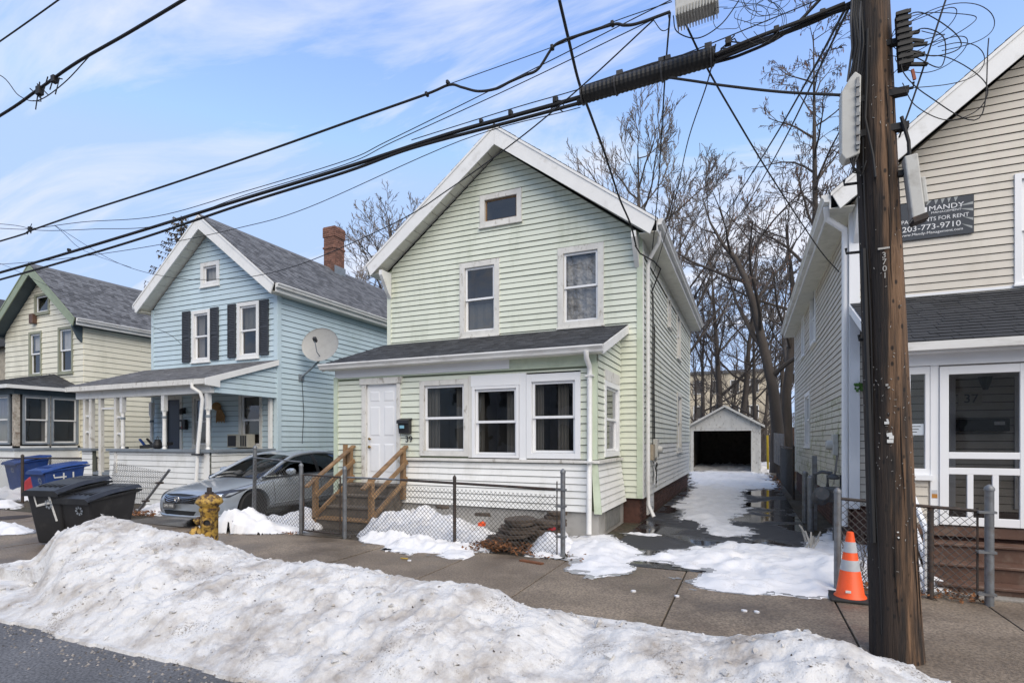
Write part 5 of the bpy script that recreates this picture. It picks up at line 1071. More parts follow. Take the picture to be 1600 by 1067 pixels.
for k in range(nz_+1):
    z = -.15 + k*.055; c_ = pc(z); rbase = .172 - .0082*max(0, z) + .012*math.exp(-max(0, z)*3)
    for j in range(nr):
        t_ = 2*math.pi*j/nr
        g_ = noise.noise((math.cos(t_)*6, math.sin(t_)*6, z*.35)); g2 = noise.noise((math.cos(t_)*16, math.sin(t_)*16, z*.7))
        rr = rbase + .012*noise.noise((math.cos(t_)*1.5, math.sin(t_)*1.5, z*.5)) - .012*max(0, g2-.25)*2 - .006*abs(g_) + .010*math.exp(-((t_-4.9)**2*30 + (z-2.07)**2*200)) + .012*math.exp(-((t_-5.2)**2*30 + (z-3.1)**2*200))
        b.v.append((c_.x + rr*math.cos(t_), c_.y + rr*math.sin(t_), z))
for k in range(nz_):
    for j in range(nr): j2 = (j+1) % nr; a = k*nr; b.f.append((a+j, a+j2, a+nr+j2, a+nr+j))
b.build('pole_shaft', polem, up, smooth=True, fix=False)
def onpole(ang, z, ex=0):      # ang: degrees around from the direction towards the camera (+ = viewer's right)
    d0 = math.atan2(-PYc, -PXc) + R(ang); r_ = .172 - .0082*z + ex; c_ = pc(z); return Vector((c_.x + r_*math.cos(d0), c_.y + r_*math.sin(d0), z)), Vector((math.cos(d0), math.sin(d0), 0))
tagm = mat('tag_metal', (.42, .41, .38), .5, .1, 30, dirt=(.15, .12, .1), dscale=30, damt=.6, metal=.3)
def plate(ang, z, w_, h_, name='tag', m=tagm, rot=0):
    p, n = onpole(ang, z, .002); u = Vector((-n.y, n.x, 0)); zz = Vector((0, 0, 1)); u2 = u*math.cos(rot)+zz*math.sin(rot); z2 = zz*math.cos(rot)-u*math.sin(rot)
    q = MB(); q.prism([p-u2*w_/2-z2*h_/2, p+u2*w_/2-z2*h_/2, p+u2*w_/2+z2*h_/2, p-u2*w_/2+z2*h_/2], tuple(n*.006)); return q.build(name, m, up)
plate(8, 3.17, .075, .014)
for i, chh in enumerate('3701'):
    p, n = onpole(8, 3.115 - i*.052, .008); u = Vector((-n.y, n.x, 0))
    M = Matrix(((u.x, 0, n.x, p.x), (u.y, 0, n.y, p.y), (u.z, 1, n.z, p.z), (0, 0, 0, 1))); glyph(chh, .062, M, tagm, up, 'pole_number', .001)
for (a, z, w_, h_, rt) in ((2, 2.12, .018, .016, 0), (6, 2.10, .016, .01, .5), (-2, 1.83, .03, .02, 0), (0, 1.85, .012, .02, .3), (3, 1.74, .035, .028, .2), (7, 1.72, .03, .026, 0), (4, 1.69, .04, .026, 0), (12, 1.0, .012, .008, 0), (13, .96, .01, .012, .6)): plate(a, z, w_, h_, 'paper_scrap', paintw if z < 2 else tagm, rt)
q = MB(); pts = [onpole(-42, z, .018)[0] for z in (.9, 1.4, 1.7, 2.0, 2.5, 3.2)]; q.tube(pts, .02, 7); q.build('conduit', cablem, up, smooth=True)
q = MB(); pts = [onpole(-34 + 3*math.sin(z*3), z, .006)[0] for z in np.arange(.2, 5.3, .3)]; q.tube(pts, .006, 5); q.build('ground_wire', cablem, up, smooth=True)
q = MB(); pts = [onpole(-10, 4.9, .01)[0], onpole(-16, 4.5, .02)[0], onpole(-22, 4.2, .03)[0], onpole(-8, 3.9, .02)[0], onpole(-4, 3.72, .03)[0]]; q.tube(pts, .009, 6); q.build('hanging_cable', cablem, up, smooth=True)
def step(u, v, ex, flip=0):
    p = Vector(aY(u, v, PYc - .02)); c_ = pc(p.z); q = MB(); q.tube([c_, p, p + Vector((0, 0, .04))], .011, 6); q.build('climbing_step', cablem, up)
step(1319, 289, 0); step(1322, 396, 0); step(1342, 531, 0); step(1427, 137, 0)
b = MB(); rn = random.Random(31)
for k in range(150):
    p, n = onpole(rn.uniform(-75, 75), rn.choice((rn.uniform(.7, 2.4), rn.uniform(1.2, 5))), .001); u = Vector((-n.y, n.x, 0)); zz = Vector((0, 0, 1)); a = rn.uniform(0, 3.1); d_ = u*math.cos(a)+zz*math.sin(a); L_ = rn.uniform(.003, .008)
    b.bar(p-d_*L_+n*.003, p+d_*L_+n*.003, .0025, .004, n)
tag(b.build('nails_and_staples', tagm, up, fix=False), kind='stuff')
b = MB()
for k in range(16):
    ang = rn.uniform(-60, 70); z0_ = rn.uniform(.1, 4.4); ln_ = rn.uniform(.3, 1.1); pts = [onpole(ang + 1.2*math.sin(j*.9+k), z0_+ln_*j/8, .0015)[0] for j in range(9)]
    b.tube(pts, [.0006+.0035*math.sin(math.pi*j/8) for j in range(9)], 4)
tag(b.build('drying_cracks', mat('crack_dark', (.008, .006, .005), .95), up, fix=False), kind='stuff')
# cabinets on the pole
cb = thing('cable_cabinet', 'tall light grey cable cabinet on the left side of the utility pole', 'cabinet', tuple(Vector(aY(1329, 190, 5.0))))
a0 = Vector(aY(1313, 150, 4.98)); a1 = Vector(aY(1344, 244, 4.98))
q = MB(); q.prism([(a0.x, 4.93, a1.z+.02), (a0.x+.03, 4.93, a1.z-.03), (a1.x-.01, 4.93, a1.z-.0), (a1.x, 4.93, a0.z+.10), (a1.x-.04, 4.93, a0.z+.14), (a0.x+.06, 4.93, a0.z+.10), (a0.x, 4.93, a0.z)], (0, .13, 0)); q.build('case', lightgrey, cb, bevel=.008)
MB().box(a1.x-.035, a1.x-.015, 4.915, 4.929, a1.z+.03, a0.z+.08).build('hinge_rail', steel, cb)
for k in range(7): MB().box(a1.x-.04, a1.x-.012, 4.905, 4.914, a1.z+.06+k*.075, a1.z+.085+k*.075).build('clip', steel, cb)
MB().box(a1.x-.0, PXc+.05, 4.97, 5.03, a1.z+.15, a1.z+.2).build('bracket', cablem, cb); MB().box(a1.x-.0, PXc+.05, 4.97, 5.03, a1.z+.42, a1.z+.47).build('bracket', cablem, cb)
for k in range(7):
    x = a0.x + .05 + k*.015; q = MB(); q.tube([(x, 4.98, a0.z+.1), (x+.03+.01*math.sin(k), 4.95+.02*math.cos(k*2), a0.z+.35), (x+.02, 4.97, a0.z+.6), (x+.05+.004*k, 5.0, 5.45)], .0085, 6); q.build('cable', cablem if k % 4 else cableg, cb, smooth=True)
for k in range(3): q = MB(); q.tube([(a0.x+.06+.02*k, 4.96, a1.z-.0), (a0.x+.08, 4.93, a1.z-.10-.02*k), (a1.x+.01, 4.95, a1.z-.16), (a1.x+.04, 4.97, a1.z-.05)], .007, 5); q.build('cable_loop', cablem, cb, smooth=True)
c2 = thing('leaning_cabinet', 'slanted weathered grey terminal cabinet on the right side of the pole', 'cabinet', tuple(aY(1428, 300, 4.98)))
A_ = Vector(aY(1421, 246, 4.96)); B_ = Vector(aY(1434, 346, 4.96)); q = MB(); q.bar(A_, B_, .085, .10, (0, 1, 0)); q.build('case', lightgrey, c2, bevel=.01)
q = MB(); q.bar(B_+Vector((0, 0, .03)), B_+Vector((.012, 0, -.01)), .095, .11, (0, 1, 0)); q.build('dark_base', darksteel, c2)
q = MB(); q.bar(A_.lerp(B_, .35)+Vector((.06, 0, 0)), A_.lerp(B_, .75)+Vector((.06, 0, 0)), .03, .06, (0, 1, 0)); q.build('latch_box', lightgrey, c2, bevel=.008)
q = MB(); q.tube([A_, A_+Vector((-.005, 0, .12)), A_+Vector((-.05, .0, .32))], .014, 6); q.build('cable', cablem, c2, smooth=True)
MB().box(PXc-.02, A_.x, 4.97, 5.02, A_.z-.12, A_.z-.08).build('bracket', cablem, c2)
c3 = thing('terminal_block', 'black ribbed terminal block with short leads high on the right side of the pole', 'terminal block', tuple(aY(1410, 60, 4.98)))
T_ = Vector(aY(1408, 22, 4.95)); U_ = Vector(aY(1413, 108, 4.95)); q = MB(); q.bar(T_, U_, .07, .09, (0, 1, 0)); q.build('body', splice, c3, bevel=.006)
for k in range(9):
    p = T_.lerp(U_, (k+.5)/9); MB().box(p.x-.045, p.x+.05, 4.895, 4.91, p.z-.012, p.z+.012).build('rib', splice, c3)
    if k > 2: q = MB(); q.bar(p+Vector((.04, 0, 0)), p+Vector((.11+.02*(k % 3), rng.uniform(-.03, .03), rng.uniform(-.05, .04))), .022, .02); q.build('lead_clamp', splice, c3)
q = MB(); q.bar(U_+Vector((.05, 0, -.02)), U_+Vector((.065, 0, -.10)), .018, .018); q.build('orange_plug', mat('orange_plug', (.3, .07, .03), .6), c3)
MB().box(PXc-.1, T_.x, 4.97, 5.02, T_.z-.2, T_.z-.16).build('bracket', cablem, c3)
for k in range(6):
    s = T_.lerp(U_, .4+.1*k) + Vector((.12, 0, 0)); r_ = .14+.04*k
    pts = [s + Vector((r_*1.1*math.sin(t_)*.9 + .02*k, .05*math.sin(t_*2+k), r_*.6*(1-math.cos(t_))*(1 if k % 2 else -1)*.8)) for t_ in np.linspace(0, 5.4, 14)]
    q = MB(); q.tube(smoothpts(pts, 4), .003, 5); q.build('wire_loop', cablem, c3, smooth=True)
# ================================================================ CABLES
def cable(px, r_, label, m=cablem, Y=5.1, name='overhead_cable', grp='overhead cables', n=8, cat='cable'):
    P = [aY(p[0], p[1], p[2] if len(p) > 2 else Y) for p in px]
    q = MB(); q.tube(smoothpts(P, n), r_, 7 if r_ > .01 else 5); o = q.build(name, m, None, smooth=True, fix=False); return tag(o, label, cat, grp)
cable([(-260,497),(0,426),(200,367),(380,311),(540,262),(700,210),(800,182),(907,152),(1118,88),(1250,42),(1335,4)], .021, 'upper of two thick black cables running left from the splice case')
cable([(-260,507),(0,437),(200,379),(380,319),(540,269),(643,232),(800,190),(907,161)], .017, 'lower of two thick black cables running left from the splice case')
cable([(643,219),(800,170),(907,139),(1050,92),(1200,32),(1290,-5)], .005, 'thin steel strand just above the splice case')
cable([(1118,86),(1180,60),(1260,30),(1320,6)], .016, 'black cable from the splice case up to the pole top, upper', Y=5.05)
cable([(1118,95),(1190,66),(1270,32),(1335,10)], .014, 'black cable from the splice case up to the pole top, lower', Y=5.08)
cable([(1110,100),(1160,85),(1230,50),(1300,-20)], .013, 'black cable crossing up past the pole top', Y=5.15)
cable([(-260,450),(0,377),(49,360),(124,334),(260,290),(420,235),(560,185),(665,148),(702,133),(722,137),(747,143),(775,139),(797,128),(820,118),(841,108),(863,75),(880,64),(897,58),(957,39),(975,40),(997,37),(1047,19)], .0125, 'thick black cable with a hump sagging below its strand, left of the grey terminal box', Y=4.7, n=6)
cable([(690,136),(863,74),(957,35),(1050,3)], .004, 'thin strand carrying the humped cable', Y=4.7)
cable([(-200,345),(0,357),(50,357),(130,347),(245,338),(380,300),(540,251),(607,220),(800,125),(1041,4),(1080,-15)], .0048, 'thin twin overhead wire, upper one', Y=4.8)
cable([(-200,340),(0,350),(60,360),(150,358),(250,352),(380,306),(540,257),(616,221),(800,137),(1022,30)], .0048, 'thin twin overhead wire, lower one', Y=4.85)
cable([(-100,415),(0,413),(110,403),(240,384),(370,357),(480,325),(720,220),(907,168)], .0045, 'thin wire running left from the bottom end of the splice case')
cable([(1022,31,4.85),(907,137,4.9),(807,220,5.2),(700,297,5.6),(620,347,6),(486,407,7.0),(411,429,8),(351,436,8.8),(270,434,9.2),(180,409,9.6),(85,352,10)], .007, 'thin service wire sloping down across the green gable', Y=5)
cable([(874,0,4.9),(888,60,5.2),(905,130,5.8),(925,185,6.6),(945,240,7.6),(968,310,9),(985,350,10.1),(994,385,10.7)], .016, 'twisted black service drop reaching the green gable corner', cablem)
cable([(1047,20,5),(1039,120,6),(1033,220,7.4),(1027,310,9.2),(1018,400,11.8),(1012,432,12.4)], .009, 'black drop wire to the green side wall, left of a pair')
cable([(1118,70,5.1),(1105,130,5.7),(1075,220,7.2),(1055,310,9),(1030,400,11.5),(1016,440,13)], .007, 'black drop wire to the green side wall, right of a pair')
cable([(1070,35,4.9),(1104,105,5.2),(1150,185,5.9),(1200,268,7),(1250,345,8.6),(1285,396,10),(1311,425,10.42)], .009, 'black service drop from the terminal box down to the beige side wall')
cable([(1322,12,5.05),(1270,110,6.5),(1210,215,9),(1150,310,13),(1110,370,18),(1060,430,26)], .011, 'thin wire falling from the pole towards the back yards, upper of a pair')
cable([(1325,16,5.05),(1275,118,6.5),(1225,220,9),(1180,300,13),(1150,350,18),(1120,400,26)], .010, 'thin wire falling from the pole towards the back yards, lower of a pair')
cable([(1048,122),(1090,128),(1130,134),(1220,144),(1313,149)], .011, 'black cable running from the splice case to the grey pole cabinet', Y=5.02)
cable([(-150,268),(0,181),(60,140),(120,98),(200,52),(287,0),(360,-45)], .014, 'twisted black cable high at the upper left with a clutter of clamps', Y=3.2)
cable([(-80,118),(0,65),(92,0),(160,-50)], .008, 'thin black wire crossing the top left corner', Y=3.3)
cable([(-60,105),(0,118),(30,150),(60,157),(100,130),(140,88)], .005, 'loose wire hanging by the clamps at the upper left', Y=3.2)
cable([(85,352,4.8),(100,365,5.2),(125,388,6),(160,403,7),(205,418,8.5)], .004, 'thin drop wire looping below the humped cable at the left', Y=5)
cable([(-60,400),(0,412),(60,440),(150,480),(260,520),(300,560)], .005, 'slack thin wire across the cream gable', Y=8)
cable([(1500,-60),(1478,0),(1455,70),(1425,160),(1405,215)], .007, 'black wire rising from the pole at the upper right', Y=5.0)
cable([(1410,70),(1440,45),(1475,60),(1470,105),(1430,90),(1400,85)], .004, 'loose wire loop right of the terminal block, smaller one', Y=4.95)
cable([(1405,30),(1440,20),(1490,50),(1500,75),(1460,88),(1420,80),(1410,110),(1450,150),(1530,185),(1545,60)], .004, 'large loose wire loop right of the terminal block', Y=4.9)
cable([(1418,90),(1480,90),(1540,130),(1530,170),(1480,188),(1430,165),(1410,130)], .0035, 'round slack wire loop in front of the beige rake board', Y=4.9)
cable([(1020,30),(1034,48),(1046,42),(1044,22)], .004, 'small wire loop beneath the strand near the terminal box', Y=4.85)
cable([(1052,25),(1058,50),(1090,60),(1125,40),(1150,8),(1160,-10)], .005, 'drooping black jumper under the grey terminal box', Y=4.85)
rl = random.Random(3)
for k in range(13):
    cx_, cy_ = rl.uniform(1135, 1225), rl.uniform(-20, 38); a, b_ = rl.uniform(14, 45), rl.uniform(15, 36); ph = rl.uniform(0, 6.28)
    q = MB(); q.tube([aY(cx_+a*math.cos(t_+ph), cy_+b_*math.sin(t_*1.0+ph)+3*math.sin(3*t_), 4.85+.05*math.sin(t_+k)) for t_ in np.linspace(0, rl.uniform(3.5, 6.2), 28)], .0024, 5)
    tag(q.build('wire_coil', cablem, None, smooth=True, fix=False), 'loose thin wire coil hanging beside the terminal box', 'wire', 'loose wire coils beside the grey terminal box')
spc = thing('splice_case', 'thick black ribbed splice case lashed under the overhead strand', 'splice case', tuple(aY(1010, 125, 5.1)))
s0_, s1_ = Vector(aY(910, 150, 5.1)), Vector(aY(1118, 88, 5.1)); dd = (s1_-s0_)
q = MB(); ribs = []; rad = []
for k in range(61):
    t_ = k/60; ribs.append(s0_+dd*t_); rad.append((.078 if k % 2 else .072) if 0 < k < 60 else .05)
q.tube(ribs, rad, 16); q.build('case', splice, spc, smooth=False)
for t_ in (.0, .27, .62, .97): p = s0_+dd*t_; q = MB(); q.tube([p-dd*.006, p+dd*.006], .088, 14); q.build('band', cableg, spc)
q = MB(); q.tube([s0_+dd*.02+Vector((0, 0, .075)), s0_+dd*.55+Vector((0, 0, .09)), s1_+Vector((0, 0, .07))], .022, 8); q.build('upper_sleeve', cablem, spc)
for t_ in (.3, .62, .66, .95): p = s0_+dd*t_+Vector((0, 0, .085)); MB().box(p.x-.03, p.x+.03, p.y-.02, p.y+.02, p.z-.01, p.z+.045).build('clamp', cableg, spc)
q = MB(); q.tube([s0_+Vector((-.05, 0, -.055)), s0_+dd*.1+Vector((0, 0, -.05))], .03, 8); q.build('end_tube', splice, spc)
tbx = thing('strand_terminal_box', 'grey finned terminal box hanging from the strand at the top edge', 'terminal box', tuple(aY(1090, 10, 4.8)))
p0, p1 = Vector(aY(1056, 33, 4.8)), Vector(aY(1122, 10, 4.8)); q = MB(); q.bar(p0+Vector((0, 0, .12)), p1+Vector((0, 0, .12)), .16, .26); q.build('case', lightgrey, tbx, bevel=.01)
for k in range(14): p = p0.lerp(p1, (k+.5)/14); q = MB(); q.box(p.x-.004, p.x+.004, 4.70, 4.9, p.z-.03, p.z+.05); q.build('fin', lightgrey, tbx, fix=False)
CLN = {62: 'large clamp cluster with pigtails high at the upper left, lower one', 85: 'clamp cluster with pigtails high at the upper left, upper one', 47: 'cable clamp at the left edge above the cream house', 108: 'cable clamp on the thick cables just right of the cream gable peak', 700: 'clamp where the humped cable first leaves its strand', 667: 'clamp just left of the humped cable\'s first bend', 957: 'clamp on the humped cable nearest the grey terminal box', 863: 'clamp at the top of the hump in the middle of the cable', 868: 'square clamp just left of the splice case', 798: 'square clamp second from the splice case\'s left end', 752: 'clamp on the thick cables directly above the green gable peak', 1138: 'square clamp just right of the splice case', 1213: 'clamp midway between splice case and pole', 1285: 'clamp on the cables nearest the pole top'}
for (u, v, Y_, s_) in ((62, 143, 3.2, 1), (85, 125, 3.2, .8), (47, 358, 4.8, .7), (108, 391, 5.1, .5), (700, 130, 4.7, .4), (667, 148, 4.7, .4), (957, 38, 4.7, .4), (863, 75, 4.7, .4), (868, 157, 5.1, .7), (798, 178, 5.1, .6), (752, 190, 5.1, .5), (1138, 66, 5.1, .7), (1213, 48, 5.08, .6), (1285, 22, 5.08, .6)):
    p = Vector(aY(u, v, Y_)); t = thing('cable_clamp', CLN.get(u, 'dark clamp hardware gripping an overhead cable'), 'clamp', tuple(p), group='clamps on the overhead cables')
    q = MB(); q.box(p.x-.035*s_, p.x+.035*s_, p.y-.025, p.y+.025, p.z-.04*s_, p.z+.05*s_); q.build('body', splice, t, bevel=.006)
    if s_ >= .7:
        for k in range(5): q = MB(); q.tube([p, p+Vector((rl.uniform(-.12, .12), 0, rl.uniform(-.12, .10)))*s_, p+Vector((rl.uniform(-.2, .2), 0, rl.uniform(-.2, .12)))*s_], .006, 5); q.build('pigtail', splice, t)
q = MB(); A_ = Vector(aY(994, 385, 10.75)); q.tube([A_+Vector((-.02, .0, .02)), A_+Vector((.05, .15, -.1)), A_+Vector((.3, .3, -.25)), A_+Vector((.4, .5, -.35)), (GX1+.05, 12.0, 4.9)], .014, 6)
tag(q.build('service_entry_cable', cablem, None, smooth=True), 'black service entry cable rounding the green gable corner', 'cable')

# ================================================================ FENCES
def chain(root, P00, P10, P01, P11, m, pitch=.073, r_=.0035):
    """diamond mesh between bottom edge P00-P10 and top edge P01-P11"""
    P00, P10, P01, P11 = map(Vector, (P00, P10, P01, P11)); L_ = ((P10-P00).length + (P11-P01).length)/2; H_ = ((P01-P00).length + (P11-P10).length)/2
    def B(s, h): a, c_ = s/L_, h/H_; return P00.lerp(P10, a).lerp(P01.lerp(P11, a), c_)
    q = MB(); n = int((L_+H_)/pitch)+1
    for sgn in (1, -1):
        for k in range(n+1):
            s0 = k*pitch - (H_ if sgn == 1 else 0); s1 = s0 + H_*1.0
            if sgn == 1: a = (s0, 0); c_ = (s0+H_, H_)
            else: a = (s0+0, 0); c_ = (s0-H_, H_)
            # clip to [0,L]
            def at(t): return (a[0]+(c_[0]-a[0])*t, a[1]+(c_[1]-a[1])*t)
            dx_ = c_[0]-a[0]; t0, t1 = 0, 1
            ta, tb = (0-a[0])/dx_, (L_-a[0])/dx_
            if ta > tb: ta, tb = tb, ta
            t0, t1 = max(t0, ta), min(t1, tb)
            if t1-t0 < .01: continue
            A_, C_ = at(t0), at(t1); q.tube([B(*A_), B(*C_)], r_, 3, cap=False)
    return tag(q.build('chain_link_mesh', m, root, fix=False), kind='stuff')
def post(root, x, y, z1, r_=.03, m=steel, z0=-.1, cap=True, lean=(0, 0)):
    q = MB(); q.lathe([(r_, 0), (r_, 1)], (0, 0, 0), 12); q.v = [(x+v[0]+lean[0]*v[2], y+v[1]+lean[1]*v[2], z0+(z1-z0)*v[2]) for v in q.v]; p = q.build('post', m, root, smooth=True)
    if cap: q = MB(); q.lathe([(r_*1.15, z1-.02), (r_*1.15, z1+.005), (r_*.8, z1+.025), (.008, z1+.045)], (x+lean[0], y+lean[1], 0), 12); q.build('post_cap', m, p, smooth=True)
    return p
def rail(root, a, b_, r_=.018, m=darksteel, name='top_rail'): q = MB(); q.tube([a, b_], r_, 8); return q.build(name, m, root, smooth=True)
FY = 7.4
f1 = thing('chain_link_fence', 'rusty chain link fence along the sidewalk in front of the green house', 'fence', (-4.5, FY, 0))
xa, xm, xb = -6.40, -4.23, -2.44
post(f1, xb, FY, 1.24, .036, steel); post(f1, xm, FY, 1.10, .026, darksteel); 
rail(f1, (-6.37, FY, 1.05), (-5.2, FY, 1.04), .017, steel); rail(f1, (-5.25, FY, 1.04), (xb-.0, FY-.0, .98), .021)
rail(f1, (xb-.09, FY, .02), (xb-.09, FY, 1.1), .009, darksteel, 'tension_bar')
chain(f1, (-6.37, FY, .03), (xm, FY, .01), (-6.37, FY, .97), (xm, FY, .93), wire_m); chain(f1, (xm, FY, .01), (xb-.09, FY, .0), (xm, FY, .93), (xb-.09, FY, .90), wire_m)
for z in (.98, .74, .30): MB().box(xb-.1, xb+.045, FY-.045, FY+.045, z-.012, z+.012).build('tie_band', steel, f1)
gt = thing('chain_link_gate', 'narrow chain link gate in front of the wooden steps', 'gate', (-6.9, FY, 0))
post(gt, -7.42, FY, 1.24, .036, steel); post(gt, -6.42, FY, 1.20, .036, steel)
for a, b_ in (((-7.34, FY-.02, 1.07), (-6.50, FY-.02, 1.05)), ((-7.34, FY-.02, .07), (-6.50, FY-.02, .06)), ((-7.34, FY-.02, .07), (-7.34, FY-.02, 1.07)), ((-6.50, FY-.02, .06), (-6.50, FY-.02, 1.05))): rail(gt, a, b_, .015, darksteel, 'gate_frame')
chain(gt, (-7.34, FY-.02, .07), (-6.5, FY-.02, .06), (-7.34, FY-.02, 1.07), (-6.5, FY-.02, 1.05), wire_m)
f2 = thing('chain_link_fence', 'short sagging chain link fence between the gate and the parked car', 'fence', (-8, FY, 0))
post(f2, -8.72, FY+.1, 1.55, .036, steel, lean=(.10, -.06)); rail(f2, (-8.60, FY, 1.36), (-7.42, FY, 1.30), .013, steel); rail(f2, (-8.66, FY-.0, .2), (-8.60, FY, 1.3), .009, steel, 'tension_bar')
chain(f2, (-8.66, FY, .25), (-7.44, FY, .1), (-8.60, FY, 1.34), (-7.44, FY, 1.1), wire_m)
RYf = 7.03
f3 = thing('chain_link_fence', 'dark chain link fence behind the cone and pole in front of the beige house', 'fence', (1.6, RYf, 0))
post(f3, .93, RYf, 1.12, .036, steel); post(f3, 1.79, RYf+.02, .98, .03, darksteel, cap=False); post(f3, 2.27, RYf-.02, 1.2, .04, steel)
rail(f3, (.93, RYf, 1.04), (2.25, RYf, .96), .018, darksteel); rail(f3, (2.18, RYf, .05), (2.18, RYf, 1.0), .010, darksteel, 'tension_bar')
chain(f3, (.97, RYf, .1), (1.77, RYf, .04), (.97, RYf, 1.03), (1.77, RYf, .98), wire_m, .08, .0034); chain(f3, (1.77, RYf, .04), (2.19, RYf, .04), (1.77, RYf, .97), (2.19, RYf, .94), wire_m, .08, .0034)
for z in (.96, .55, .12): MB().box(2.17, 2.32, RYf-.065, RYf+.03, z-.012, z+.012).build('tie_band', steel, f3)
f4 = thing('chain_link_fence', 'chain link fence at the far left behind the manhole cover', 'fence', (-20, 8.0, 0))
post(f4, -17.95, 8.0, 1.27, .035, darksteel); post(f4, -19.55, 8.0, 1.27, .045, darksteel); post(f4, -21.5, 8.0, 1.25, .035, darksteel); rail(f4, (-21.5, 8, 1.2), (-17.95, 8, 1.2), .018, darksteel); chain(f4, (-21.5, 8, .05), (-17.95, 8, .05), (-21.5, 8, 1.18), (-17.95, 8, 1.18), wire_g, .085, .003)
rail(f4, (-17.95, 8.0, 1.2), (-17.75, 9.9, 1.16), .018, darksteel); 
f5 = thing('chain_link_fence', 'light chain link fence between the cream house and blue porch, behind the blue bins', 'fence', (-19.6, 9.9, 0))
for x in (-21.2, -20.6, -18.15): post(f5, x, 9.9, 1.17, .035, steel)
rail(f5, (-21.2, 9.9, 1.1), (-18.15, 9.9, 1.1), .016, steel); chain(f5, (-21.2, 9.9, .1), (-18.15, 9.9, .1), (-21.2, 9.9, 1.15), (-18.15, 9.9, 1.15), wire_g, .085, .003)
f6 = thing('leaning_gate_panel', 'loose chain link gate panel leaning in front of the white porch skirt', 'gate', (-13, 8, 0))
TL, TR, BL, BR = Vector(aY(178, 722, 8.1)), Vector(aY(262, 738, 7.9)), Vector(aY(170, 776, 8.1)), Vector(aY(214, 801, 7.9))
rail(f6, BR, TR+Vector((.06, 0, .06)), .03, steel, 'gate_pole'); chain(f6, BL, BR, TL, TR, wire_m, .075, .0035)
for t_ in (.3, .75): p = BR.lerp(TR, t_); MB().box(p.x-.08, p.x+.06, p.y-.05, p.y+.05, p.z-.02, p.z+.02).build('hinge', darksteel, f6)

# ================================================================ HYDRANT
hy = thing('fire_hydrant', 'rusty yellow fire hydrant with a missing side cap behind the snow bank', 'fire hydrant', (-6.67, 5.02, 0))
hym = mat('rusted_yellow_paint', (.41, .25, .045), .55, .3, 16, dirt=(.055, .026, .013), dscale=14, damt=.97, dlo=.46, dhi=.56, bump=.6, bscale=60)
hyd = mat('hydrant_iron', (.05, .04, .035), .6, .2, 12, metal=.4)
hx, hyy = -6.67, 5.02
q = MB(); q.lathe([(.15, 0), (.15, .04), (.115, .06), (.108, .3), (.108, .72), (.125, .74), (.125, .78), (.11, .79), (.12, .81), (.165, .845), (.17, .865), (.155, .90), (.12, .94), (.075, .965), (.045, .975)], (hx, hyy, 0), 28); q.build('barrel', hym, hy, smooth=True)
q = MB(); q.lathe([(.055, .97), (.055, .995), (.032, 1.0), (.030, 1.055), (.02, 1.06)], (hx, hyy, 0), 8); q.build('operating_nut', hyd, hy)
def nozzle(ang, z, r_, L_, capd, name):
    d0 = R(ang); M = Matrix.Rotation(d0, 3, 'Z') @ Matrix.Rotation(R(90), 3, 'Y')
    if capd: prof = [(r_*.8, .08), (r_*.8, .12), (r_, .125), (r_*1.05, .15), (r_*.95, .17), (r_, .18), (r_*.8, .2), (r_*.35, .215), (r_*.32, .25), (r_*.2, .255)]
    else: prof = [(r_*.85, .08), (r_, .11), (r_, .13), (r_*.9, .15), (r_*.62, .15), (r_*.6, .11)]
    q = MB(); q.lathe([(p[0], p[1]*L_) for p in prof], (hx, hyy, z), 18, M); n_ = q.build(name, hym, hy, smooth=True)
    if not capd: q = MB(); q.lathe([(r_*.62, .112*L_), (r_*.5, .113*L_)], (hx, hyy, z), 18, M); q.build('nozzle_opening', black, n_)
nozzle(-100-70, .60, .06, 1.0, True, 'nozzle_cap'); nozzle(-100+52, .60, .068, 1.1, False, 'open_nozzle'); nozzle(-100-40, .44, .095, 1.1, True, 'pumper_cap')

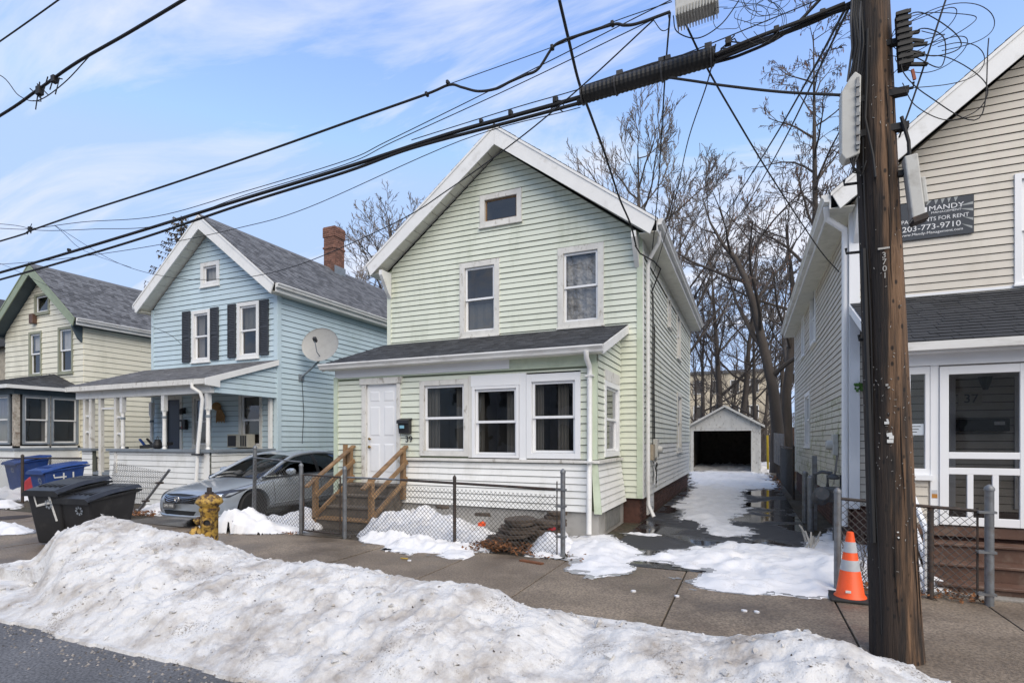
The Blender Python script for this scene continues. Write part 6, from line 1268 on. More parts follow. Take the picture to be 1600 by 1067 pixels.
# ================================================================ BINS
def bin_(label, x, y, rz, hs=1.0, m=plastic_black, text=None, stroke=None, ws=1.0, name='wheelie_bin', tsz=.3):
    t = thing(name, label, 'wheelie bin', (x, y, 0), R(rz), group='wheelie bins on the sidewalk' if m is plastic_black else 'blue recycling bins')
    zf, zb_ = .90*hs, 1.02*hs; q = MB()
    v = [(-.26, -.27, .03), (.26, -.27, .03), (.26, .30, .03), (-.26, .30, .03), (-.33*ws, -.40, zf), (.33*ws, -.40, zf), (.33*ws, .42, zb_), (-.33*ws, .42, zb_)]
    q.add(v, [(0,3,2,1),(4,5,6,7),(0,1,5,4),(1,2,6,5),(2,3,7,6),(3,0,4,7)]); bo = q.build('body', m, t, local=True, bevel=.03)
    q = MB(); r0 = [(-.35*ws, -.43, zf-.02), (.35*ws, -.43, zf-.02), (.35*ws, .44, zb_-.02), (-.35*ws, .44, zb_-.02)]
    q.add(r0+[(a, b_, c_+.05) for a, b_, c_ in r0], [(0,3,2,1),(4,5,6,7),(0,1,5,4),(1,2,6,5),(2,3,7,6),(3,0,4,7)]); q.build('rim', m, t, local=True, bevel=.012)
    q = MB(); n = 10; pr_ = []
    for k in range(n+1): f_ = k/n; yy_ = -.45+.93*f_; zz = zf+(zb_-zf)*f_+.035+.075*math.sin(min(1, f_*1.4+.08)*math.pi*.55); pr_.append((yy_, zz))
    for k in range(n):
        (a, za_), (b_, zb2) = pr_[k], pr_[k+1]
        q.add([(-.36*ws, a, za_-.05), (-.28*ws, a, za_), (.28*ws, a, za_), (.36*ws, a, za_-.05), (-.36*ws, b_, zb2-.05), (-.28*ws, b_, zb2), (.28*ws, b_, zb2), (.36*ws, b_, zb2-.05)], [(0,1,5,4),(1,2,6,5),(2,3,7,6),(4,7,3,0)])
    q.add([(-.36*ws, -.45, pr_[0][1]-.09), (.36*ws, -.45, pr_[0][1]-.09), (.36*ws, -.45, pr_[0][1]-.05), (.28*ws, -.45, pr_[0][1]), (-.28*ws, -.45, pr_[0][1]), (-.36*ws, -.45, pr_[0][1]-.05)], [(0,1,2,3,4,5)])
    ld = q.build('lid', m, t, local=True)
    for hx_ in (-.2, -.1, 0, .1, .2):
        q = MB(); q.bar((hx_, -.30, pr_[2][1]+.002), (hx_, .30, pr_[8][1]+.002), .03, .012); q.build('lid_rib', m, ld, local=True)
    for s in (-1, 1):
        q = MB(); q.lathe([(.12, 0), (.13, .01), (.13, .06), (.12, .07), (.04, .075)], (s*.24-.035, .30, .13), 16, Matrix.Rotation(R(90), 3, 'Y')); q.build('wheel', rubber, t, local=True, smooth=True)
    q = MB(); q.tube([(-.3*ws, .44, zb_), (-.3*ws, .52, zb_+.01), (.3*ws, .52, zb_+.01), (.3*ws, .44, zb_)], .018, 6); q.build('handle', m, t, local=True)
    def face(side):   # local matrices for lettering
        if side == 'front':
            n_ = Vector((0, -1, -.15)).normalized(); u = Vector((1, 0, 0)); return Vector((0, -.39+.04*0, zf*.62)) , u, u.cross(-n_) , n_
        u = Vector((0, 1, 0)); n_ = Vector((1, 0, -.08)).normalized(); return Vector((.308*ws, .02, zf*.72)), u, n_.cross(u), n_
    if text:
        side, strokes, sc2 = text
        for st_ in strokes:
            q = MB(); pts = []
            for (a, c_) in st_:
                if side == 'front': z = zf*.80 + c_*sc2; tt = (z-.03)/(zf-.03); pts.append(Vector((a*sc2 + .0, -.27-.13*tt-.006, z)))
                else: z = zf*.84 + c_*sc2; tt = (z-.03)/(zf-.03); pts.append(Vector((.26+(.33*ws-.26)*tt+.006, .0+a*sc2, z)))
            q.tube(pts, .022*(1 if side == 'front' else .8), 6)
            ctr = pts[0]; g_ = q.build('painted_stroke', paintw, t, local=True)
            for v_ in g_.data.vertices:
                tt = (v_.co.z-.03)/(zf-.03)
                if side == 'front': pl0 = -.27-.13*tt-.004; v_.co.y = pl0 + (v_.co.y-pl0)*.15
                else: pl0 = .26+(.33*ws-.26)*tt+.004; v_.co.x = pl0 + (v_.co.x-pl0)*.15
    # snowflake style emblem
    o_, u, w_, n_ = face('front'); o_.y = -.37*1.0+.003; o_.z = zf*.80; q = MB()
    for k in range(8): a = k*math.pi/4; d_ = u*math.cos(a)+w_*math.sin(a); e_ = u*-math.sin(a)+w_*math.cos(a); p = o_+d_*.055+n_*.02+u*.10; q.quad(p-e_*.012-d_*.02, p+e_*.012-d_*.02, p+e_*.016+d_*.02, p-e_*.016+d_*.02)
    q.build('emblem', mat('faded_emblem', (.25, .28, .32), .7), t, local=True)
    return t
FOUR = [[(-.5, .55), (-.42, -.1), (.38, .08)], [(.34, .35), (.42, -.1), (.55, -.75)]]
bin_('black wheelie bin with a painted white 4, leftmost behind the snow bank', *BINA, text=('front', FOUR, .36))
bin_('black wheelie bin half buried behind the snow bank crest, nearer one', *BINC)
bin_('blue recycling bin painted with a white 41', *BINB, plastic_blue, text=('side', [[(-.75, .35), (-.7, .1), (.1, .15)], [(-.1, .45), (-.05, -.5)], [(.55, .5), (.6, -.45)]], .30), name='recycling_bin')
bin_('dusty blue recycling bin behind the far left fence', -20.2, 9.1, 0, 1.1, plastic_blue, ws=1.1, name='recycling_bin')
rt = thing('red_plastic_tub', 'red plastic tub lying in the snow behind the far left fence', 'tub', (-18.8, 8.7, .2)); q = MB(); q.prism([(-19.5, 8.7, .2), (-18.3, 8.7, .25), (-18.35, 8.7, .62), (-19.2, 8.7, .62), (-19.45, 8.7, .5)], (.1, .5, 0)); q.build('tub', redm, rt, bevel=.04)
MB().box(-18.62, -18.5, 8.68, 8.69, .3, .45).build('label', paintw, rt)

# ================================================================ CONE
cn = thing('traffic_cone', 'orange traffic cone with two reflective bands on a black base', 'traffic cone', (1.01, 6.68, 0))
def rc(z): return .135 - (.135-.032)*(z-.03)/.69
q = MB(); q.lathe([(.155, .03), (.15, .05), (rc(.05), .07), (rc(.72), .72), (rc(.72)-.012, .725)], (1.0, 6.68, 0), 28); q.build('cone_body', orange, cn, smooth=True)
for a, b_ in ((.32, .43), (.51, .62)): q = MB(); q.lathe([(rc(a)+.003, a), (rc(b_)+.003, b_)], (1.0, 6.68, 0), 28); q.build('reflective_band', reflect, cn, smooth=True)
q = MB(); q.box(.80, 1.20, 6.50, 6.88, .005, .04); q.build('base', rubber, cn, bevel=.012)
p = Vector((1.0, 6.68, .13)); MB().box(p.x-.06, p.x-.01, 6.68-.127, 6.68-.122, .10, .125).build('label_sticker', paintw, cn)

# ================================================================ STONE PILE, LITTER
sp = thing('stone_slab_pile', 'pile of broken brown slabs behind the chain link fence', 'stones', (-3.3, 7.9, 0))
stm = mat('wet_brown_slab', (.085, .062, .045), .8, .3, 9, dirt=(.03, .024, .018), dscale=5, damt=.8, bump=.8, bscale=25, bdist=.02)
rs2 = random.Random(5)
def slab(x, y, z, L_, W_, T_, rz, tilt):
    n = 9; q = MB(); top = []
    for k in range(n): a = 2*math.pi*k/n; r_ = rs2.uniform(.8, 1.1); top.append(Vector((math.cos(a)*L_/2*r_, math.sin(a)*W_/2*r_, 0)))
    M = Matrix.Translation((x, y, z)) @ Matrix.Rotation(rz, 4, 'Z') @ Matrix.Rotation(tilt, 4, 'Y') @ Matrix.Rotation(rs2.uniform(-.08, .08), 4, 'X')
    v = [M @ (p*rs2.uniform(.92, 1.05)+Vector((0, 0, rs2.uniform(-.01, .01)))) for p in top] + [M @ (p*rs2.uniform(.95, 1.05)+Vector((0, 0, T_+rs2.uniform(-.012, .012)))) for p in top]
    q.add(v, [tuple(range(n))[::-1], tuple(range(n, 2*n))]+[(k, (k+1) % n, n+(k+1) % n, n+k) for k in range(n)]); q.build('slab', stm, sp, bevel=.008)
for i in range(8):
    slab(-3.52+rs2.uniform(-.07, .07)+.03*i, 7.78+.03*i, .02+i*.052, .78-.03*i, .62, .052, rs2.uniform(-.3, .5), rs2.uniform(-.10, .02))
    if i < 6: slab(-3.05+rs2.uniform(-.05, .05), 8.1+.04*i, .03+i*.06, .6, .5, .056, rs2.uniform(-.4, .4), rs2.uniform(-.1, .1))
for i in range(5): slab(-3.05+.03*i, 8.55, .2+i*.062, .55-.05*i, .3, .055, rs2.uniform(-.1, .2), 0)
for (x, y, z) in ((-4.35, 8.6, .34), (-5.3, 8.8, .40)): slab(x, y, z, .34, .15, .05, .1, 0)
q = MB(); p = Vector(aG(828, 879)); q.bar(p+Vector((-.16, .05, .015)), p+Vector((.2, -.04, .015)), .07, .02); tag(q.build('wood_scrap', mat('reddish_wood', (.18, .07, .03), .7, .3, 9), None), 'reddish broken board lying on the sidewalk below the stone pile', 'board')
def litter(u, v, lab, cat, m, sx_=.05, sy=.03, h=.01, z=0, name='litter'):
    p = aG(u, v, z); q = MB(); n = 7; pts = [(p[0]+sx_*math.cos(a)*rs2.uniform(.6, 1), p[1]+sy*math.sin(a)*rs2.uniform(.6, 1), z+.004) for a in np.linspace(0, 2*math.pi, n, endpoint=False)]
    q.prism(pts, (0, 0, h)); return tag(q.build(name, m, None, bevel=.003), lab, cat)
litter(632, 873, 'yellow pencil-like stick on the sidewalk near the fence', 'stick', mat('yellow_stick', (.5, .33, .04), .6), .10, .012, .012)
icem = snow_clean
for i, (u, v) in enumerate(((1163, 956), (1058, 933), (604, 862), (635, 860), (640, 877), (1183, 958), (300, 1002), (352, 1006), (990, 925))): 
    if u in (300, 352): continue
    tag(litter(u, v, 'small lump of ice on the sidewalk', 'ice', icem, .035, .03, .02, name='ice_lump'), group='small ice lumps scattered on the sidewalk')
for (u, v, m_, lb, z) in ((751, 819, orange, 'orange plastic scrap on the snow left of the stone pile', .30), (861, 825, redm, 'red plastic scrap on the snow right of the stone pile', .30)):
    p = aY(u, v, 8.15); q = MB(); q.prism([(p[0]-.06, 8.15, p[2]-.03), (p[0]+.05, 8.13, p[2]-.03), (p[0]+.05, 8.15, p[2]+.02), (p[0], 8.16, p[2]+.045), (p[0]-.05, 8.15, p[2]+.02)], (.01, .08, 0)); tag(q.build('plastic_scrap', m_, None), lb, 'litter')
mh = thing('manhole_cover', 'round dark iron cover in the sidewalk at the left edge', 'manhole cover', (-15.75, 6.2, 0)); q = MB(); q.lathe([(.36, .0), (.36, .012), (.34, .016)], (-14.7, 6.35, 0), 32); q.build('cover', darksteel, mh, smooth=True)
# grit along the foot of the bank
gb2 = MB(); rg = random.Random(21)
for k in range(700):
    x = rg.uniform(-9, -2); y = 2.93 - abs(rg.gauss(0, .22)) + (.05 if x < -6 else 0); s_ = rg.uniform(.004, .012)
    gb2.add([(x-s_, y-s_, -.12), (x+s_, y-s_*.6, -.12), (x+s_*.4, y+s_, -.12), (x, y, -.12+s_*1.3)], [(0, 1, 3), (1, 2, 3), (2, 0, 3)])
tag(gb2.build('road_grit', mat('road_grit_mix', (.22, .2, .18), .9, .3, 9, island=.8), None, fix=False), 'grit and ice crumbs along the foot of the snow bank', 'grit', kind='stuff')
# leaves
lb = MB(); rv = random.Random(11)
def leaf(p, s_):
    a = Vector((rv.uniform(-1, 1), rv.uniform(-1, 1), rv.uniform(-.4, .5))).normalized()*s_; c_ = a.cross(Vector((rv.uniform(-.5, .5), rv.uniform(-.5, .5), 1))).normalized()*s_*.55
    lb.add([p-a, p+c_, p+a, p-c_, p+a*.1+Vector((0, 0, s_*.3))], [(0, 1, 4), (1, 2, 4), (2, 3, 4), (3, 0, 4)])
for k in range(650): x = rv.gauss(-3.5, .5); y = rv.uniform(7.22, 7.75); leaf(Vector((x, y, .02+rv.random()*.16*math.exp(-((x+3.5)/.5)**2))), rv.uniform(.02, .045))
for k in range(60): leaf(Vector((rv.uniform(-8.4, -7.45), rv.uniform(7.2, 7.45), .02)), .03)
for k in range(200): leaf(Vector((rv.uniform(1.0, 2.25), rv.uniform(6.98, 7.35), .02+.04*rv.random())), rv.uniform(.02, .04))
for k in range(170): leaf(Vector((rv.gauss(-12.6, .5), rv.uniform(7.5, 8.0), .03+.05*rv.random())), .04)
for k in range(120): leaf(Vector((rv.gauss(1.2, .25), rv.uniform(20, 28), .03)), .06)
tag(lb.build('fallen_leaves', leafm, None, fix=False), 'brown fallen leaves gathered along the fences and stone pile', 'leaves', kind='stuff')
cb2 = MB(); bme = bank_o.data; lo = Vector(bank_o.location)
for k in range(900):
    v_ = bme.vertices[rv.randrange(len(bme.vertices))].co + lo; s_ = rv.uniform(.008, .03) if k % 9 else rv.uniform(.03, .06)
    if v_.z < -.08: continue
    pts = [v_ + Vector((rv.gauss(0, 1), rv.gauss(0, 1), rv.gauss(.4, .8))).normalized()*s_*rv.uniform(.6, 1.1) for _ in range(8)]
    bm = bmesh.new(); [bm.verts.new(p) for p in pts]; bmesh.ops.convex_hull(bm, input=bm.verts)
    bm.verts.index_update(); vv_ = [tuple(v.co) for v in bm.verts]; cb2.add(vv_, [tuple(v.index for v in f.verts) for f in bm.faces]); bm.free()
tag(cb2.build('snow_chunks', snow_dirty, None, smooth=True, fix=False), 'loose crumbs and chunks of frozen snow lying on the bank', 'snow chunks', kind='stuff')
lb = MB()
for k in range(260):
    v_ = bme.vertices[rv.randrange(len(bme.vertices))].co + lo
    if v_.z > .0: leaf(v_+Vector((0, 0, .004)), rv.uniform(.006, .02))
tag(lb.build('snow_bank_debris', mat('dark_grit', (.05, .035, .025), .9, .3, 9), None, fix=False), 'twigs, grit and leaf crumbs melted into the snow bank', 'debris', kind='stuff')
# ================================================================ CAR
car = thing('parked_car', 'silver grey sedan parked nose out in the driveway between the blue and green houses', 'car', (-10.03, 6.92, 0))
CO = Vector((-10.03, 6.92, 0))
paint = mat('silver_grey_paint', (.34, .375, .41), .34, .03, 2, metal=.35, coat=.8, dirt=(.16, .16, .155), dscale=3, damt=.25)
seam = mat('panel_gap', (.01, .01, .01), .6); lampglass = mat('headlight_lens', (.30, .32, .34), .12, .05, 9, coat=1); lampdark = mat('headlight_bezel', (.03, .03, .035), .25, .1, 9, coat=1)
ST = [(0, .50, .24, .50, .56), (.04, .66, .22, .56, .66), (.16, .80, .20, .64, .745), (.42, .885, .20, .70, .80), (.85, .915, .21, .775, .865), (1.35, .925, .22, .86, .94), (1.9, .93, .22, .91, .96), (2.7, .93, .22, .94, .97), (3.6, .93, .22, .96, .99), (4.2, .92, .24, .98, 1.03), (4.7, .86, .28, .96, 1.04), (4.88, .74, .34, .88, .98), (4.93, .55, .4, .7, .8)]
def section(w_, zb_, zs, zt):
    return [(0, zb_), (w_*.6, zb_), (w_*.93, zb_+.02), (w_*.985, zb_+.14), (w_, (zb_+zs)/2+.03), (w_*.985, zs-.10), (w_*.94, zs-.015), (w_*.86, zs+.02), (w_*.5, zt-.015), (0, zt)]
q = MB(); ns = 0
for (y, w_, zb_, zs, zt) in ST:
    s = section(w_, zb_, zs, zt); ring = s + [(-x, z) for x, z in s[-2:0:-1]]; ns = len(ring)
    for x, z in ring:
        bul = -.05*(1-min(1, abs(x)/.5)**2) if y < .05 else 0
        q.v.append((CO.x+x, CO.y+y+bul, z))
for i in range(len(ST)-1):
    for j in range(ns): j2 = (j+1) % ns; q.f.append((i*ns+j, i*ns+j2, (i+1)*ns+j2, (i+1)*ns+j))
q.f.append(tuple(range(ns))[::-1]); q.f.append(tuple((len(ST)-1)*ns+j for j in range(ns)))
body = q.build('car_body', paint, car, smooth=False)
for p in body.data.polygons: p.use_smooth = True
md = body.modifiers.new('s', 'SUBSURF'); md.levels = md.render_levels = 3
cut = MB()
for wy in (.95, 3.75):
    for s in (-1, 1): cut.tube([(CO.x+s*.66, CO.y+wy, .34), (CO.x+s*1.1, CO.y+wy, .34)], .385, 40)
cuto = cut.build('cutter', None, None, origin=(0, 0, 0)); bo_ = body.modifiers.new('b', 'BOOLEAN'); bo_.object = cuto; bo_.operation = 'DIFFERENCE'; bo_.solver = 'EXACT'
bpy.context.view_layer.update(); dg = bpy.context.evaluated_depsgraph_get()
me = bpy.data.meshes.new_from_object(body.evaluated_get(dg)); body.modifiers.clear(); body.data = me; me.name = 'car_body'
bpy.data.objects.remove(cuto)
me.materials.clear(); me.materials.append(paint)
try: me.set_sharp_from_angle(angle=R(40))
except Exception: pass
from mathutils.bvhtree import BVHTree
bvh = BVHTree.FromPolygons([v.co for v in me.vertices], [p.vertices for p in me.polygons])
def onb(p, off=.005):
    h = bvh.find_nearest(Vector(p)); return h[0] + h[1]*off + CO
def cpatch(c4, name, m, off=.006, n=8, par=None):
    c4 = [Vector(c_) for c_ in c4]; q = MB()
    for i in range(n+1):
        for j in range(n+1): q.v.append(tuple(onb(c4[0].lerp(c4[1], i/n).lerp(c4[3].lerp(c4[2], i/n), j/n), off)))
    for i in range(n):
        for j in range(n): a = i*(n+1)+j; q.f.append((a, a+1, a+n+2, a+n+1))
    return q.build(name, m, par or car, smooth=True)
def cline(P, name, m=seam, r_=.006, off=.0, par=None, n=6):
    P = smoothpts(P, n); q = MB(); q.tube([onb(p, off) for p in P], r_, 5); return q.build(name, m, par or body, smooth=True)
gr = cpatch([(-.42, -.02, .48), (.42, -.02, .48), (.50, .03, .66), (-.50, .03, .66)], 'grille', seam, .004)
for k, (z, ww_) in enumerate(((.50, .36), (.54, .43), (.585, .47), (.625, .50))):
    cline([(-ww_, .06, z+.02), (-ww_*.5, -.05, z), (0, -.08, z-.005), (ww_*.5, -.05, z), (ww_, .06, z+.02)], 'grille_slat', chrome, .009, .012, gr)
c_ = onb((0, -.1, .57), .025); q = MB(); q.tube([c_+Vector((.062*math.cos(a), 0, .05*math.sin(a))) for a in np.linspace(0, 2*math.pi, 17)], .006, 6); q.bar(c_+Vector((-.026, 0, -.036)), c_+Vector((-.034, 0, .036)), .012, .01, (0, 1, 0)); q.bar(c_+Vector((.026, 0, -.036)), c_+Vector((.034, 0, .036)), .012, .01, (0, 1, 0)); q.bar(c_+Vector((-.028, 0, 0)), c_+Vector((.028, 0, 0)), .01, .012, (0, 1, 0)); q.build('badge', chrome, gr)
for s in (-1, 1):
    hl = cpatch([(s*.56, .08, .53), (s*.84, .40, .58), (s*.90, .78, .72), (s*.60, .16, .66)], 'headlight', lampdark, .007)
    cpatch([(s*.62, .12, .565), (s*.76, .25, .58), (s*.80, .33, .655), (s*.65, .18, .635)], 'lamp_reflector', chrome, .010, 5, hl)
    cpatch([(s*.80, .34, .60), (s*.85, .46, .63), (s*.88, .62, .69), (s*.83, .42, .665)], 'turn_lamp', lampglass, .010, 5, hl)
    cline([(s*.58, .10, .665), (s*.74, .28, .70), (s*.90, .80, .735)], 'lamp_edge', seam, .006, .004, hl)
cpatch([(-.40, -.02, .25), (.40, -.02, .25), (.46, .02, .34), (-.46, .02, .34)], 'lower_intake', seam, .005)
for s in (-1, 1): cpatch([(s*.58, .05, .30), (s*.76, .14, .30), (s*.78, .18, .37), (s*.60, .05, .36)], 'fog_lamp_recess', lampdark, .004, 5)
cline([(-.86, .5, .21), (-.74, .08, .20), (-.4, -.06, .19), (0, -.1, .19), (.4, -.06, .19), (.74, .08, .20), (.86, .5, .21)], 'front_lip', paint, .028, .012)
cline([(-.52, .03, .68), (-.3, -.0, .69), (0, -.03, .69), (.3, 0, .69), (.52, .03, .68), (.62, .16, .69), (.78, .5, .77), (.82, 1.0, .85), (.80, 1.35, .91)], 'hood_gap', seam, .005, .001, n=8)
pl_ = thing('x', None, None); bpy.data.objects.remove(pl_)
plo = MB().box(CO.x-.36, CO.x-.02, CO.y-.085, CO.y-.07, .37, .49).build('license_plate', mat('dark_plate', (.05, .05, .055), .5), car)
MB().box(CO.x-.352, CO.x-.028, CO.y-.088, CO.y-.0855, .378, .482).build('plate_face', mat('plate_face', (.10, .10, .10), .5), plo)
glyph('DPK·1978', .075, Matrix(((1, 0, 0, CO.x-.19), (0, 0, -1, CO.y-.089), (0, 1, 0, .43), (0, 0, 0, 1))), paintw, plo, 'lettering', .001, sx=.88)
# greenhouse
TOP = [(1.22, .925, .74), (1.55, 1.09, .69), (1.9, 1.26, .635), (2.2, 1.375, .59), (2.5, 1.43, .575), (2.9, 1.455, .57), (3.3, 1.445, .565), (3.65, 1.39, .565), (3.95, 1.28, .57), (4.25, 1.13, .60), (4.42, 1.035, .63)]
def topz(y):
    for (a, z1_, w1_), (b_, z2_, w2_) in zip(TOP, TOP[1:]):
        if y <= b_: t_ = (y-a)/(b_-a); return z1_+(z2_-z1_)*t_, w1_+(w2_-w1_)*t_
    return TOP[-1][1:]
def tpatch(y0, y1, name, m, inset=0, dz=0, wi=1.0, n=8):
    q = MB(); nx_ = 12
    for i in range(n+1):
        y = y0+(y1-y0)*i/n; z, w_ = topz(y)
        for j in range(nx_+1): x = (j/nx_*2-1); q.v.append((CO.x+x*w_*wi, CO.y+y - .10*(1-x*x)*(1 if y < 2.3 else (-1 if y > 3.6 else 0))*(min(1, abs(y-2.3)/.5) if y < 2.3 else min(1, max(0, y-3.6)/.4)), z+dz-.045*x*x))
    for i in range(n):
        for j in range(nx_): a = i*(nx_+1)+j; q.f.append((a, a+1, a+nx_+2, a+nx_+1))
    return q.build(name, m, car, smooth=True)
tpatch(2.18, 3.62, 'roof', paint, n=10); tpatch(1.24, 2.2, 'windshield', carglass); tpatch(3.6, 4.38, 'rear_window', carglass)
tpatch(2.45, 3.15, 'sunroof', carglass, dz=.004, wi=.7)
MB().box(CO.x-.7, CO.x+.7, CO.y+1.5, CO.y+4.1, .7, .93).build('interior', seam, car)
for yy_ in (1.95, 3.0):
    for s in (-1, 1): MB().box(CO.x+s*.36-.24, CO.x+s*.36+.24, CO.y+yy_+.25, CO.y+yy_+.4, .9, 1.22).build('seat_back', seam, car, bevel=.04)
for s in (-1, 1):
    def edge(y): z, w_ = topz(y); return Vector((CO.x+s*(w_+.0), CO.y+y, z-.045))
    def belt(y): return Vector((CO.x+s*(.855 - .08*max(0, (1.9-y)/.7)**2 - .06*max(0, (y-3.9)/.5)), CO.y+y, .935+.045*(y-1.2)/3))
    def spatch(y0, y1, a0, a1, name, m, n=10, off=0):
        q = MB()
        for i in range(n+1):
            y = y0+(y1-y0)*i/n; e_, b_ = edge(y), belt(y)
            for j in range(5): t_ = a0+(a1-a0)*j/4; p = b_.lerp(e_, t_); p.x += s*(.045*math.sin(t_*math.pi*.9)+off); q.v.append(tuple(p))
        for i in range(n):
            for j in range(4): a = i*5+j; q.f.append((a, a+1, a+6, a+5))
        return q.build(name, m, car, smooth=True)
    spatch(1.55, 2.72, .02, .90, 'front_side_window', carglass); spatch(2.80, 3.78, .02, .90, 'rear_side_window', carglass)
    spatch(2.71, 2.81, .0, 1, 'door_pillar', seam, 3, .002); spatch(3.76, 4.42, .0, 1, 'rear_pillar', paint, 6); spatch(1.22, 1.57, 0, 1, 'quarter_panel', seam, 4)
    q = MB(); q.tube([edge(y)+Vector((s*.012, 0, -.01)) for y in np.linspace(1.2, 4.4, 26)], .042, 8); q.build('roof_rail', paint, car, smooth=True)
    q = MB(); q.tube([belt(y)+Vector((s*.012, 0, -.005)) for y in np.linspace(1.3, 4.2, 20)], .014, 6); q.build('belt_trim', chrome, car, smooth=True)
    m_ = MB(); m_.lathe([(.001, -.12), (.06, -.10), (.085, -.02), (.085, .05), (.06, .1), (.001, .11)], (0, 0, 0), 14, Matrix.Rotation(R(90), 3, 'Y')); m_.v = [(CO.x+s*1.02+v[0], CO.y+1.78+v[1]*.75, 1.02+v[2]*.85) for v in m_.v]; mo_ = m_.build('side_mirror', paint, car, smooth=True)
    q = MB(); q.bar((CO.x+s*.86, CO.y+1.78, .97), (CO.x+s*.98, CO.y+1.78, .99), .05, .03); q.build('mirror_stalk', seam, mo_)
    for yy_ in (1.42, 2.76, 3.62): cline([(s*.95, yy_, .9), (s*.97, yy_+.02, .6), (s*.95, yy_+.05, .28)], 'door_gap', seam, .005, .0)
    cline([(s*.95, 1.5, .74), (s*.96, 2.5, .79), (s*.95, 3.6, .84)], 'body_crease', paint, .010, .0)
    cline([(s*.95, 1.4, .36), (s*.96, 2.5, .38), (s*.95, 3.35, .40)], 'side_moulding', paint, .014, .0)
    for yy_ in (2.45, 3.4): cline([(s*.96, yy_, .80), (s*.96, yy_+.2, .81)], 'door_handle', chrome, .013, .014)
    for wy in (.95, 3.75):
        wc = Vector((CO.x+s*.80, CO.y+wy, .335)); Mw = Matrix.Rotation(R(90), 3, 'Y')
        q = MB(); q.lathe([(.24, -.10), (.31, -.105), (.333, -.07), (.335, .07), (.31, .105), (.24, .10)], wc, 40, Mw); wh = q.build('wheel', tyre, car, smooth=True)
        q = MB(); q.lathe([(.235, -.09), (.245, s*.095), (.225, s*.095), (.21, s*.02), (.03, s*.02)][::1], wc, 36, Mw); rm = q.build('rim', mat('alloy_grey', (.12, .12, .125), .35, .05, 8, metal=.8) if 'alloy_grey' not in bpy.data.materials else bpy.data.materials['alloy_grey'], wh, smooth=True)
        b = MB(); b.lathe([(.001, s*.08), (.05, s*.085), (.055, s*.03)], wc, 16, Mw)
        for k in range(10):
            a = 2*math.pi*k/10 + (.14 if k % 2 else -.14)*1.0; o_ = Vector((s*.08, 0, 0)); b.bar(wc+o_+Vector((0, .04*math.cos(a), .04*math.sin(a))), wc+o_+Vector((0, .232*math.cos(2*math.pi*(k//2)/5+(.16 if k % 2 else -.16)), .232*math.sin(2*math.pi*(k//2)/5+(.16 if k % 2 else -.16)))), .03, .022, (1, 0, 0))
        b.build('spokes', bpy.data.materials['alloy_grey'], wh)
q = MB(); q.bar((CO.x-.6, CO.y+1.22, .94), (CO.x+.1, CO.y+1.32, .955), .02, .012); q.build('wiper', seam, car)
q = MB(); q.bar((CO.x-.05, CO.y+1.24, .945), (CO.x+.62, CO.y+1.36, .95), .02, .012); q.build('wiper', seam, car)

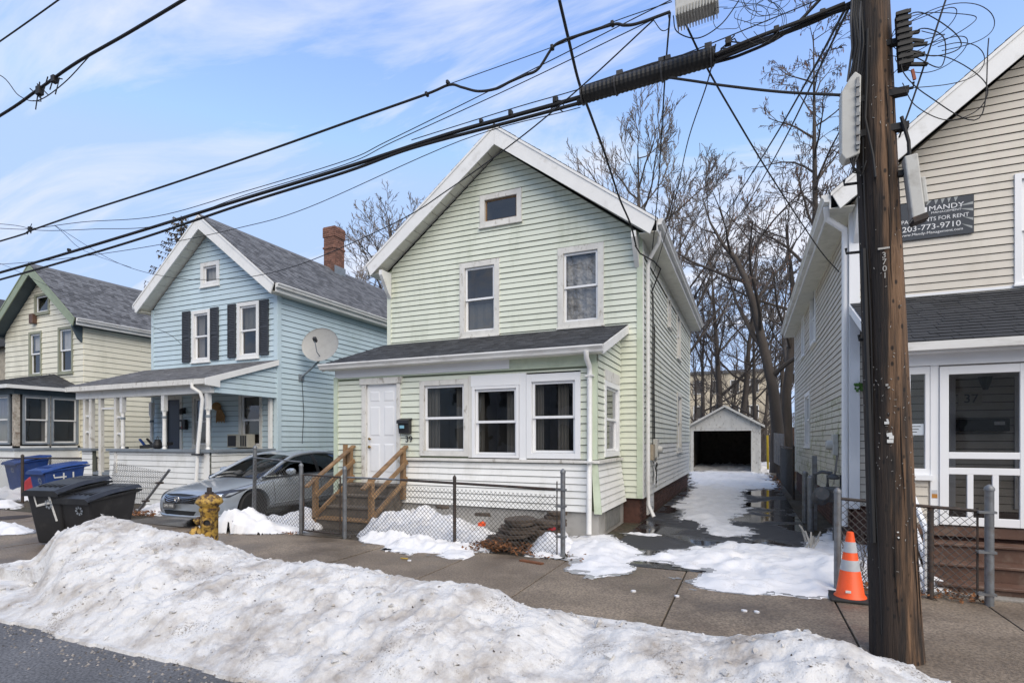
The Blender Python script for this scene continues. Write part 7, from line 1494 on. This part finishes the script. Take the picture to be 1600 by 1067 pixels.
# ================================================================ TREES
def tree(name, label, x, y, H_, r0, seed, lean=(0, 0), levels=4, spread=.9, first=.35, nlimb=9, sub=5, tw=twigm, bk=bark, seeds=0, minr=.007, cat='tree', group=None, up=.25, limbL=.42, wob=.12, trunk_pts=None, z0=0, droop=0, l2=.50):
    rr_ = random.Random(seed); T = thing(name, label, cat, (x, y, z0), group=group); tr = MB(); cr = MB(); sd2 = MB()
    n = 9; P = []; Rr = []
    for k in range(n+1):
        t_ = k/n
        if trunk_pts:
            i = min(len(trunk_pts)-2, int(t_*(len(trunk_pts)-1))); f_ = t_*(len(trunk_pts)-1)-i; p = Vector(trunk_pts[i]).lerp(Vector(trunk_pts[i+1]), f_) + Vector((rr_.uniform(-1, 1), rr_.uniform(-1, 1), 0))*.06
        else: p = Vector((x+lean[0]*t_*H_+rr_.uniform(-1, 1)*wob*t_, y+lean[1]*t_*H_+rr_.uniform(-1, 1)*wob*t_, z0+H_*t_))
        P.append(p); Rr.append(max(minr*1.5, r0*((1-t_)**.8)*(1+.35*math.exp(-t_*14))))
    P[0].z -= .15; tr.tube(P, Rr, 10)
    def br(p, d, L_, r_, lv):
        ns_ = 5 if lv < 3 else (4 if lv == 3 else 3); pts = [p.copy()]; q = p.copy(); dd_ = d.copy()
        for k in range(ns_):
            dd_ = (dd_ + Vector((rr_.uniform(-1, 1), rr_.uniform(-1, 1), rr_.uniform(-1, 1)+up-droop*lv))*.20).normalized(); q = q + dd_*(L_/ns_); pts.append(q.copy())
        (tr if lv == 1 else cr).tube(pts, [max(minr, r_*(1-.72*k/ns_)) for k in range(ns_+1)], 6 if lv == 1 else (4 if lv == 2 else 3), cap=False)
        if lv < levels:
            m_ = sub + (1 if lv == 1 else 0)
            for c_ in range(m_):
                f_ = .25+.75*(c_+rr_.random()*.7)/m_; i = min(ns_-1, int(f_*ns_)); pp_ = pts[i].lerp(pts[i+1], min(1, f_*ns_-i)); base = (pts[i+1]-pts[i]).normalized()
                ax_ = base.cross(Vector((rr_.uniform(-1, 1), rr_.uniform(-1, 1), rr_.uniform(-1, 1)))).normalized(); a = rr_.uniform(.4, .95)*spread
                br(pp_, Matrix.Rotation(a, 3, ax_) @ base, L_*l2*rr_.uniform(.75, 1.3)*(1-.3*f_), max(minr, r_*.5*(1-.4*f_)), lv+1)
        elif seeds and rr_.random() < seeds:
            for j in range(2):
                p_ = pts[-1] if j else pts[len(pts)//2]; h_ = rr_.uniform(.10, .24); w_ = rr_.uniform(.015, .03); a = rr_.uniform(0, 3.1); v_ = Vector((math.cos(a), math.sin(a), 0))*w_
                sd2.add([p_, p_-Vector((0, 0, h_*.5))+v_, p_-Vector((0, 0, h_)), p_-Vector((0, 0, h_*.5))-v_], [(0, 1, 2, 3)])
    for k in range(nlimb):
        t_ = first+(1-first)*((k+.5*rr_.random())/nlimb)**.9; i = min(n-1, int(t_*n)); p = P[i].lerp(P[i+1], t_*n-i); a = k*2.4+rr_.uniform(-.5, .5); el = rr_.uniform(.35, .95)
        d = Vector((math.cos(a)*math.cos(el), math.sin(a)*math.cos(el), math.sin(el))); br(p, d, H_*limbL*(1.15-.75*t_)*rr_.uniform(.8, 1.15), max(minr*2, Rr[i]*.5), 1)
    tr.build('trunk', bk, T, smooth=True, fix=False); cr.build('crown', tw, T, fix=False)
    if sd2.f: tag(sd2.build('seed_clusters', seedm, T, fix=False), kind='stuff')
    return T
def gx(u, y): r_ = ray(u, HZ); return r_[0]*y/r_[1]
tree('ailanthus_tree', 'tall bare tree with hanging seed clusters above the beige house gutter', gx(1271, 26), 26, 19, .24, 3, nlimb=22, first=.42, limbL=.24, seeds=.3, sub=4, up=.1, droop=.05, levels=4, minr=.010)
tp = [aY(u, v, 25) for u, v in ((1215, 733), (1213, 640), (1196, 545), (1168, 450), (1150, 405), (1120, 372), (1096, 300))]
tree('leaning_tree', 'dark bare tree with a thick trunk leaning left behind the driveway', tp[0][0], 25, 13, .25, 5, nlimb=12, first=.22, limbL=.40, seeds=.15, trunk_pts=tp, spread=1.0, minr=.009, sub=4, z0=0)
tp = [aY(u, v, 26.5) for u, v in ((1228, 733), (1232, 600), (1240, 500), (1236, 420), (1226, 330))]
tree('broad_tree', 'second thick trunked bare tree close to the beige house rear corner', tp[0][0], 26.5, 13, .23, 6, nlimb=11, first=.2, limbL=.36, seeds=.2, trunk_pts=tp, minr=.009, sub=4)
tree('bare_tree', 'slim dark bare tree rising right above the garage roof', gx(1128, 37), 37, 14, .26, 8, (-.04, 0), nlimb=12, first=.3, limbL=.42, up=.5, minr=.0115)
tree('bare_tree', 'slim bare tree leaning right behind the garage', gx(1153, 38), 38, 14, .24, 9, (.09, 0), nlimb=12, first=.3, limbL=.4, up=.5, seeds=.2, minr=.0115)
tree('bare_tree', 'thin bare tree left of the garage gable behind the green house', gx(1098, 40), 40, 13, .18, 10, nlimb=11, first=.25, limbL=.4, up=.5, minr=.0115)
tree('bare_tree', 'large spreading bare tree rising behind the right slope of the green roof', gx(1000, 28), 28, 16.6, .35, 12, nlimb=17, first=.40, limbL=.42, up=.55, tw=twigb, spread=.75, minr=.012)
tree('bare_tree', 'bare tree reaching right from behind the green house rear corner', gx(1040, 33), 33, 15, .28, 22, (.06, 0), nlimb=13, first=.35, limbL=.5, up=.4, tw=twigb, spread=.8, minr=.013)
tree('bare_tree', 'bare tree visible between the brick chimney and green gable', gx(610, 27), 27, 14.8, .32, 14, nlimb=17, first=.38, limbL=.40, up=.5, tw=twigb, minr=.012)
tree('bare_tree', 'smaller bare tree just right of the brick chimney', gx(560, 32), 32, 13.5, .25, 15, nlimb=12, first=.4, limbL=.36, up=.5, tw=twigb, minr=.013)
for i, (u, y, h_) in enumerate(((1088, 47, 11), (1110, 50, 12), (1140, 46, 10), (1172, 48, 12), (1190, 44, 13), (1205, 50, 13), (1182, 34, 11), (1218, 33, 12))):
    tree('thicket_tree', 'thin dark bare tree in the tangle behind the garage', gx(u, y), y, h_, .15, 30+i, (rng.uniform(-.08, .08), 0), nlimb=10, first=.15, limbL=.42, up=.45, minr=.012, levels=4 if y < 36 else 3, sub=5, group='thin trees behind the garage')
# reflected in the porch windows
for (x0, x1, lb_, m_) in ((-31, -24.5, 'grey house across the street mirrored in the porch windows, leftmost', concrete), (-23.8, -17.2, 'pale green house across the street mirrored in the porch windows', paleside), (-16.5, -9.6, 'grey house across the street mirrored in the right porch window', concrete), (-8.6, -1.5, 'tan house across the street mirrored in the glass, middle one', beige), (-.5, 6.5, 'white house across the street mirrored in the glass', white_vinyl), (7.2, 14, 'cream house across the street mirrored in the screened porch glass', cream)):
    oh_ = thing('house_across_street', lb_, 'house', ((x0+x1)/2, -15, 0)); fo_ = lambda s, z, n: (s, -15+n, z)
    hl_ = [(x0+.9, x0+1.9, 3.9, 5.5), (x1-1.9, x1-.9, 3.9, 5.5), (x0+.9, x0+2.2, 1.2, 2.8), (x1-1.8, x1-.9, .4, 2.6)]
    wall('front_wall', fo_, [(x0, -.1), (x1, -.1), (x1, 5.9), ((x0+x1)/2, 8.3), (x0, 5.9)], hl_, oh_, m_)
    MB().box(x0, x1, -22, -15.5, -.1, 5.9).build('core', darkroom, oh_)
    for h_ in hl_: MB().fbox(fo_, h_[0], h_[1], h_[2], h_[3], -.1, -.06).build('window', darkroom, oh_)
    q = MB(); cm = (x0+x1)/2; q.prism([(x0-.4, -14.7, 5.6), (cm, -14.7, 8.5), (x1+.4, -14.7, 5.6), (x1+.4, -14.7, 5.8), (cm, -14.7, 8.7), (x0-.4, -14.7, 5.8)], (0, -7.5, 0)); q.build('roof', shg2, oh_)
# reflected in the upstairs windows
tree('street_tree', 'bare tree across the street mirrored in the green house windows', -9, -12, 13, .25, 51, nlimb=13, first=.2, limbL=.5, levels=3, up=.3, minr=.02, sub=6, group='trees across the street')
tree('street_tree', 'bare tree across the street mirrored in the green house windows', -1.5, -13, 14, .25, 52, nlimb=13, first=.2, limbL=.5, levels=3, up=.3, minr=.02, sub=6, group='trees across the street')
# spruce
spx, spy, sph = gx(283, 27), 27, 18.5
S_ = thing('spruce_tree', 'drooping brown spruce behind the blue house roof', 'tree', (spx, spy, 0)); tr = MB(); tr.tube([(spx, spy, -.1), (spx+.1, spy, sph*.5), (spx, spy, sph)], [.3, .18, .03], 8); tr.build('trunk', bark, S_, smooth=True)
b = MB(); nb = MB(); r9 = random.Random(19)
for k in range(120):
    z = 6+(sph-6)*(k/120)**.85; L_ = (sph-z)*.34+.5; a = k*2.4+r9.uniform(-.3, .3); d = Vector((math.cos(a), math.sin(a), 0)); pts = [Vector((spx, spy, z))+d*L_*t_+Vector((0, 0, -.28*L_*t_+.30*L_*t_*t_)) for t_ in (0, .25, .5, .75, 1)]; b.tube(pts, [.035, .03, .022, .015, .01], 4, cap=False)
    for j in range(int(L_*14)):
        t_ = r9.uniform(.15, 1); i = min(3, int(t_*4)); p = pts[i].lerp(pts[i+1], t_*4-i); side = d.cross(Vector((0, 0, 1)))*r9.choice((-1, 1)); e_ = p+side*r9.uniform(.1, .35)*(1.2-t_)+Vector((0, 0, -r9.uniform(.05, .32)))+d*.1
        w_ = Vector((0, 0, 1)).cross(e_-p).normalized()*.035; nb.quad(p-w_, p+w_, e_+w_*.5, e_-w_*.5); w2_ = Vector((0, 0, .05)); nb.quad(p-w2_, p+w2_, e_+w2_*.3, e_-w2_*.8)
b.build('branches', twigm, S_, fix=False); tag(nb.build('needles', sprucem, S_, fix=False), kind='stuff')
# undergrowth and shrubs
b = MB(); r8 = random.Random(8)
for k in range(1500):
    x, y = r8.uniform(-7, 7), r8.uniform(38, 52); h_ = r8.uniform(1.2, 4.2); p = Vector((x, y, -.05)); d = Vector((r8.uniform(-.3, .3), r8.uniform(-.2, .2), 1)).normalized(); pts = [p, p+d*h_*.5+Vector((r8.uniform(-.1, .1), 0, 0)), p+d*h_+Vector((r8.uniform(-.3, .3), 0, 0))]; b.tube(pts, [.02, .014, .009], 3, cap=False)
    for j in range(3): s = pts[1].lerp(pts[2], r8.random()); b.tube([s, s+Vector((r8.uniform(-.6, .6), r8.uniform(-.3, .3), r8.uniform(.2, .8)))], [.011, .007], 3, cap=False)
tag(b.build('undergrowth', twigm, None, fix=False), 'dense bare brush behind the garage', 'undergrowth', kind='stuff')
b = MB()
for k in range(60): p = Vector((r8.uniform(1.1, 1.9), r8.uniform(7.2, 7.8), .05)); e_ = p+Vector((r8.uniform(-.25, .25), r8.uniform(-.2, .2), r8.uniform(.25, .6))); b.tube([p, p.lerp(e_, .5)+Vector((.03, 0, 0)), e_], [.005, .004, .003], 3)
tag(b.build('dry_shrub', twigm, None, fix=False), 'small dry shrub twigs poking through the snow behind the right fence', 'shrub')
# ================================================================ BACKGROUND
ab = thing('apartment_building', 'cream multi storey building glimpsed through the trees behind the garage', 'building', (0, 66, 0))
ax0, ax1, ay = gx(1075, 66), gx(1212, 66), 66; fa = F_front(ay); holes = []
wl = []
for r_ in range(3):
    for c_ in range(5): s = ax0+.6+c_*2.0; z = 1.2+r_*2.9; wl.append((s, s+.95, z, z+1.5))
wall('wall', fa, [(ax0, -.1), (ax1, -.1), (ax1, 9.3), (ax0, 9.3)], wl, ab, extc)
MB().box(ax0, ax1, ay+.3, ay+9, -.1, 9.3).build('core', extc, ab); MB().box(ax0-.2, ax1+.2, ay-.2, ay+9, 9.3, 9.6).build('roof', shg2, ab)
for h_ in wl:
    wn = MB(); s0, s1, z0_, z1_ = h_; wn.fbox(fa, s0, s1, z0_, z0_+.08, -.1, .05); wn.fbox(fa, s0, s1, z1_-.08, z1_, -.1, .05); wn.fbox(fa, s0, s0+.08, z0_+.08, z1_-.08, -.1, .05); wn.fbox(fa, s1-.08, s1, z0_+.08, z1_-.08, -.1, .05); wo = wn.build('window', white, ab)
    MB().fbox(fa, s0+.08, s1-.08, z0_+.08, z1_-.08, -.09, -.07).build('pane', darkroom, wo)
# wooden fence, metal sheet, yellow pole beside the garage
wf = thing('wooden_fence', 'dark brown board fence behind the tree at the end of the driveway', 'fence', (2.2, 27.5, 0))
for k in range(9): MB().box(1.45+k*.16, 1.6+k*.16, 27.5, 27.53, -.05, 2.2+rng.uniform(-.05, .05)).build('board', tread, wf)
MB().box(1.45, 2.9, 27.53, 27.6, 1.7, 1.8).build('fence_rail', tread, wf)
ms = thing('metal_sheet', 'grey corrugated metal sheet leaning on the big tree trunk', 'sheet', (.95, 22.5, 0))
q = MB(); A_ = [Vector(aY(u, v, 24.3)) for u, v in ((1209, 676), (1225, 678), (1223, 730), (1209, 722))]
n = 10
for k in range(n): t0, t1 = k/n, (k+1)/n; o0, o1 = Vector((0, .03*(k % 2), 0)), Vector((0, .03*((k+1) % 2), 0)); q.quad(A_[0].lerp(A_[1], t0)+o0, A_[0].lerp(A_[1], t1)+o1, A_[3].lerp(A_[2], t1)+o1, A_[3].lerp(A_[2], t0)+o0)
q.build('sheet', mat('corrugated_grey', (.26, .26, .27), .6, .15, 9), ms)
yp_ = thing('yellow_pole', 'bright yellow pole standing beside the garage', 'pole', (.9, 29, 0))
a_ = Vector(aY(1199, 680, 28.5)); b_ = Vector(aY(1200, 733, 28.5)); q = MB(); q.tube([a_, b_], .05, 8); q.build('pole', mat('yellow_pole', (.62, .42, .02), .5, .1, 5), yp_, smooth=True)
f7 = thing('chain_link_fence', 'old chain link fence along the right side of the driveway near the tree', 'fence', (1.1, 21, 0))
for y in (17.5, 27): post(f7, 1.22, y, 1.5, .03, darksteel)
rail(f7, (1.22, 17.5, 1.45), (1.22, 27, 1.45), .018, darksteel); chain(f7, (1.22, 17.5, 0), (1.22, 27, 0), (1.22, 17.5, 1.4), (1.22, 27, 1.4), wire_m, .1, .003)
b = MB()
for k in range(9): p = Vector((rng.uniform(.75, 1.0), rng.uniform(9.2, 10), .05)); b.tube([p, p+Vector((rng.uniform(-.2, .1), rng.uniform(-.1, .1), rng.uniform(.1, .38)))], [.02, .012], 5)
tag(b.build('broken_sticks', mat('pale_stick', (.42, .40, .36), .8), None), 'pale broken sticks poking out of the snow by the bollards', 'sticks')
bpy.context.view_layer.update()
